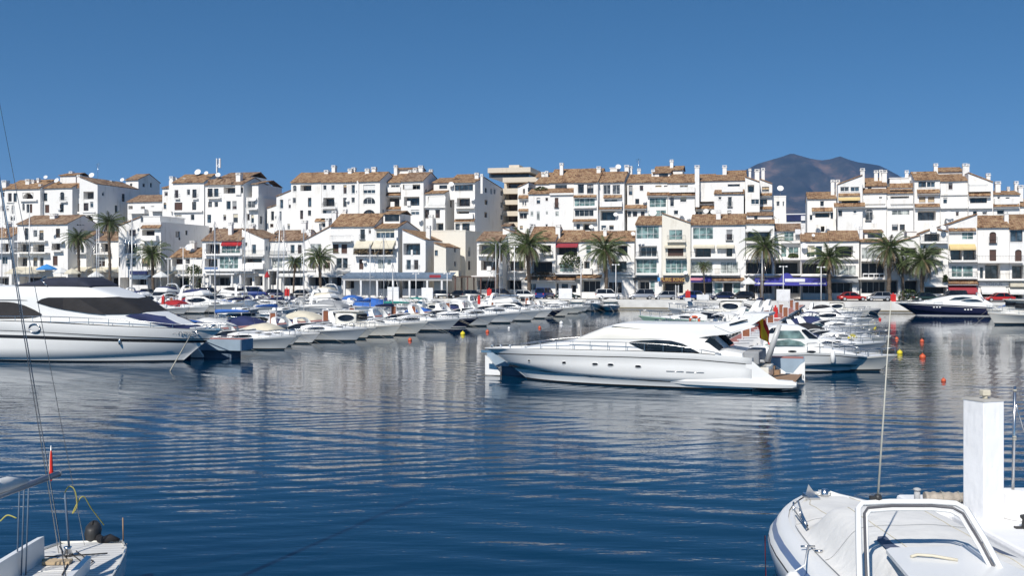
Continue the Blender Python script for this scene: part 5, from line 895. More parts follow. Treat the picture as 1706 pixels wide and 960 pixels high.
# ------------------------------------------------------------------ masts of sailing boats that stand out above the rows
def mast_boat(px, ytop, Y, col, label, deg=65, lean=0):
    H = EYE + (HY - ytop) / F * Y; b = copy_tree(PROTO['sail']); k = H / 13.0
    b.location = ((px - CX) / F * Y - .3, Y, 0); b.rotation_euler = (math.radians(lean), 0, math.radians(deg))
    for ch in b.children:
        n = ch.name.split('.')[0]
        if n in ('mast', 'rigging'): ch.scale = (1, 1, k)
        if n == 'furled_sail': remat(ch, 0, CANV[col])
    tag(b, label, 'sailing boat', 'sailing boats with bare masts')
for a in ((2, 302, 168, 'navy', "sailing boat whose bare mast stands at the left edge"), (21, 300, 175, 'blue', "sailing boat with tall mast, second mast from the left"), (48, 325, 180, 'navy', "sailing boat with shorter mast before the gabled left house"), (164, 350, 176, 'blue', "sailing boat with thin mast between the two left palms"),
          (406, 312, 150, 'navy', "sailing boat with pale mast in front of the red-awning house", 65, 1.2), (460, 318, 118, 'blue', "sailing boat with leaning mast left of the canopy", 65, 2.5), (473, 345, 150, 'navy', "sailing boat with upright mast close beside the leaning mast"), (617, 382, 140, 'blue', "sailing boat with mast before the cream restaurant awnings"), (655, 418, 120, 'navy', "sailing boat with short mast over the blue canopy"),
          (827, 384, 165, 'white', "sailing boat with mast before the twin palms"), (1272, 398, 150, 'navy', "sailing boat with mast before the blue canopy palm")): mast_boat(*a)
# ------------------------------------------------------------------ service pedestals on the pontoons
def mk_ped():
    o = thing('service_pedestal'); m = MB(); m.box(-.24, .24, -.3, .3, 0, 1.0); m.build('panel', BRICK, o)
    m = MB(); m.box(-.31, -.241, -.28, .28, 0, 1.08); m.box(.241, .31, -.28, .28, 0, 1.08); m.box(-.31, .31, -.28, .28, 1.081, 1.15); m.build('frame', SIGNW, o); return o
ped = mk_ped(); first = True; cnt = 0
for (a, d, L, nm) in ((P1a, D1, L1, 'left pontoon'), (P2a, D2, L2, 'far-left pontoon'), (P3a, D3, L3, 'right pontoon')):
    s = 5 if nm != 'left pontoon' else 26; k = 0
    while s < L - 2:
        o = ped if first else copy_tree(ped); first = False
        sg = 1 if k % 2 else -1; o.location = (a[0] + d[0] * s + sg * d[1] * .6, a[1] + d[1] * s - sg * d[0] * .6, 1.1); o.rotation_euler = (0, 0, rnd.uniform(-.3, .4))
        tag(o, f"terracotta service pedestal with white frame, {ORD[k]} along the {nm}", 'service pedestal', 'service pedestals on the pontoons'); k += 1; s += 7.5 if nm != 'right pontoon' else 11
# ------------------------------------------------------------------ red hose-box posts, white notice boards
def redbox(px, py, Y, label):
    p = wp(px, py, Y); zb = GZ if Y > 150 else 1.1; o = thing('fire_point', (p.x, p.y, zb), 0, label, 'fire point', 'red fire points')
    m = MB(); w = .2 if 'extinguisher' in label else .38; m.box(-w, w, -.2, .2, p.z - zb - .6, p.z - zb + .5); m.tube([(0, 0, p.z - zb + .5), (0, 0, p.z - zb + .72)], .1, 8); m.build('cabinet', RED, o, bevel=.04)
    m = MB(); m.box(-.5, .5, -.2, .2, 0, max(.05, p.z - zb - .61)); m.build('stand', SIGNW, o)
for a in ((478, 487, 160, "red fire cabinet before the white canvas-screened house"), (815, 487, 172, "red fire cabinet beside the wooden pergola"), (1146, 490, 168, "red fire cabinet before the maroon-shutter house"), (1488, 496, 159, "red fire cabinet at the bow of the navy yacht"), (272, 500, 148, "tall red extinguisher post on the far-left pontoon"), (798, 500, 150, "red extinguisher post on the left pontoon"), (1292, 520, 112, "red extinguisher post on the right pontoon")): redbox(*a)
for px, py, Y, w, h, lb in ((655, 489, 165, 1.9, 2.0, "white blank notice board left of the canopy columns"), (712, 489, 168, 1.9, 1.8, "white blank notice board under the right of the canopy"), (1171, 500, 165, 1.9, 1.7, "white cabinet on the quay edge beside the red fire point"), (1305, 495, 158, 2.0, 2.3, "tall white notice board before the blue canopy"), (942, 492, 172, 2.2, 2.2, "white low cabinet on the quay before the ochre shop")):
    p = wp(px, py, Y); o = thing('notice_board', (p.x, p.y, GZ), -TH, lb, 'notice board', 'white boards on the quay'); m = MB(); m.box(-w / 2, w / 2, -.12, .12, .25, p.z - GZ + h / 2); m.build('panel', SIGNW, o, bevel=.02)
    [(lambda m, a: (m.box(a - .08, a + .08, -.1, .1, 0, .249), m.build('foot', GREYW, o)))(MB(), a) for a in (-w / 2 + .2, w / 2 - .2)]
# ------------------------------------------------------------------ parked cars
CARP = {}
def mk_car(kind):
    o = thing('parked_car'); L, W_, H_ = {'hatch': (4.0, 1.7, 1.5), 'sedan': (4.5, 1.78, 1.42), 'suv': (4.6, 1.85, 1.78), 'van': (4.9, 1.9, 1.95)}[kind]
    prof = {'hatch': [(-.5, .42), (-.5, .75), (-.46, .98), (-.40, 1), (-.02, .0), (0, 0)], }.get(kind)
    hb = H_ * .58   # belt height
    def sec(x, zt, w): return [(x, -w * .98, .28), (x, -w, .5), (x, -w * .97, zt - .05), (x, -w * .85, zt), (x, w * .85, zt), (x, w * .97, zt - .05), (x, w, .5), (x, w * .98, .28)]
    nose = .72 if kind != 'van' else .95
    m = MB(); st = [(-.5, hb * .8, .88), (-.48, hb * .98, .95), (-.3, hb, 1), (.1, hb, 1), (.24, hb * .98, 1), (.40, nose, .97), (.475, nose * .9, .9), (.5, nose * .65, .82)]
    rows = [sec(x * L, z, w * W_ / 2) for x, z, w in st]; m.grid(rows, closed=True); m.poly(rows[0]); m.poly(rows[-1]); m.build('body', RED, o)
    r0, r1, f1, f0 = {'hatch': (-.49, -.40, .08, .25), 'sedan': (-.40, -.24, .06, .24), 'suv': (-.49, -.44, .06, .22), 'van': (-.5, -.46, .12, .30)}[kind]
    m = MB(); w0, w1 = W_ / 2 * .93, W_ / 2 * .76
    A = [(r0 * L, -w0, hb), (f0 * L, -w0, hb), (f0 * L, w0, hb), (r0 * L, w0, hb)]; B = [(r1 * L, -w1, H_ - .05), (f1 * L, -w1, H_ - .05), (f1 * L, w1, H_ - .05), (r1 * L, w1, H_ - .05)]
    for i in range(4): m.poly([A[i], A[(i + 1) % 4], B[(i + 1) % 4], B[i]])
    m.build('glass', YGL, o)
    m = MB(); R = [(x, y * 1.01, z) for x, y, z in B]; m.poly(R); T = [(x * .96, y * .8, z + .06) for x, y, z in B]; m.poly(T)
    for i in range(4): m.poly([R[i], R[(i + 1) % 4], T[(i + 1) % 4], T[i]])
    for i in range(4): m.tube([A[i], B[i]], .045, 4)
    for sg in (-1, 1): m.tube([(L * -.12, sg * w0, hb), (L * -.12, sg * w1, H_ - .05)], .04, 4)
    m.build('roof', RED, o)
    for x in (-.31, .32):
        for sg in (-1, 1):
            m = MB(); m.lathe([(.32, -.1), (.33, 0), (.32, .1)], (x * L, sg * (W_ / 2 - .08), .33), 14, 0, 1); wh = m.build('wheel', RUBBER, o); m = MB(); m.lathe([(.2, -.115), (.21, 0), (.2, .115)], (x * L, sg * (W_ / 2 - .08), .33), 10, 0, 1); m.build('rim', ALU, wh)
    for sg in (-1, 1):
        m = MB(); m.box(L * .47, L * .496, sg * W_ * .33 - .15, sg * W_ * .33 + .15, nose * .72, nose * .85); m.build('headlight', SIGNW, o)
        m = MB(); m.box(-L * .503, -L * .48, sg * W_ * .36 - .1, sg * W_ * .36 + .1, hb * .7, hb * .9); m.build('tail_light', RED, o)
    return o
PAINT = {k: mat("car_" + k, c, .25, .03, 1, coat=.6, metal=mt) for k, c, mt in (('silver', (.42, .43, .45), .5), ('blue', (.02, .045, .19), .1), ('navy', (.012, .018, .06), .1), ('red', (.42, .02, .015), 0), ('black', (.015, .015, .017), 0), ('dark green', (.012, .03, .024), 0), ('white', (.75, .75, .75), 0), ('grey', (.13, .135, .14), .4))}
for i, (px, v, kind, col, ang, wh) in enumerate([(60, -6, 'hatch', 'silver', 20, 'before the left gabled house'), (100, -6, 'sedan', 'navy', 20, 'left of the kiosk'), (150, -6, 'sedan', 'black', 20, 'under the first palm'), (200, -6, 'suv', 'black', 30, 'beside the bar kiosk'), (250, -6.5, 'hatch', 'grey', 30, 'under the third palm'), (285, -6.5, 'sedan', 'navy', 25, 'before the terracotta bar'),
        (352, -6, 'suv', 'black', 24, 'before the red-awning house'), (378, -6, 'sedan', 'black', 24, 'beside the black suv'), (425, -6, 'van', 'blue', 20, 'before the gabled balcony house'), (462, -6, 'hatch', 'navy', 20, 'before the canvas-screened house'), (505, -6, 'sedan', 'black', 15, 'left of the restaurant palm'), (545, -6, 'hatch', 'silver', 15, 'right of the restaurant palm'),
        (740, -7, 'hatch', 'grey', 10, 'right of the canopy'), (768, -6.5, 'sedan', 'black', 20, 'before the pergola'), (790, -6.5, 'hatch', 'grey', 10, 'second car before the pergola'), (838, -6.5, 'suv', 'black', 10, 'under the twin palms'), (877, -7, 'hatch', 'white', 12, 'at the ochre shop corner'), (908, -6.5, 'van', 'blue', 80, 'with dark canopy before the ochre shop'), (945, -7, 'sedan', 'dark green', 15, 'before the green roof garden house'), (1015, -7, 'suv', 'white', 15, 'under the big centre palm'),
        (1067, -7.2, 'suv', 'silver', 195, 'parked before the dark shop'), (1108, -7.6, 'hatch', 'silver', 195, 'parked before the gold-lettered shop'), (1150, -7.6, 'hatch', 'blue', 200, 'behind the red fire cabinet'), (1205, -7.2, 'sedan', 'navy', 195, 'before the tiled shop canopy'), (1236, -7, 'hatch', 'black', 195, 'behind the white boat wheelhouse'),
        (1420, -7.4, 'sedan', 'red', 10, 'low on the quay before the black restaurant'), (1463, -7.4, 'hatch', 'silver', 190, 'right of the low red car'), (1545, -7, 'sedan', 'dark green', 10, 'behind the navy yacht bow'), (1664, -7.5, 'sedan', 'red', 190, 'behind the navy yacht stern'), (1585, -7, 'suv', 'black', 190, 'before the pediment house')]):
    if kind not in CARP: CARP[kind] = mk_car(kind); o = CARP[kind]
    else: o = copy_tree(CARP[kind])
    x, y = uv2w(uof(px, v), v); 
    qx, qy, _ = quay_pt(px)
    if y < qy + 1.6: y = qy + 1.6; x = (px - CX) / F * y
    o.location = (x, y, GZ + .006); o.rotation_euler = (0, 0, math.radians(ang) - TH)
    for ch in o.children:
        if ch.name.split('.')[0] in ('body', 'roof'): remat(ch, 0, PAINT[col])
    tag(o, f"{col} {({'hatch': 'hatchback', 'sedan': 'saloon car', 'suv': 'off-road estate car', 'van': 'van'})[kind]} {wh}", 'car' if kind != 'van' else 'van', 'cars parked on the quay')
# ------------------------------------------------------------------ palms
def mk_palm(seed, nf=46, R=3.9):
    rr = random.Random(seed); o = thing('palm_tree'); lv = MB(); dd = MB()
    def frond(mb, az, el, L, droop, wid):
        d = Vector((math.cos(az), math.sin(az), 0)); p = Vector((0, 0, 0)) + d * .15; a = el; n = 14; pts = [p.copy()]; side = Vector((-d.y, d.x, 0)); tw = rr.uniform(-.35, .35)
        for i in range(n): p = p + (d * math.cos(a) + Vector((0, 0, 1)) * math.sin(a) + side * tw * .15 * i / n) * (L / n); a -= droop / n * (.6 + 1.0 * i / n); pts.append(p.copy())
        mb.tube(pts, [.05 * (1 - i / (n + 1)) + .008 for i in range(n + 1)], 3, caps=False)
        for i in range(2, n + 1):
            for h in (0, .5):
                if i + h > n: continue
                c = pts[i] if not h else (pts[i] + pts[min(n, i + 1)]) / 2; tg = (pts[min(n, i + 1)] - pts[i - 1]).normalized(); t = (i + h) / n; ll = wid * math.sin(PI * (t * .82 + .14)) ** .6 * rr.uniform(.85, 1.1)
                for sg in (-1, 1):
                    dr = (side * sg * .85 + tg * .65 + Vector((0, 0, -.25 - .35 * rr.random()))).normalized(); e = c + dr * ll; w = tg * .045
                    mb.poly([c - w, c + w, e + Vector((0, 0, -.08))])
    for i in range(nf):
        t = i / nf; frond(lv, i * 2.399 + rr.uniform(-.2, .2), 1.35 - 1.75 * t ** .9 + rr.uniform(-.12, .12), R * (0.78 + .25 * rr.random()) * (.8 + .25 * math.sin(PI * t)), 1.15 + .5 * t, .62)
    for i in range(20): frond(dd, i * .9 + rr.uniform(-.3, .3), -.35 - .8 * rr.random(), R * rr.uniform(.45, .8), .9, .4)
    lv.build('crown', LEAF, o); dd.build('dead_fronds', LEAFD, o)
    m = MB(); H = 7.0; pr = [(.05, -.6)]
    rings = 34
    rows = []
    for i in range(rings + 1):
        z = -H + H * i / rings; r = (.34 if i < 2 else .25 + .03 * math.sin(i)) * (1.0 + (.10 if i % 2 else -.04)) + (.16 * sm((z + 1.2) / 1.0)); rows.append([(math.cos(2 * PI * k / 10) * r + .10 * math.sin(i * .13), math.sin(2 * PI * k / 10) * r, z) for k in range(10)])
    rows.append([(math.cos(2 * PI * k / 10) * .12, math.sin(2 * PI * k / 10) * .12, .35) for k in range(10)]); m.grid(rows, closed=True); m.build('trunk', TRUNK, o); return o
PAL = [mk_palm(1), mk_palm(5, 40), mk_palm(9, 34)]; pused = set()
def palm(px, py, v, k, sc, label, group='palm trees along the quay', dead=True):
    x, y = uv2w(uof(px, v), v); z = EYE + (HY - py) / F * y
    o = PAL[k] if k not in pused else copy_tree(PAL[k]); pused.add(k); o.location = (x, y, z); o.rotation_euler = (rnd.uniform(-.05, .05), rnd.uniform(-.05, .05), rnd.uniform(0, 6)); sc *= 1.34; o.scale = (sc * rnd.uniform(.92, 1.1), sc * rnd.uniform(.92, 1.1), sc * rnd.uniform(.9, 1.12))
    for ch in o.children:
        if ch.name.startswith('trunk'): ch.scale = (1, 1, (z - GZ + .3) / o.scale[2] / 7.0)
    tag(o, label, 'palm tree', group)
for a in ((130, 398, -5, 1, .72, "first palm from the left, medium height"), (182, 372, -4, 0, .78, "tallest slender palm at the left"), (254, 424, -6, 0, .82, "low broad palm before the sloping shaded wall"), (491, 438, -6, 2, .5, "small thin palm left of the restaurant palm"), (532, 430, -6.5, 0, .74, "round-headed palm before the slanting gable"),
          (832, 416, -5, 1, .76, "left palm of the twin palms in the centre"), (879, 410, -6, 0, .98, "right and larger palm of the twin palms in the centre"), (1008, 418, -5.5, 0, .93, "broad palm before the long white house with chimneys"), (1274, 412, -5, 1, .90, "palm rising behind the blue canopy at its left end"), (1380, 430, -6, 0, .88, "palm at the right end of the blue canopy"),
          (1482, 414, -5.5, 1, .93, "palm before the black double-height restaurant"), (1503, 440, -3, 2, .66, "brownish palm tucked behind its taller neighbour"), (1537, 434, -6, 0, .88, "palm throwing long shadows on the white pediment house"), (1172, 444, -5, 2, .34, "tiny palm on a thin trunk before the shops")): palm(*a)
# ------------------------------------------------------------------ lamp posts, parasols, small quay things
def post(px, ytop, v, label, arm=.5):
    x, y = uv2w(uof(px, v), v); H = EYE + (HY - ytop) / F * y - GZ; o = thing('street_lamp', (x, y, GZ), -TH, label, 'street lamp', 'white lamp posts along the quay')
    m = MB(); m.tube([(0, 0, 0), (0, 0, H)], [.09, .055], 8); m.tube([(-arm, 0, H - .1), (arm, 0, H - .1)], .03, 5); m.build('pole', SIGNW, o)
    for sg in (-1, 1): m = MB(); m.lathe([(.05, H - .25), (.2, H - .2), (.16, H - .05), (.04, H)], (sg * arm, 0, 0), 10); m.build('lamp_head', SIGNW, o)
for a in ((1305, 443, -9, "lamp post before the middle of the blue canopy"), (1368, 444, -9, "lamp post at the right end of the blue canopy"), (968, 425, -9, "lamp post before the green roof-garden house"), (857, 410, -9, "lamp post between the twin palms"), (745, 455, -9, "short lamp post before the red end panel"), (693, 455, -9, "short lamp post at the middle of the grey-blue canopy"), (305, 412, -9, "lamp post beside the round bush"), (280, 430, -9, "lamp post before the terracotta bar"), (322, 430, -9, "lamp post right of the round bush"), (1026, 440, -9, "lamp post right of the broad centre palm")): post(*a)
def parasol(px, py, v, col, r, label):
    x, y = uv2w(uof(px, v), v); z = EYE + (HY - py) / F * y - GZ; o = thing('parasol', (x, y, GZ), rnd.random(), label, 'parasol', 'parasols and stalls on the quay')
    m = MB(); n = 8; m.grid([[(math.cos(2 * PI * k / n) * q, math.sin(2 * PI * k / n) * q, z - d) for k in range(n)] for q, d in ((.03, 0), (r * .5, .42), (r, .95), (r, 1.15))], closed=True, sm=False); m.build('canopy', CANV[col], o)
    m = MB(); m.tube([(0, 0, 0), (0, 0, z + .05)], .04, 6); m.build('pole', SIGNW, o)
for a in ((78, 440, -8, 'skyblue', 2.0, "bright blue square parasol above the left yacht"), (25, 447, -7, 'cream', 1.9, "cream parasol at the far left"), (102, 446, -7, 'white', 1.8, "white parasol right of the blue one"), (50, 447, -7, 'cream', 1.7, "second cream parasol, between the blue and the edge one"), (120, 447, -6.5, 'cream', 1.7, "cream parasol under the first palm"), (160, 452, -7, 'white', 1.6, "white parasol under the tall slender palm"), (268, 452, -8, 'white', 1.5, "white parasol before the terracotta bar"), (1247, 462, -6.5, 'white', 1.3, "white parasol left of the blue canopy"), (445, 452, -7, 'red', .5, "closed red parasol on the gabled house front")): parasol(*a)
def hedge(px0, px1, py0, py1, v, label):
    x0, y0 = uv2w(uof(px0, v), v); x1, y1 = uv2w(uof(px1, v), v); z1 = EYE + (HY - py0) / F * y0 - GZ; o = MB(); rr = random.Random(int(px0)); W = math.hypot(x1 - x0, y1 - y0)
    for i in range(int(500 * W / 4)):
        t = rr.random(); q = rr.random(); e = abs(t - .5) * 2; hgt = z1 * (1 - e ** 3 * .6)
        c = Vector((t * W, rr.uniform(-.8, .8), hgt * q)); e1 = Vector((rr.gauss(0, 1), rr.gauss(0, 1), rr.gauss(0, 1))).normalized() * .16; e2 = e1.cross(Vector((rr.random(), rr.random(), 1))).normalized() * .1; o.poly([c - e1, c + e2, c + e1, c - e2])
    r = thing('bush', (x0, y0, GZ), -TH, label, 'bush'); o.build('foliage', BUSH, r)
hedge(1496, 1530, 482, 500, -7, "low green bush on the quay below the twin-trunk palms"); hedge(311, 337, 442, 470, -6, "round bronze-green bush beside the terracotta bar")
# white ladder-like sign frame before the gold-lettered shop
x, y = uv2w(uof(1128, -8), -8); o = thing('ladder', (x, y, GZ), -TH, "white ladder standing on the quay before the gold-lettered shop", 'ladder'); m = MB(); m.box(-.3, -.22, -.03, .03, 0, 2.5); m.box(.22, .3, -.03, .03, 0, 2.5); m.build('stile', SIGNW, o); m = MB()
for i in range(7): m.box(-.219, .219, -.02, .02, .25 + i * .33, .31 + i * .33)
m.build('rung', SIGNW, o)
# ------------------------------------------------------------------ buoys
for i, (px, py, r, m_, nm) in enumerate([(1572, 636, .16, ORANGE, "single orange buoy right of the mast wire, nearest one"), (1537, 597, .26, ORANGE, "orange buoy, lower of the pair near the reflections"), (1536, 570, .22, ORANGE, "orange buoy, upper of the pair near the reflections"), (1499, 590, .25, YELB, "yellow buoy off the right pontoon boats"), (1494, 566, .2, ORANGE, "small orange buoy above the yellow one"), (1466, 533, .22, RED, "small red buoy near the white quay wall"),
        (1457, 544, .26, YELB, "yellow buoy near the white quay wall"), (935, 540, .28, WB, "white round buoy off the left pontoon"), (812, 554, .22, ORANGE, "orange buoy left of the middle water"), (899, 547, .2, ORANGE, "orange buoy below the white round one"), (771, 558, .28, YELB, "yellow buoy beside the yellow-hulled bow"), (848, 548, .18, WB, "small white buoy between two orange ones"), (683, 568, .22, ORANGE, "reddish buoy at the outboard of a left boat")]):
    p = wz(px, py, 0); r *= .85; o = thing('buoy', (p.x, p.y, 0), 0, nm, 'buoy', 'mooring buoys'); m = MB(); m.lathe([(r * .2, -r), (r * .8, -r * .6), (r, 0), (r * .8, r * .6), (r * .25, r * .97)], (0, 0, r * .35), 12); m.build('float', m_, o)
    m = MB(); m.lathe([(r * .2, 0), (r * .2, r * .3)], (0, 0, r * 1.3), 8); m.build('ring', m_, o)

# rings and balls hung on boats, white fender boards along the right pontoon
def ring_(px, py, Y, R_, r, m_, label, cat='life ring'):
    p = wp(px, py, Y); o = thing('life_ring', p, rnd.uniform(-.4, .4), label, cat); m = MB(); m.tube([(R_ * math.cos(t), 0, R_ * math.sin(t)) for t in [2 * PI * k / 14 for k in range(15)]], r, 6, caps=False); m.build('ring', m_, o)
    for k in range(4):
        a = PI / 4 + k * PI / 2; m = MB(); m.tube([(R_ * math.cos(a + q), 0, R_ * math.sin(a + q)) for q in (-.14, 0, .14)], r * 1.12, 6); m.build('band', WB, o)
ring_(1157, 536, 104, .5, .13, ORANGE, "orange and white life ring on the pale boat behind the big yacht"); ring_(1420, 567, 80, .36, .12, YELB, "yellow ring hung on the bow rail right of the teal-windowed cruiser"); ring_(1404, 577, 76, .26, .09, ORANGE, "orange horseshoe ring above the foredeck right of the big yacht")
p = wp(1459, 570, 84); o = thing('ball_fender', p, 0, "big red ball fender at a white bow, right of the yellow ring", 'fender'); m = MB(); m.lathe([(.05, -.38), (.3, -.28), (.38, 0), (.3, .27), (.06, .4)], (0, 0, 0), 14); m.build('ball', RED, o); m = MB(); m.tube([(0, 0, .38), (.05, 0, .7)], .02, 4); m.build('rope', ROPE, o)
fbd = None
for i in range(11):
    s_ = 9 + i * 3.1; x, y_ = P3a[0] + D3[0] * s_ + D3[1] * .95, P3a[1] + D3[1] * s_ - D3[0] * .95
    if fbd is None:
        fbd = o = thing('fender_board'); m = MB(); q = [(-.55, 1.35), (.55, 1.35), (.16, .15), (-.16, .15)]; m.poly([(a, -.06, b) for a, b in q]); m.poly([(a, .06, b) for a, b in q]); [m.poly([(q[k][0], -.06, q[k][1]), (q[(k + 1) % 4][0], -.06, q[(k + 1) % 4][1]), (q[(k + 1) % 4][0], .06, q[(k + 1) % 4][1]), (q[k][0], .06, q[k][1])]) for k in range(4)]; m.build('board', SIGNW, o)
        m = MB(); m.box(-.62, .62, -.1, .1, 1.351, 1.43); m.build('top_rail', SIGNW, o)
    else: o = copy_tree(fbd)
    o.location = (x, y_, 0); o.rotation_euler = (0, 0, .25); tag(o, "white tapered fender board in the row along the right pontoon", 'fender board', 'white fender boards along the right pontoon')
# ------------------------------------------------------------------ big yachts: surveyed from their side lines
class Yacht:
    """x from stern (0) to bow (L), near side is y = sg * half beam"""
    def __init__(s, S, d, L, B, sg, name, label, cat='yacht'):
        s.S = Vector((S[0], S[1])); s.d = Vector(d).normalized(); s.L, s.B, s.sg = L, B, sg
        s.nl = Vector((-s.d.y, s.d.x)) * sg      # towards the camera
        s.root = thing(name, (S[0], S[1], 0), math.atan2(s.d.y, s.d.x), label, cat)
    def hb(s, x, stern=.93, full=.45, p=2.4):
        t = x / s.L; b = stern + (1 - stern) * min(1, max(0, t) / .35)
        if t > full: b *= max(0, 1 - ((t - full) / (1 - full)) ** p)
        return max(.04, s.B / 2 * b)
    def q(s, px, py, off=None):
        """image point on the near side -> (x, z)"""
        o = s.B / 2 if off is None else off
        for _ in range(4):
            P = s.S + s.nl * o; t = (px - CX) / F
            x = (t * P.y - P.x) / (s.d.x - t * s.d.y); 
            if off is None: o = s.hb(x) if 0 < x < s.L else s.B / 2 * .93
        Y = P.y + s.d.y * x; return (x, EYE - (py - HY) / F * Y)
    def Q(s, pts, off=None): return sorted([s.q(a, b, off) for a, b in pts])
    @staticmethod
    def at(pr, x):
        if x <= pr[0][0]: return pr[0][1]
        for (a, za), (b, zb) in zip(pr, pr[1:]):
            if a <= x <= b: return za + (zb - za) * ((x - a) / (b - a) if b > a else 0)
        return pr[-1][1]
    def hull(s, sheer, mats, rub=.22, stripe=(.55, .62), rake=2.2, chine=.28, n=34, bow_flare=.55, x0=0.0, keel=-.6, wtop=1.0):
        """mats: topside, rubbing strip, stripe, boot, bottom"""
        s.sheer = sheer; mb = MB(); rows = []
        for i in range(n + 1):
            t = i / n; t = 1 - (1 - t) ** 1.35; x = x0 + (s.L - x0) * t; b = s.hb(x); z = s.at(sheer, x); k = t ** 4; r = rake * k
            fl = 1 - bow_flare * t ** 2.5; ch = chine + .35 * t ** 3; pts = []
            def P(w, zz): pts.append((x - r * (1 - max(0, zz) / z) ** .9, b * w, zz))
            P(wtop, z); P(wtop * .998, z - rub); P(.985, z - rub - .05)
            P(1 - (1 - fl) * .25, z * stripe[1]); P(1 - (1 - fl) * .3, z * stripe[0]); P(1 - (1 - fl) * .62, z * .34); P(fl * .97, ch); P(fl * .93, ch - .04); P(fl * .91, .10); P(fl * .88, -.02); P(fl * .45, keel * (1 - .6 * k)); P(0, keel * (1 - .5 * k) - .2)
            rows.append(pts)
        mr = lambda j: {1: 1, 3: 2, 8: 3}.get(j, 4 if j > 8 else 0)
        mb.grid(rows, mrow=mr); mb.grid([[(x, -y, z) for x, y, z in r] for r in rows], mrow=mr); mb.poly(rows[0] + [(x, -y, z) for x, y, z in rows[0][::-1]])
        s.hrows = rows; s.x0 = x0
        return mb.build('hull', mats, s.root)
    def side_y(s, x, z):
        """hull half width at x, z (interpolated from the section rows)"""
        best = None
        for r in s.hrows:
            for (xa, ya, za), (xb, yb, zb) in zip(r, r[1:]):
                if zb <= z <= za:
                    k = (z - zb) / (za - zb) if za > zb else 0; xx = xb + (xa - xb) * k; yy = yb + (ya - yb) * k
                    if best is None or abs(xx - x) < best[0]: best = (abs(xx - x), yy)
        return best[1] if best else s.hb(x)
    def deckcap(s, m, drop=.12, x0=None, cam=.06):
        mb = MB(); rows = []; x0 = s.x0 if x0 is None else x0
        for i in range(25):
            x = x0 + (s.L - x0) * i / 24; b = s.hb(x) * .985; z = s.at(s.sheer, x); rows.append([(x, -b, z), (x, -b * .95, z - drop)] + [(x, b * k, z - drop + cam * (1 - k * k)) for k in (-.6, 0, .6)] + [(x, b * .95, z - drop), (x, b, z)])
        mb.grid(rows); return mb.build('deck', m, s.root)
    def body(s, name, m, top, bot, w, e=.4, n=60, k=36, off=None, parent=None, xr=None):
        T = s.Q(top, off); Bm = s.Q(bot, off) if isinstance(bot, list) else None; mb = MB(); rows = []; x0, x1 = xr or (T[0][0], T[-1][0])
        fw = w if callable(w) else (lambda x: s.hb(x) * w)
        fb = (lambda x: s.at(Bm, x)) if Bm else (lambda x: s.at(s.sheer, x) + bot)
        ft = lambda x: max(s.at(T, x), fb(x) + .01)
        for i in range(n + 1):
            x = x0 + (x1 - x0) * i / n; b = fw(x); zb, zt = fb(x), ft(x)
            rows.append([(x, b * math.copysign(abs(math.cos(PI * j / k)) ** e, math.cos(PI * j / k)), zb + (zt - zb) * abs(math.sin(PI * j / k)) ** e) for j in range(k + 1)])
        mb.grid(rows); mb.poly(rows[0]); mb.poly(rows[-1]); o = mb.build(name, m, parent or s.root)
        def surf(x, z):
            zb, zt = fb(x), ft(x); u = min(.999, max(0, (z - zb) / max(.01, zt - zb))); sn = u ** (1 / e); return fw(x) * math.sqrt(max(0, 1 - sn * sn)) ** e
        surf.phi = lambda x, z: math.asin(min(1, min(1, max(0, (z - fb(x)) / max(.01, ft(x) - fb(x)))) ** (1 / e)))
        surf.pt = lambda x, a, out: (fw(x) * max(0, math.cos(a)) ** e + out * math.cos(a), fb(x) + (ft(x) - fb(x)) * math.sin(a) ** e + out * math.sin(a))
        return o, surf
    def panel(s, name, m, top, bot, surf, both=True, out=.03, n=40, rows=10, off=None):
        T, Bm = s.Q(top, off), s.Q(bot, off); x0, x1 = max(T[0][0], Bm[0][0]), min(T[-1][0], Bm[-1][0])
        x0, x1 = min(T[0][0], Bm[0][0]), max(T[-1][0], Bm[-1][0])
        for sg in ((s.sg, -s.sg) if both else (s.sg,)):
            mb = MB(); G = []
            for i in range(n + 1):
                x = x0 + (x1 - x0) * i / n; za, zb = s.at(Bm, x), s.at(T, x)
                if zb < za: zb = za
                if hasattr(surf, 'phi'):
                    pa, pb = surf.phi(x, za), surf.phi(x, zb); rw = [surf.pt(x, pa + (pb - pa) * j / rows, out) for j in range(rows + 1)]
                    G.append([(x, sg * yy, zz) for yy, zz in rw]); continue
                G.append([(x, sg * (surf(x, za + (zb - za) * j / rows) + out), za + (zb - za) * j / rows) for j in range(rows + 1)])
            mb.grid(G); mb.build(name, m, s.root)
    def railing(s, pts, h, posts, inset=.93, r=.022, down=None):
        T = s.Q(pts); 
        for sg in (1, -1):
            mb = MB(); mb.tube([(x, sg * s.hb(x) * inset, z) for x, z in T], r, 5)
            for i in range(posts):
                x = T[0][0] + (T[-1][0] - T[0][0]) * i / (posts - 1); z = s.at(T, x); mb.tube([(x, sg * s.hb(x) * inset, z), (x, sg * s.hb(x) * inset, s.at(s.sheer, x) - .05)], r * .8, 4, caps=False)
            mb.build('guard_rail', STEEL, s.root)
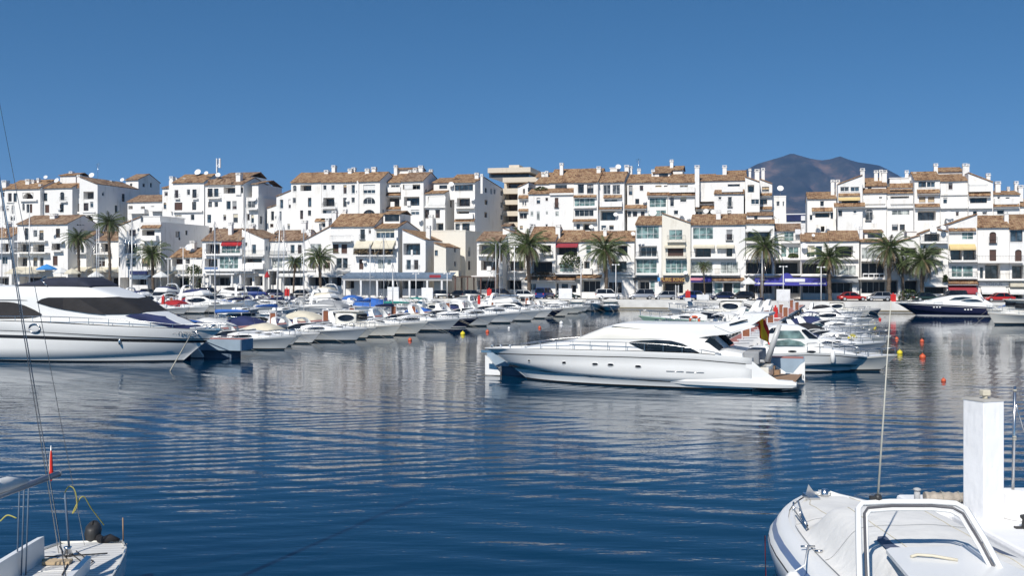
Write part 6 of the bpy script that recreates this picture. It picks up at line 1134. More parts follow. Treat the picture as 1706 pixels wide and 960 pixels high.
    def port(s, px, py, w=.22, h=.12, name='porthole', m=None, rim=True):
        x, z = s.q(px, py)
        for sg in (s.sg, -s.sg):
            y = s.side_y(x, z); a = MB(); a.poly([(x + w * math.copysign(abs(math.cos(t)) ** .6, math.cos(t)), sg * (s.side_y(x, z + h * math.sin(t)) + .03), z + h * math.sin(t)) for t in [i * PI / 8 for i in range(16)]])
            o = a.build(name, m or YGL, s.root)
            if rim: a = MB(); a.tube([(x + w * 1.08 * math.copysign(abs(math.cos(t)) ** .6, math.cos(t)), sg * (s.side_y(x, z + h * math.sin(t)) + .025), z + h * 1.2 * math.sin(t)) for t in [i * PI / 8 for i in range(17)]], .012, 4, caps=False); a.build('rim', GEL, o)

# --- the big white yacht in the middle
y = Yacht((14.5, 53.8), (-.94, .34), 17.05, 4.7, 1, 'motor_yacht', "big white motor yacht lying broadside in the middle, bow pointing left, flag at stern")
sheer = y.Q([(808, 579.5), (835, 580), (867, 581), (933, 582.5), (1043, 585), (1156, 589), (1235, 595.5), (1262, 600)])
y.hull([(0, 1.55)] + [p for p in sheer if p[0] > 2.2], [GEL, BOOT, GEL, BOOT, ANTI], rub=.30, rake=2.6, chine=.42, x0=1.9, bow_flare=.40)
y.deckcap(GEL, x0=1.9)
# spray rail line + lower stern wing and bathing platform
for sg in (1, -1):
    m = MB(); T = y.Q([(840, 611), (900, 620), (980, 628), (1080, 635), (1165, 640)]); m.tube([(x, sg * (y.side_y(x, z) + .01), z) for x, z in T], .03, 4); m.build('spray_rail', BOOT, y.root)
    m = MB(); x1, x2 = -.25, 6.0; pr = [(x2, .30, .5, -.04), (x2 - .8, .25, .60, .05), (2.6, .22, .64, .08), (1.0, .22, .62, .08), (-.05, .25, .58, .05), (x1, .3, .5, 0)]
    m.grid([[(x, sg * (2.18 + o), a), (x, sg * (2.24 + o), (a + b_) / 2), (x, sg * (2.20 + o), b_), (x, sg * 1.7, b_), (x, sg * 1.7, a)] for x, a, b_, o in pr], sm=False); m.build('stern_wing', GEL, y.root)
    m = MB(); m.grid([[(2.2, sg * 2.2, .60), (2.2, sg * 2.2, 1.52)], [(1.25, sg * 2.19, .60), (1.85, sg * 2.2, 1.50)], [(.85, sg * 2.18, .60), (1.25, sg * 2.18, 1.0)], [(.65, sg * 2.17, .60), (.72, sg * 2.17, .66)]], sm=False); m.build('quarter_panel', GEL, y.root, solid=.06)
m = MB(); m.box(-.2, 1.95, -1.95, 1.95, .42, .58); m.build('bathing_platform', TEAK, y.root)
m = MB(); m.poly([(1.88, -2.1, .5), (1.88, 2.1, .5), (1.88, 2.1, 1.5), (1.88, -2.1, 1.5)]); m.box(1.2, 1.87, -1.2, 1.2, .59, 1.15); m.build('transom', GEL2, y.root)
for k in range(4): m = MB(); m.box(.9 + k * .25, 1.2 + k * .25, -1.9, -1.25, .585 + k * .22, .585 + (k + 1) * .22 - .01); m.build('step', TEAK, y.root)
o, cab = y.body('foredeck_cabin', GEL, [(868, 579), (905, 574), (950, 567), (990, 564), (1030, 572), (1045, 583)], .0, .80, .5)
o, sal = y.body('saloon', GEL, [(945, 568.5), (951, 566), (975, 556), (999, 546), (1015, 543.5), (1060, 547), (1154, 560), (1178, 566), (1200, 588)], .0, .81, .38)
y.panel('side_window', YGL, [(1045, 571), (1065, 568.5), (1090, 567.5), (1115, 569), (1135, 574), (1163, 589)], [(1045, 572.5), (1058, 580), (1075, 587), (1110, 589.5), (1163, 590)], sal)
y.panel('windscreen_cover', GEL2, [(956, 565.5), (975, 557), (999, 548), (1040, 547.5), (1100, 556), (1140, 565)], [(956, 566.5), (1000, 566), (1060, 566.5), (1100, 565), (1140, 566)], sal)
o, fly = y.body('flybridge', GEL, [(1012, 543.5), (1022, 540.5), (1040, 539), (1075, 540), (1130, 540.5), (1180, 541), (1224, 540), (1255, 543)], [(1012, 544), (1060, 549.5), (1100, 556), (1154, 565), (1178, 561.5), (1215, 558), (1255, 546)], .70, .3)
m = MB()
for sg in (1, -1):   # arch legs sweeping aft and up
    leg = [y.q(1185, 544), y.q(1225, 535), y.q(1268, 523)]; lo = [y.q(1215, 556), y.q(1245, 546), y.q(1275, 527)]
    m.grid([[(leg[i][0], sg * (1.62 - .06 * i), leg[i][1]), (lo[i][0], sg * (1.62 - .06 * i), lo[i][1]), (lo[i][0], sg * (1.42 - .06 * i), lo[i][1]), (leg[i][0], sg * (1.42 - .06 * i), leg[i][1])] for i in range(3)], closed=True, sm=False)
a, b_ = leg[2], lo[2]; m.poly([(a[0], -1.5, a[1]), (a[0], 1.5, a[1]), (b_[0], 1.5, b_[1]), (b_[0], -1.5, b_[1])]); m.box(b_[0] - .1, a[0] + .9, -1.5, 1.5, b_[1] - .02, b_[1] + .1)
m.build('radar_arch', GEL, y.root)
y.panel('arch_vent', YGL, [(1212, 541), (1240, 533)], [(1214, 543.5), (1243, 535)], lambda x, z: 1.60, out=.04, n=3, rows=1)
y.panel('cockpit_opening', YGL, [(1170, 572), (1180, 563), (1188, 566), (1203, 580)], [(1170, 573), (1180, 580), (1192, 588), (1203, 581)], lambda x, z: 1.78, out=.02)
m = MB(); x0, zz = y.q(1262, 592); x1, _ = y.q(1236, 592); m.box(x0, x1, -1.6, 1.6, 1.3, zz + .12); m.build('cockpit_sofa', CANV['grey'], y.root, bevel=.06)
o, cc = y.body('cockpit_coaming', GEL, [(1190, 586), (1205, 583.5), (1235, 589), (1237, 597)], -.1, .9, .3)
for p in ((881, 602), (940, 605), (991, 607.2), (1017, 608.2), (1063, 611)): y.port(*p, w=.15, h=.06)
for p0, p1 in (((1110, 619), (1139, 620)), ((1143, 620.4), (1173, 621.6))):
    (xa, za), (xb, zb) = y.q(*p0), y.q(*p1)
    for sg in (1, -1):
        m = MB()
        for dz in (0,): m.tube([(xa, sg * (y.side_y(xa, za) + .012), za + dz), (xb, sg * (y.side_y(xb, zb) + .012), zb + dz)], .028, 4)
        m.build('hull_vent', STEEL, y.root)
y.railing([(850, 576), (900, 570.5), (933, 569), (1000, 570), (1043, 571), (1110, 575), (1160, 582), (1200, 590)], .4, 13)
m = MB()
for px in (822, 836, 851): x, z = y.q(px, 579, 0); m.lathe([(.06, z), (.09, z + .1), (.05, z + .18)], (x, .15, 0), 8)
x, z = y.q(806, 583, 0); m.box(x - .5, x + .12, -.1, .1, z - .15, z - .02); m.build('anchor_gear', STEEL, y.root)
# passerelle raised at the stern
(xa, za), (xb, zb) = y.q(1278, 603, 1.2), y.q(1299, 541, 1.2); m = MB(); m.tube([(xa, 1.2, za), (xb, 1.2, zb)], [.17, .13], 6); m.tube([(xa + .1, 1.2, za), (xa + .9, 1.2, 1.5)], .09, 6); m.build('passerelle', mat('passerelle_grey', (.5, .5, .49), .4), y.root)
# Spanish flag on a staff slanting aft
(xa, za), (xb, zb) = y.q(1262, 560, 0), y.q(1271, 526, 0)
fl = thing('spanish_flag', y.root.matrix_basis @ Vector((xb, 0, zb)), y.root.rotation_euler[2], "small red and yellow Spanish flag hanging from the arch of the big white yacht", 'flag')
m = MB(); w_ = .62; n_ = 12; fl.scale = (1, 1, 1); rows = []
for i in range(n_ + 1):
    t = i / n_; rows.append([(.45 - .62 * j / 8 * (1 - .12 * t) - t * .30 + .05 * math.sin(t * 7 + j), .09 * math.sin(j * 1.25 + t * 5), .1 - t * 1.25 - j * .045) for j in range(9)])
m.grid(rows, mrow=lambda j: 0 if j < 2 else (1 if j < 6 else 0)); m.build('cloth', [mat("flag_red", (.72, .03, .02), .8), mat("flag_yellow", (.90, .55, .02), .8)], fl)
m = MB(); m.tube([(.5, 0, .25), (-.45, 0, -.12)], .02, 5); m.build('staff', ALU, fl)

# --- the large yacht cut by the left edge
y = Yacht((-42.6, 75.3), (.974, -.226), 24.0, 5.9, -1, 'motor_yacht', "large white motor yacht cut by the left edge, black window covers and navy canvas")
sh = y.Q([(0, 535), (58, 537), (134, 541), (218, 545), (281, 547), (325, 549), (350, 553), (373, 557)])
y.hull([(0, sh[0][1] - .35), (4, sh[0][1] - .1)] + sh, [GEL, BOOT, BOOT, BOOT, ANTI], rub=.62, stripe=(.58, .665), rake=3.0, chine=.25, bow_flare=.5, n=40)
y.deckcap(GEL)
o, body = y.body('superstructure', GEL, [(-330, 478), (-100, 476), (0, 476), (100, 476.5), (130, 477.5), (150, 483), (187, 494.5), (210, 507), (232, 520), (262, 529), (290, 538), (316, 547), (326, 549)], .02, .80, .30, n=60)
y.panel('windscreen_cover', CANV['black'], [(52, 504), (60, 499), (71, 496.5), (186, 496.3), (196, 499), (214, 509), (236, 521)], [(52, 505), (75, 512), (96, 516.5), (140, 522), (165, 524.5), (200, 524.2), (226, 523.5), (236, 521.5)], body, out=.06, n=60)
y.panel('side_cover', CANV['charcoal'], [(97, 497), (124, 499), (168, 524)], [(97, 516), (140, 522.5), (168, 525)], body, out=.09)
y.panel('side_window', GL[2], [(66, 501), (80, 500.5), (96, 501)], [(66, 507), (80, 510), (96, 514)], body, out=.03, n=6)
y.panel('aft_window_cover', CANV['charcoal'], [(-160, 503), (0, 503.5), (15, 505), (30, 509), (48, 517), (60, 524)], [(-160, 531), (0, 532), (30, 531.5), (50, 530), (60, 526)], body, out=.03)
y.panel('upper_deck_line', BOOT, [(-200, 499.5), (20, 500), (36, 501)], [(-200, 501.2), (20, 501.5), (36, 501.5)], body, out=.02, rows=1)  # thin black line laid on along the upper deck
y.panel('foredeck_cover', CANV['navy'], [(203, 526.5), (215, 524.5), (236, 523.5), (262, 529), (290, 539), (314, 546)], [(203, 527), (240, 537), (285, 547), (300, 548), (314, 548)], body, out=.05)
o, _ = y.body('flybridge_canvas', mat('canvas_night', (.022, .026, .045), .85, .2, 1.2, .03, 3), [(4, 475), (28, 469), (49, 463.5), (80, 462.5), (110, 462), (122, 468), (134, 477)], [(4, 476), (134, 478)], .62, .55)
m = MB()
for a, b_ in (((49, 463.3), (62, 476)),):
    (xa, za), (xb, zb) = y.q(*a), y.q(*b_); m.tube([(xa, -1.3, za + .1), (xa, -1.8, za - .1), (xb, -2.02, zb)], .035, 4)
m.build('canvas_pole', STEEL, y.root)
y.railing([(-280, 527), (58, 527.5), (100, 528.5), (188, 532), (250, 537), (290, 541), (340, 543), (362, 549)], .6, 23, .94, .03)
x, z = y.q(58, 547); 
m = MB(); m.tube([(x + .42 * math.cos(t), -(y.side_y(x, z) + .04), z + .28 * math.sin(t)) for t in [i * PI / 8 for i in range(17)]], .05, 5); m.build('hawse_ring', STEEL, y.root)
x, z = y.q(196, 570); m = MB(); m.lathe([(.05, z - .2), (.09, z - .1), (.09, z + .1), (.05, z + .2)], (x, -(y.side_y(x, z) + .06), 0), 8); m.build('fender_hook', STEEL, y.root)
x, z = y.q(296, 555); text_part("7a MA 7240/03", .30, GREYW, y.root, (x, -(y.side_y(x, z - .1) + .05), z), (math.radians(86), 0, math.radians(13)), 'registration')
x, z = y.q(322, 556); m = MB(); m.tube([(x + .3 * math.cos(t), -(y.side_y(x, z) + .05), z + .16 * math.sin(t)) for t in [i * PI / 8 for i in range(17)]], .045, 5); m.build('fairlead', STEEL, y.root)
m = MB(); a, b_ = y.q(372, 560, 0)[0], 2.1; m.box(a - 1.7, a - .1, -.22, .22, y.at(y.sheer, a) - .05, y.at(y.sheer, a) + .06); m.tube([(a - 1.9, 0, 1.5), (a - 1.3, 0, 2.2), (a - .6, 0, 2.5)], .09, 6); m.build('anchor_gear', STEEL, y.root)
p0 = wp(318, 558, 67.4); p1 = wz(283, 619, 0); o = thing('mooring_line', (0, 0, 0), 0, "pale mooring line from the left yacht's bow down into the water", 'mooring line'); m = MB(); m.tube([p0, p1], .04, 5); m.build('rope', ROPE, o)

# --- navy-hulled yacht along the right quay
y = Yacht((66.6, 146.6), (-.97, .22), 12.4, 3.8, 1, 'sports_yacht', "sleek yacht with navy hull and white top moored along the right quay")
sh = y.Q([(1498, 504.5), (1520, 505.3), (1539, 506.5), (1585, 508.5), (1629, 511), (1660, 512.5)])
y.hull(sh, [NAVY, GEL, NAVY, GEL, HULLG], rub=.16, stripe=(.5, .55), rake=2.8, chine=.34, bow_flare=.6, keel=-.5); y.deckcap(GEL)
o, b2 = y.body('superstructure', GEL, [(1512, 504.8), (1545, 502), (1565, 497), (1588, 492.8), (1610, 491.8), (1628, 492), (1640, 497), (1656, 506)], .0, .8, .5)
y.panel('side_window', GL[2], [(1582, 500), (1592, 496), (1605, 495), (1622, 496)], [(1582, 500.5), (1600, 500.3), (1622, 496.5)], b2); y.panel('side_window', GL[2], [(1602, 501), (1615, 498.5), (1628, 499), (1638, 502.5)], [(1602, 501.5), (1612, 503.5), (1638, 503.5)], b2)
m = MB(); (xa, za), (xb, zb) = y.q(1640, 497), y.q(1630, 488.5)
for sg in (1, -1): m.tube([(xa, sg * 1.4, za - .3), (xb - .3, sg * 1.2, zb)], .09, 5)
m.tube([(xb - .3, -1.2, zb), (xb - .3, 1.2, zb)], .09, 5); m.build('radar_arch', GEL, y.root)
for px in (1556, 1561, 1566, 1608, 1613, 1618): y.port(px, 512 if px < 1590 else 516, .13, .09, m=SIGNW, rim=False)
y.railing([(1502, 501.5), (1540, 501), (1570, 503)], .5, 6)
m = MB(); m.box(-1.1, .05, -1.6, 1.6, .25, .4); m.build('bathing_platform', GEL, y.root)

# --- white cabin cruiser right of the big yacht
y = Yacht((13.9, 64.4), (.985, -.17), 8.1, 3.3, -1, 'cabin_cruiser', "white cabin cruiser with teal hardtop windows behind the big yacht's stern")
sh = y.Q([(1260, 589), (1300, 590), (1349, 588.5), (1400, 590), (1430, 593), (1452, 595)])
y.hull(sh, [HULLG, BOOT, GEL, BOOT, ANTI], rub=.10, stripe=(.5, .53), rake=1.5, chine=.35, bow_flare=.6, keel=-.5); y.deckcap(GEL)
o, cab = y.body('cabin', GEL, [(1236, 590), (1245, 584), (1275, 577), (1310, 575), (1349, 576.5), (1385, 580), (1420, 588), (1440, 594)], .0, .86, .5)
o, ht = y.body('hardtop', GEL, [(1272, 572), (1276, 550), (1290, 543.5), (1306, 541.5), (1334, 543.5), (1346, 549), (1366, 565), (1374, 576)], [(1272, 579), (1374, 579)], .72, .3)
y.panel('side_window', GTEAL, [(1293, 556), (1300, 552), (1333, 552), (1342, 564)], [(1293, 565), (1342, 565)], ht); y.panel('windscreen', YGL, [(1337, 550.5), (1344, 550.5), (1364, 565)], [(1337, 553), (1349, 565), (1364, 566)], ht)
y.panel('cabin_window', GTEAL, [(1275, 575), (1290, 569), (1315, 566), (1335, 570), (1343, 576)], [(1275, 576), (1300, 577), (1343, 577)], lambda x, z: y.hb(x) * .80 + .03)
y.panel('rear_window', YGL, [(1277, 556), (1287, 548), (1297, 547)], [(1277, 557), (1289, 556), (1297, 549)], ht)
for p in ((1320, 588.2), (1352, 588.6)):
    x, z = y.q(*p); m = MB(); m.poly([(x + .26 * math.cos(t), -(y.hb(x) * .99 + .04), z + .07 * math.sin(t) + .08) for t in [i * PI / 8 for i in range(16)]]); m.build('porthole', YGL, y.root)
y.railing([(1345, 573), (1375, 571), (1400, 575), (1430, 581), (1446, 586)], .4, 6)
x, z = y.q(1387, 594); m = MB(); m.lathe([(.03, z - .42), (.12, z - .35), (.14, z), (.12, z + .25), (.04, z + .4)], (x, -(y.hb(x) + .14), 0), 10); m.tube([(x, -(y.hb(x) + .14), z + .4), (x, -y.hb(x) * .9, z + .95)], .015, 4); m.build('fender', WB, y.root)

# boats at the right edge of the view
for px, Y, k, c, sc, dg, lb in ((1690, 140, 'hardtop', 'navy', .95, 200, "cream pilothouse boat with wood trim, just right of the navy yacht's stern"), (1668, 150, 'covered', 'blue', .8, 195, "white motorboat under a blue cover between the navy yacht and the quay"), (1712, 122, 'hardtop', 'navy', 1.1, 195, "larger cream pilothouse boat with wood trim, cut by the right edge"), (1700, 148, 'cruiser', 'navy', .8, 200, "white motor cruiser tucked behind the pilothouse boats at the right edge"), (1440, 152, 'rib', 'navy', .9, 10, "small grey inflatable dinghy lying by the white quay wall")):
    rb = put_boat(k, (px - CX) / F * Y, Y, dg, '', c, sc); rb['label'] = lb
# T-shaped pontoon heads
def thead(a, b, label, z=1.3, br=None):
    d = nrmz(b[0] - a[0], b[1] - a[1]); L = math.hypot(b[0] - a[0], b[1] - a[1]); o = thing('floating_jetty', (a[0], a[1], 0), math.atan2(d[1], d[0]), label, 'pontoon', 'pontoon heads')
    m = MB(); m.box(0, L, -.9, .9, z - .1, z); m.build('deck', DECKRED, o)
    m = MB(); m.box(-.002, L + .002, -.95, -.902, z - .75, z + .02); m.box(-.002, L + .002, .902, .95, z - .75, z + .02); m.box(L + .003, L + .05, -.9, .9, z - .75, z + .02); m.build('fascia', mat('fascia_grey_blue', (.27, .35, .43), .7), o)
    m = MB(); m.box(.8, L - .8, -.7, .7, -.3, z - .76); m.build('float', CANV['slate'], o)
    for x, sg in (br or ((-.05, -1), (L + .06, 1))):
        m = MB(); w = .9; p = [(x, .05), (x - sg * w, .05), (x - sg * w, .2), (x - sg * .25, z - .3), (x, z - .12)]; x_ = x
        yy = -1.2; m.poly([(q, yy, r) for q, r in p]); m.poly([(q, yy + .22, r) for q, r in p]); [m.poly([(p[i][0], yy, p[i][1]), (p[(i + 1) % 5][0], yy, p[(i + 1) % 5][1]), (p[(i + 1) % 5][0], yy + .22, p[(i + 1) % 5][1]), (p[i][0], yy + .22, p[i][1])]) for i in range(5)]
        m.build('end_bracket', GEL, o)
thead((-1.2, 61.8), (15.9, 57.3), "pontoon head with white end brackets behind the big yacht"); thead((-31.5, 76.5), (-18.6, 73.6), "pontoon head with blue-grey side at the left yacht's bow", 1.3, ((9.6, -1),))

# ------------------------------------------------------------------ foreground boat, bottom right
bx, by = 6.6, 22.85
fb = thing('motor_boat', (bx, by, 0), 0, "white motorboat with blue stripes and grey canvas cover in the lower right corner", 'boat')
def hbf(d): return 2.0 * (1 - math.exp(-d / 1.45)) if d > 0 else 0
ds = [0, .04, .12, .25, .45, .7, 1, 1.4, 1.9, 2.5, 3.2, 4, 5, 6, 7.5, 9, 10.5]
sec = [(-.40, 1.16, 0), (-.27, 1.14, 0), (-.19, 1.07, 0), (-.165, 1.03, 1), (-.085, .93, 0), (-.02, .84, 2), (-.012, .81, 0), (.0, .74, 0), (-.10, .36, 0), (-.3, .1, 0), (-.4, -.3, 3), (-.9, -.6, 3)]
def gz(d): return 1 + .10 * math.exp(-d / 1.2)
def ring(k, dz=0, ins=0):
    out = []
    for d in ds:
        w = max(.02, hbf(d + .02) + sec[k][0] * min(1, d + .35) - ins); out.append((w, -d - (abs(sec[k][0]) * 1.1 if d < .3 else 0), sec[k][1] * gz(d) + dz))
    return out
m = MB(); R_ = [ring(k) for k in range(len(sec))]; rowsL = [[(-R_[k][i][0], R_[k][i][1], R_[k][i][2]) for k in range(len(sec))] for i in range(len(ds))]
mr = lambda j: {3: 1, 5: 2}.get(j, 3 if j >= 9 else 0)
m.grid(rowsL, mrow=mr); m.grid([[(-x, y_, z) for x, y_, z in r] for r in rowsL], mrow=mr); m.build('hull', [GEL, STRIPE, BOOT, ANTI], fb)
m = MB(); rows = []
for i, d in enumerate(ds):
    w = max(.02, R_[0][i][0]); r_in = max(.01, w - .14 * min(1, d * 1.2)); z = 1.13 * gz(d)
    rows.append([(-w, R_[0][i][1], z), (-(w + r_in * 2) / 3, R_[0][i][1], z + .055), (-r_in, R_[0][i][1], z + .02), (-r_in + .005, R_[0][i][1], z - .03), (0, R_[0][i][1], z + .02), (r_in - .005, R_[0][i][1], z - .03), (r_in, R_[0][i][1], z + .02), ((w + r_in * 2) / 3, R_[0][i][1], z + .055), (w, R_[0][i][1], z)])
m.grid(rows); m.build('deck', GEL, fb)
COVM = mat("cover_pale_grey", (.72, .71, .68), .9, .05, 2.2, .02, 5)
def cover_z(x, d):
    w = hbf(d) - .50; e = 1 - abs(x) / max(.1, w)
    z = 1.17 + .07 * sm(e * 3) + .42 * sm((d - 3.35) / .8) * sm(e / .42) + .10 * sm((d - 1) / 2) * sm(e * 1.2)
    from mathutils import noise
    return z + .016 * noise.noise(Vector((x * 2.2, d * 2.2, 0))) + .03 * abs(noise.noise(Vector((x * .9 + d * .5, d * .9, 4))))
m = MB(); rows = []
for i in range(70):
    d = .95 + 9.4 * i / 69; w = hbf(d) - .48; rows.append([(w * (j / 20 - 1), -d, cover_z(w * (j / 20 - 1), d)) for j in range(41)])
m.grid(rows); cov = m.build('canvas_cover', COVM, fb)
m = MB(); m.tube([(-hbf(d) + .48, -d, cover_z(-hbf(d) + .49, d) + .005) for d in [.95 + .45 * i for i in range(20)]], .012, 4); m.build('cover_hem', CANV['grey'], cov)
for xs in (-.62, .62):
    m = MB(); m.tube([(xs * min(1, (hbf(d) - .5) / .9), -d, cover_z(xs * min(1, (hbf(d) - .5) / .9), d) + .004) for d in [1.1 + .22 * i for i in range(42)]], .009, 4); m.build('cover_seam', CANV['cream'], cov)
for d_ in (3.1, 5.6):
    m = MB(); w = hbf(d_) - .5; m.tube([(w * (j / 20 - 1), -d_, cover_z(w * (j / 20 - 1), d_) + .004) for j in range(41)], .008, 4); m.build('cover_seam', CANV['grey'], cov)
def L2(px, py, z): p = wz(px, py, z); return (p.x - bx, p.y - by, z)
m = MB(); m.tube([L2(1322, 852, 1.2), L2(1322, 838, 1.33), L2(1330, 836, 1.36), L2(1336, 856, 1.38), L2(1345, 876, 1.34), L2(1346, 884, 1.2)], .02, 6); m.tube([L2(1324, 852, 1.28), L2(1334, 866, 1.28), L2(1344, 882, 1.26)], .016, 5); m.tube([L2(1333, 866, 1.18), L2(1333, 850, 1.36)], .016, 5); m.build('grab_rail', STEEL, fb)
m = MB(); a = L2(1350, 833, 1.2); m.box(a[0] - .1, a[0] + .12, a[1] - .3, a[1] + .25, 1.2, 1.3); m.poly([(a[0] - .1, a[1], 1.3), (a[0] + .12, a[1], 1.3), (a[0] - .04, a[1], 1.52)]); m.tube([(a[0] + .3, a[1], 1.2), (a[0] + .3, a[1], 1.42)], [.09, .07], 8); m.build('bow_fitting', STEEL, fb)
a, b_ = L2(1362, 841, 1.24), L2(1413, 842, 1.24); m = MB(); m.box(a[0], b_[0] + .05, a[1] - .10, a[1] + .10, 1.19, 1.25); m.build('anchor_locker', mat("weathered_wood", (.10, .09, .07), .8), fb)
a = L2(1408, 860, 1.32); m = MB(); m.box(a[0] - .13, a[0] + .13, a[1] - .06, a[1] + .06, 1.28, 1.335); m.build('cover_slot', IRON, fb)
m = MB(); a = L2(1346, 914, 1.2)
m.tube([(a[0] - .12, a[1], 1.23), (a[0] + .12, a[1], 1.23)], .02, 5); m.tube([(a[0], a[1], 1.14), (a[0], a[1], 1.23)], .025, 5); m.tube([(a[0] + .06, a[1] - .2, 1.2), (a[0] + .18, a[1] - .26, 1.21)], .03, 5); m.build('cleat', STEEL, fb)
m = MB(); c = (-hbf(6.0) - .12, -6.0, .72); m.lathe([(.04, -.42), (.13, -.34), (.17, -.1), (.17, .15), (.12, .32), (.05, .4)], c, 14); m.tube([(c[0], c[1], 1.1), (c[0] + .2, c[1] + .05, 1.2), (a[0], a[1], 1.24)], .015, 4); m.build('fender', WB, fb)
# white windscreen hoop with dark trim
hp = [(4.62 - bx, 13.9 - by, 1.1), (4.95 - bx, 15.0 - by, 2.1), (5.08 - bx, 15.42 - by, 2.44), (5.16 - bx, 15.5 - by, 2.5), (5.6 - bx, 15.56 - by, 2.515), (6.2 - bx, 15.56 - by, 2.515), (6.55 - bx, 15.5 - by, 2.5), (6.66 - bx, 15.4 - by, 2.44), (6.75 - bx, 15.0 - by, 2.1), (6.95 - bx, 13.9 - by, 1.1)]
m = MB(); m.tube(hp, .044, 8); m.build('windscreen_hoop', GEL, fb)
m = MB(); m.tube([(x * .985 + (.06 if i < 4 else (-.06 if i > 5 else 0)) , y_ - .03, z - .055) for i, (x, y_, z) in enumerate(hp)], .020, 6); m.build('hoop_seal', mat("seal_grey", (.09, .09, .10), .5), fb)
m = MB(); m.tube([(x + (.10 if i < 4 else (-.10 if i > 5 else 0)), y_ - .05, z - .10) for i, (x, y_, z) in enumerate(hp)], .028, 6); m.build('inner_frame', GEL, fb)
m = MB(); p0 = (5.42 - bx, 15.56 - by, 2.52); m.tube([p0, (p0[0], p0[1], 2.62)], .05, 8); m.box(p0[0] - .12, p0[0] + .05, p0[1] - .03, p0[1] + .03, 2.55, 2.60); b0 = m.build('antenna_base', IRON, fb)
m = MB(); m.tube([(p0[0], p0[1], 2.6), (p0[0] + .09, p0[1], 3.9), (p0[0] + .20, p0[1] + .02, 5.5)], [.016, .012, .006], 6); m.build('whip_antenna', mat("antenna_cream", (.55, .53, .45), .5), b0)
# sun pad
from mathutils import noise as _n
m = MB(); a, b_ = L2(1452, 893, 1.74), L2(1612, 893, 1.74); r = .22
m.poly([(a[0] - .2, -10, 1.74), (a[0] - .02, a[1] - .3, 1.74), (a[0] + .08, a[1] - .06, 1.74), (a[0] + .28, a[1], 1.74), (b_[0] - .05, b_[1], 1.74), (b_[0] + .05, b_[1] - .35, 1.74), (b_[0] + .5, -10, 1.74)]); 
m.poly([(a[0] - .02, a[1] - .3, 1.74), (a[0] + .08, a[1] - .06, 1.74), (a[0] + .28, a[1], 1.74), (b_[0] - .05, b_[1], 1.74), (b_[0] - .05, b_[1] + .02, 1.5), (a[0] + .2, a[1] + .02, 1.5)]); m.build('pad_shadow', mat("pad_shadow_blue_grey", (.085, .105, .16), .6, .08), fb)  # dark slab around the pad, coloured to stand in for the hoop's shadow
m = MB(); c, d = L2(1478, 913, 1.80), L2(1614, 910, 1.80); m.poly([(c[0] - .42, -10, 1.80), (c[0] - .06, c[1] - .12, 1.80), (c[0] + .05, c[1], 1.80), (d[0] + .02, d[1], 1.80), (d[0] + .35, -10, 1.80)]); m.poly([(c[0] - .42, -10, 1.745), (c[0] - .06, c[1] - .12, 1.745), (c[0] + .05, c[1], 1.745), (d[0] + .02, d[1], 1.745), (d[0] + .02, d[1], 1.80), (c[0] + .05, c[1], 1.80), (c[0] - .06, c[1] - .12, 1.80), (c[0] - .42, -10, 1.80)]); m.build('sun_pad', GEL, fb)
m = MB(); e = L2(1530, 929, 1.82); m.tube([(e[0] - .1, e[1] + .02, 1.82), (e[0], e[1] + .05, 1.84), (e[0] + .2, e[1], 1.84), (e[0] + .5, e[1] - .16, 1.82)], .022, 6); m.build('pad_strap', CANV['cream'], fb)
m = MB(); m.tube([L2(1512, 891, 1.72), L2(1558, 862, 1.35)], .014, 4); m.build('cover_strut', STEEL, fb)
o = thing('mooring_line', (0, 0, 0), 0, "thin red mooring line slanting from the lower right boat into the water", 'mooring line'); m = MB(); m.tube([Vector((4.72, 19.6, 1.0)), Vector((4.5, 18.6, .25)), wz(1240, 958, -.3)], .012, 4); m.build('rope', RED, o)

# ------------------------------------------------------------------ foreground white quay with pillar
def slab(pts, z0, z1, name, lbl=None):
    m = MB(); m.poly([(x, y_, z1) for x, y_ in pts])
    for i in range(len(pts)): a, b_ = pts[i], pts[(i + 1) % len(pts)]; m.poly([(a[0], a[1], z0), (b_[0], b_[1], z0), (b_[0], b_[1], z1), (a[0], a[1], z1)])
    o = m.build(name, PLAST, None, bevel=.07); tag(o, kind='structure'); return o
slab([(8.72, 2), (40, 2), (40, 22.6), (8.25, 22.6), (8.25, 21.35), (8.72, 20.8)], -3, 1.15, 'foreground_quay')
slab([(8.62, 2), (8.71, 2), (8.71, 20.6), (8.62, 20.6)], -3, .78, 'quay_ledge')
pw = MB(); pts = [(9.52, 20.35), (9.62, 20.15), (9.85, 20.0), (10.4, 19.9), (16, 19.8), (16, 20.5), (9.52, 20.55)]
pw.poly([(x, y_, 1.72) for x, y_ in pts]); [pw.poly([(*pts[i], 1.16), (*pts[(i + 1) % 7], 1.16), (*pts[(i + 1) % 7], 1.72), (*pts[i], 1.72)]) for i in range(7)]
o = pw.build('parapet_wall', PLAST, None, bevel=.08); tag(o, "low rounded white parapet behind the black bollard on the near quay", 'wall')
pl = thing('pillar', (9.12, 20.32, 1.15), math.radians(20.8), "square whitewashed pillar standing on the near quay at the right", 'pillar')
m = MB(); n_ = 14; w_ = .255
for k in range(4):
    R4 = Matrix.Rotation(k * PI / 2, 3, 'Z'); rows = []
    for i in range(n_ * 2 + 1):
        z = 2.3 * i / (n_ * 2); rows.append([R4 @ Vector((-w_ + 2 * w_ * j / 8, -w_ - (0 if j in (0, 8) else .006 * _n.noise(Vector((j * .7 + k * 9, z * 4, 0)))), z)) for j in range(9)])
    m.grid(rows, sm=False)
m.poly([(-w_, -w_, 2.3), (w_, -w_, 2.3), (w_, w_, 2.3), (-w_, w_, 2.3)]); m.build('shaft', PLAST, pl, bevel=.012)
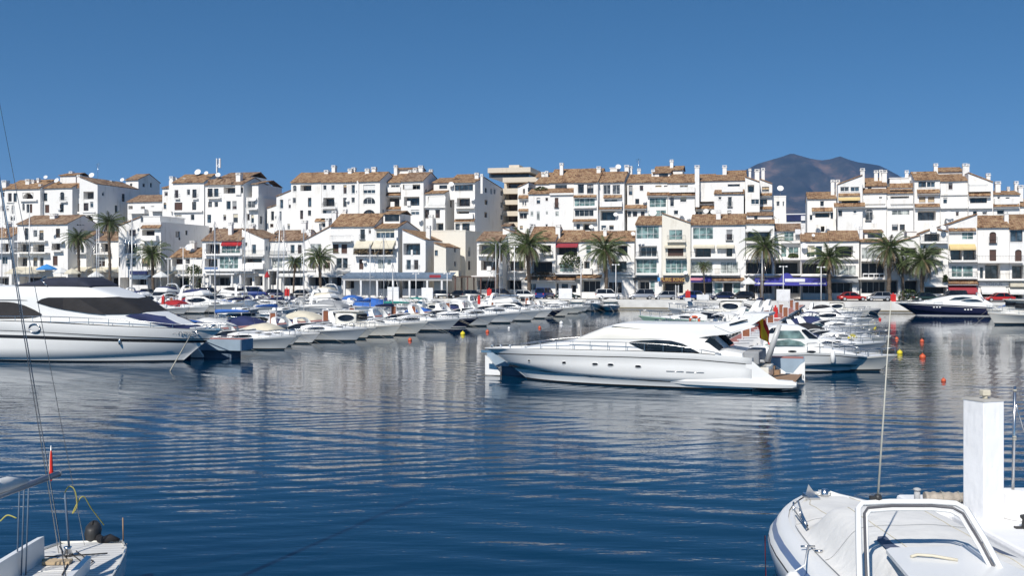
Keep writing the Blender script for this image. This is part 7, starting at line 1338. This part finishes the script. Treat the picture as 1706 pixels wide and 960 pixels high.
m = MB(); m.box(-w_ - .012, w_ + .012, -w_ - .012, w_ + .012, 2.3, 2.325); m.build('cap', mat("cap_grey", (.45, .43, .39), .9), pl)
lb = thing('lamp_box', (9.16, 20.34, 3.475), math.radians(10), "small weathered lamp box on top of the white pillar", 'lamp'); m = MB(); m.box(-.08, .08, -.07, .07, .06, .17); m.build('housing', CANV['cream'], lb, bevel=.015); m = MB(); m.tube([(0, 0, 0), (0, 0, .06)], .05, 8); m.build('foot', CANV['cream'], lb)
bo = thing('bollard', (9.56, 19.55, 1.15), 0, "small black iron bollard on the near white quay", 'bollard'); m = MB(); m.lathe([(.09, 0), (.075, .04), (.06, .16), (.1, .2), (.1, .24), (.04, .26)], (0, 0, 0), 14); m.box(-.2, .18, -.05, .05, .001, .035); m.build('post', IRON, bo)
po = thing('metal_pole', (9.68, 20.3, 1.72), 0, "thin galvanised pole with lashings on the near parapet", 'pole'); m = MB(); m.tube([(0, 0, 0), (.04, 0, 2.0)], .028, 8); m.tube([(.03, 0, 1.75), (.22, 0, 1.1)], .012, 5); m.build('tube', STEEL, po); m = MB()
for z in (.95, 1.0, 1.9): m.lathe([(.035, z), (.042, z + .02), (.035, z + .04)], (.02 + z * .01, 0, 0), 8)
m.build('lashing', ROPE, po)
ru = thing('rolled_tarpaulin', (8.42, 21.75, 1.15), math.radians(-4), "rolled beige tarpaulin tied with rope lying beside the white pillar", 'tarpaulin')
m = MB(); rows = []
for i in range(25):
    x = .12 + i * .042; rr_ = .105 + .012 * math.sin(i * 1.7) - (.02 if i in (8, 16) else 0); rows.append([(x, rr_ * 1.25 * math.cos(t) , .12 + rr_ * math.sin(t) + .006 * math.sin(3 * t + i)) for t in [2 * PI * k / 14 for k in range(14)]])
m.grid(rows, closed=True); m.poly(rows[0]); m.poly(rows[-1]); m.build('roll', mat("old_tarp", (.42, .37, .31), .9, .35, 6, .02, 12), ru)
m = MB()
for x in (.46, .80): m.tube([(x, .14 * math.cos(t), .12 + .12 * math.sin(t)) for t in [2 * PI * k / 12 for k in range(13)]], .01, 4)
m.build('rope_tie', ROPE, ru)
ba = thing('mooring_post', (8.37, 21.7, 1.15), 0, "short grey mooring post at the end of the rolled tarpaulin", 'mooring post'); m = MB(); m.tube([(0, 0, 0), (0, 0, .26)], .06, 10); m.lathe([(.075, .26), (.08, .3), (.03, .32)], (0, 0, 0), 10); m.build('post', GREYW, ba)

# ------------------------------------------------------------------ sailing boat stern, bottom left
sb = thing('sailing_boat', (-7.62, 19.05, 0), math.radians(5), "stern of a small white sailing boat with wooden-lined deck in the lower left corner", 'sailing boat')
hs = lambda d: .62 + .62 * (1 - math.exp(-d / 2.2)) if d > .01 else .55
m = MB(); dd = [0, .08, .5, 1, 1.6, 2.4, 3.4, 4.6, 6, 7.5, 8.6, 9.3]; fw = lambda d: hs(d) if d < 6 else hs(6) * max(.04, 1 - ((d - 6) / 3.35) ** 2)
rows = [[(w, -d + (.0 if k else 0), z) for k, (w, z) in enumerate([(fw(d) * a, zz) for a, zz in ((1, 1.0), (1.0, .93), (.97, .6), (.86, .25), (.6, 0), (0, -.3))])] for d in dd]
m.grid(rows); m.grid([[(-x, y_, z) for x, y_, z in r] for r in rows]); m.poly(rows[0] + [(-x, y_, z) for x, y_, z in rows[0][::-1]]); m.build('hull', GEL, sb)
PLK = bpy.data.materials.new("deck_planks"); PLK.use_nodes = True; t_ = PLK.node_tree; b__ = t_.nodes["Principled BSDF"]; co_ = t_.nodes.new("ShaderNodeTexCoord"); sx_ = t_.nodes.new("ShaderNodeSeparateXYZ"); t_.links.new(co_.outputs["Object"], sx_.inputs[0])
md = t_.nodes.new("ShaderNodeMath"); md.operation = 'PINGPONG'; md.inputs[1].default_value = .06; t_.links.new(sx_.outputs[1], md.inputs[0]); rp = t_.nodes.new("ShaderNodeValToRGB"); mu_ = t_.nodes.new("ShaderNodeMath"); mu_.operation = 'MULTIPLY'; mu_.inputs[1].default_value = 16.6; t_.links.new(md.outputs[0], mu_.inputs[0]); t_.links.new(mu_.outputs[0], rp.inputs[0])
rp.color_ramp.elements[0].color = (.22, .2, .18, 1); rp.color_ramp.elements[0].position = .07; rp.color_ramp.elements[1].color = (.70, .69, .66, 1); rp.color_ramp.elements[1].position = .14; t_.links.new(rp.outputs[0], b__.inputs["Base Color"]); b__.inputs["Roughness"].default_value = .6
m = MB(); m.grid([[(fw(d) * k, -d, 1.002 + .03 * (1 - k * k)) for k in (-1, -.5, 0, .5, 1)] for d in [i * .2 for i in range(13)]]); m.grid([[(s_ * fw(d), -d, 1.0), (s_ * fw(d) * .55, -d, 1.02)] for d in (2.4, 4, 5.8) for s_ in (1,)]); m.grid([[(-fw(d), -d, 1.0), (-fw(d) * .55, -d, 1.02)] for d in (2.4, 4, 5.8)]); m.grid([[(fw(d) * k, -d, 1.0) for k in (-1, 0, 1)] for d in (5.8, 7, 8, 9.2)]); m.build('deck', PLK, sb)
m = MB()
for sg in (-1, 1): m.tube([(sg * fw(d) * .985, -d, 1.03) for d in (0, .5, 1, 1.6, 2.4, 3.4, 4.6, 6)], .022, 5)
m.tube([(-.55, 0, 1.03), (.55, 0, 1.03)], .022, 5); m.build('toe_rail', GEL2, sb)
m = MB(); m.grid([[(sg * fw(d) * .55, -d, 1.02), (sg * fw(d) * .58, -d, 1.26), (sg * fw(d) * .5, -d, 1.28), (sg * fw(d) * .46, -d, .5)] for d in (1.9, 3, 4.4) for sg in (1,)], sm=False); m.grid([[(-fw(d) * .55, -d, 1.02), (-fw(d) * .60, -d, 1.42), (-fw(d) * .48, -d, 1.44), (-fw(d) * .46, -d, .5)] for d in (1.2, 1.6, 3, 4.4)], sm=False); m.poly([(-.5, -1.9, .5), (.5, -1.9, .5), (.6, -4.4, .5), (-.6, -4.4, .5)]); m.poly([(-.5, -1.9, .5), (.5, -1.9, .5), (.5, -1.9, 1.04), (-.5, -1.9, 1.04)]); m.build('cockpit_coaming', GEL, sb)
m = MB(); m.grid([[(x, -d, 1.02 + h_ * q) for x, q in ((-.75, 0), (-.7, .8), (-.4, 1), (.4, 1), (.7, .8), (.75, 0))] for d, h_ in ((4.4, .45), (6, .42), (7.2, .2), (7.8, .02))]); m.build('coachroof', GEL, sb)
m = MB(); m.tube([(-.42, -4.55, 1.4), (-.80, -4.55, 13.2)], [.09, .06], 8); mast = m.build('mast', ALU, sb)
m = MB(); m.tube([(-.42, -4.5, 2.62), (.05, -1.95, 2.63)], .05, 10); m.tube([(.05, -1.95, 2.63), (.05, -1.88, 2.63)], [.058, .05], 8); m.build('boom', mat("boom_grey", (.33, .36, .40), .4, .05, 3, metal=.3), sb)
m = MB(); m.tube([(-.42, -4.5, 2.8), (-.2, -3.4, 2.76), (-.1, -2.9, 2.70)], [.13, .11, .04], 8); m.build('furled_sail', CANV['white'], sb)
m = MB(); m.tube([(-.78, -4.55, 13.1), (-.33, -.75, 1.02)], .009, 4); m.tube([(-.74, -4.55, 13.0), (-.05, -.25, 1.02)], .006, 4)
for sg in (-1, 1): m.tube([(-.78, -4.55, 13.0), (sg * 1.15, -4.6, 1.0)], .008, 4)
m.build('rigging', STEEL, sb)
m = MB()
for x in (-.52, -.45, -.38): m.tube([(x + .1, -2.3, 2.56), (x, -2.15, 1.05)], .012, 4)
m.tube([(-.1, -.9, 1.05), (-.18, -.85, 1.9), (-.2, -.85, 2.1)], .02, 5); m.build('mainsheet', CANV['slate'], sb)
m = MB(); m.tube(curve([(-.2, -.85, 2.1), (-.14, -.8, 2.2), (-.05, -.78, 2.12), (-.02, -.76, 1.85), (-.1, -.76, 1.72), (.05, -.7, 2.0), (.16, -.55, 1.75), (.3, -.3, 1.4)]), .010, 5); m.tube(curve([(-1.2, -1.4, 2.0), (-1.1, -1.4, 1.75), (-.95, -1.4, 1.85), (-.8, -1.4, 1.8)]), .012, 5); m.build('yellow_rope', mat("rope_yellow", (.42, .38, .10), .9), sb)
m = MB(); m.grid([[(-.02 + w * math.cos(t), .14 + w * 1.25 * math.sin(t), z + .04 * math.sin(t)) for t in [2 * PI * k / 12 for k in range(12)]] for w, z in ((.02, .95), (.10, .97), (.13, 1.06), (.15, 1.18), (.13, 1.28), (.08, 1.33), (.01, 1.34))], closed=True); m.box(-.06, .06, .2, .34, .1, .96); m.build('outboard_motor', IRON, sb, bevel=.02)
m = MB(); m.tube([(.05, .12, 1.1), (.2, -.05, 1.05), (.35, -.1, 1.12), (.5, -.05, 1.06)], [.07, .08, .07, .03], 7); m.build('black_bag', CANV['black'], sb)
m = MB(); m.tube([(.56, -.02, 1.0), (.55, -.02, 1.46)], .012, 5); m.build('ensign_staff', TEAK, sb)
m = MB()
for k in range(3): m.tube([(-.45 + k * .2, -.35 - k * .18, 1.05), (-.2 + k * .2, -.9 - k * .1, 1.045), (.05 + k * .2, -1.4, 1.05), (.2 + .12 * k, -2.2, 1.05)], .012, 4)
m.tube([(-.5, -1.1, 1.06), (0, -1.05, 1.06), (.55, -.95, 1.06)], .012, 4); m.build('deck_ropes', CANV['charcoal'], sb)
m = MB(); m.lathe([(.06, 1.04), (.075, 1.1), (.05, 1.16), (.07, 1.2)], (-.1, -1.0, 0), 12); m.build('winch', STEEL, sb)
m = MB(); m.box(-.34, .1, -1.55, -1.35, 1.04, 1.09); m.box(-.5, -.2, -1.3, -1.22, 1.04, 1.07); m.build('tiller_board', TAN, sb)
fg = thing('furled_flag', (-7.55, 17.2, 2.7), 0, "small red and cream flag furled at the boom end, lower left", 'flag'); m = MB(); m.grid([[( .035 * math.cos(t) * q, .035 * math.sin(t) * q, z) for t in [2 * PI * k / 10 for k in range(10)]] for z, q in ((.30, .3), (.24, .6), (.12, .8), (0, .9), (-.1, 1.2), (-.2, .5))], closed=True, mrow=lambda j: 1 if j in (4, 5, 6) else 0); m.build('cloth', [mat("flag_red", (.5, .02, .02)), CANV['cream']], fg); m = MB(); m.tube([(0, 0, -.1), (0, 0, .38)], .01, 4); m.build('staff', ALU, fg)
o = thing('mooring_line', (0, 0, 0), 0, "dark mooring line running from the lower left boat's stern into the water", 'mooring line'); m = MB(); m.tube([Vector((-7.1, 18.95, .95)), wz(200, 975, -.3)], .018, 4); m.build('rope', CANV['black'], o)
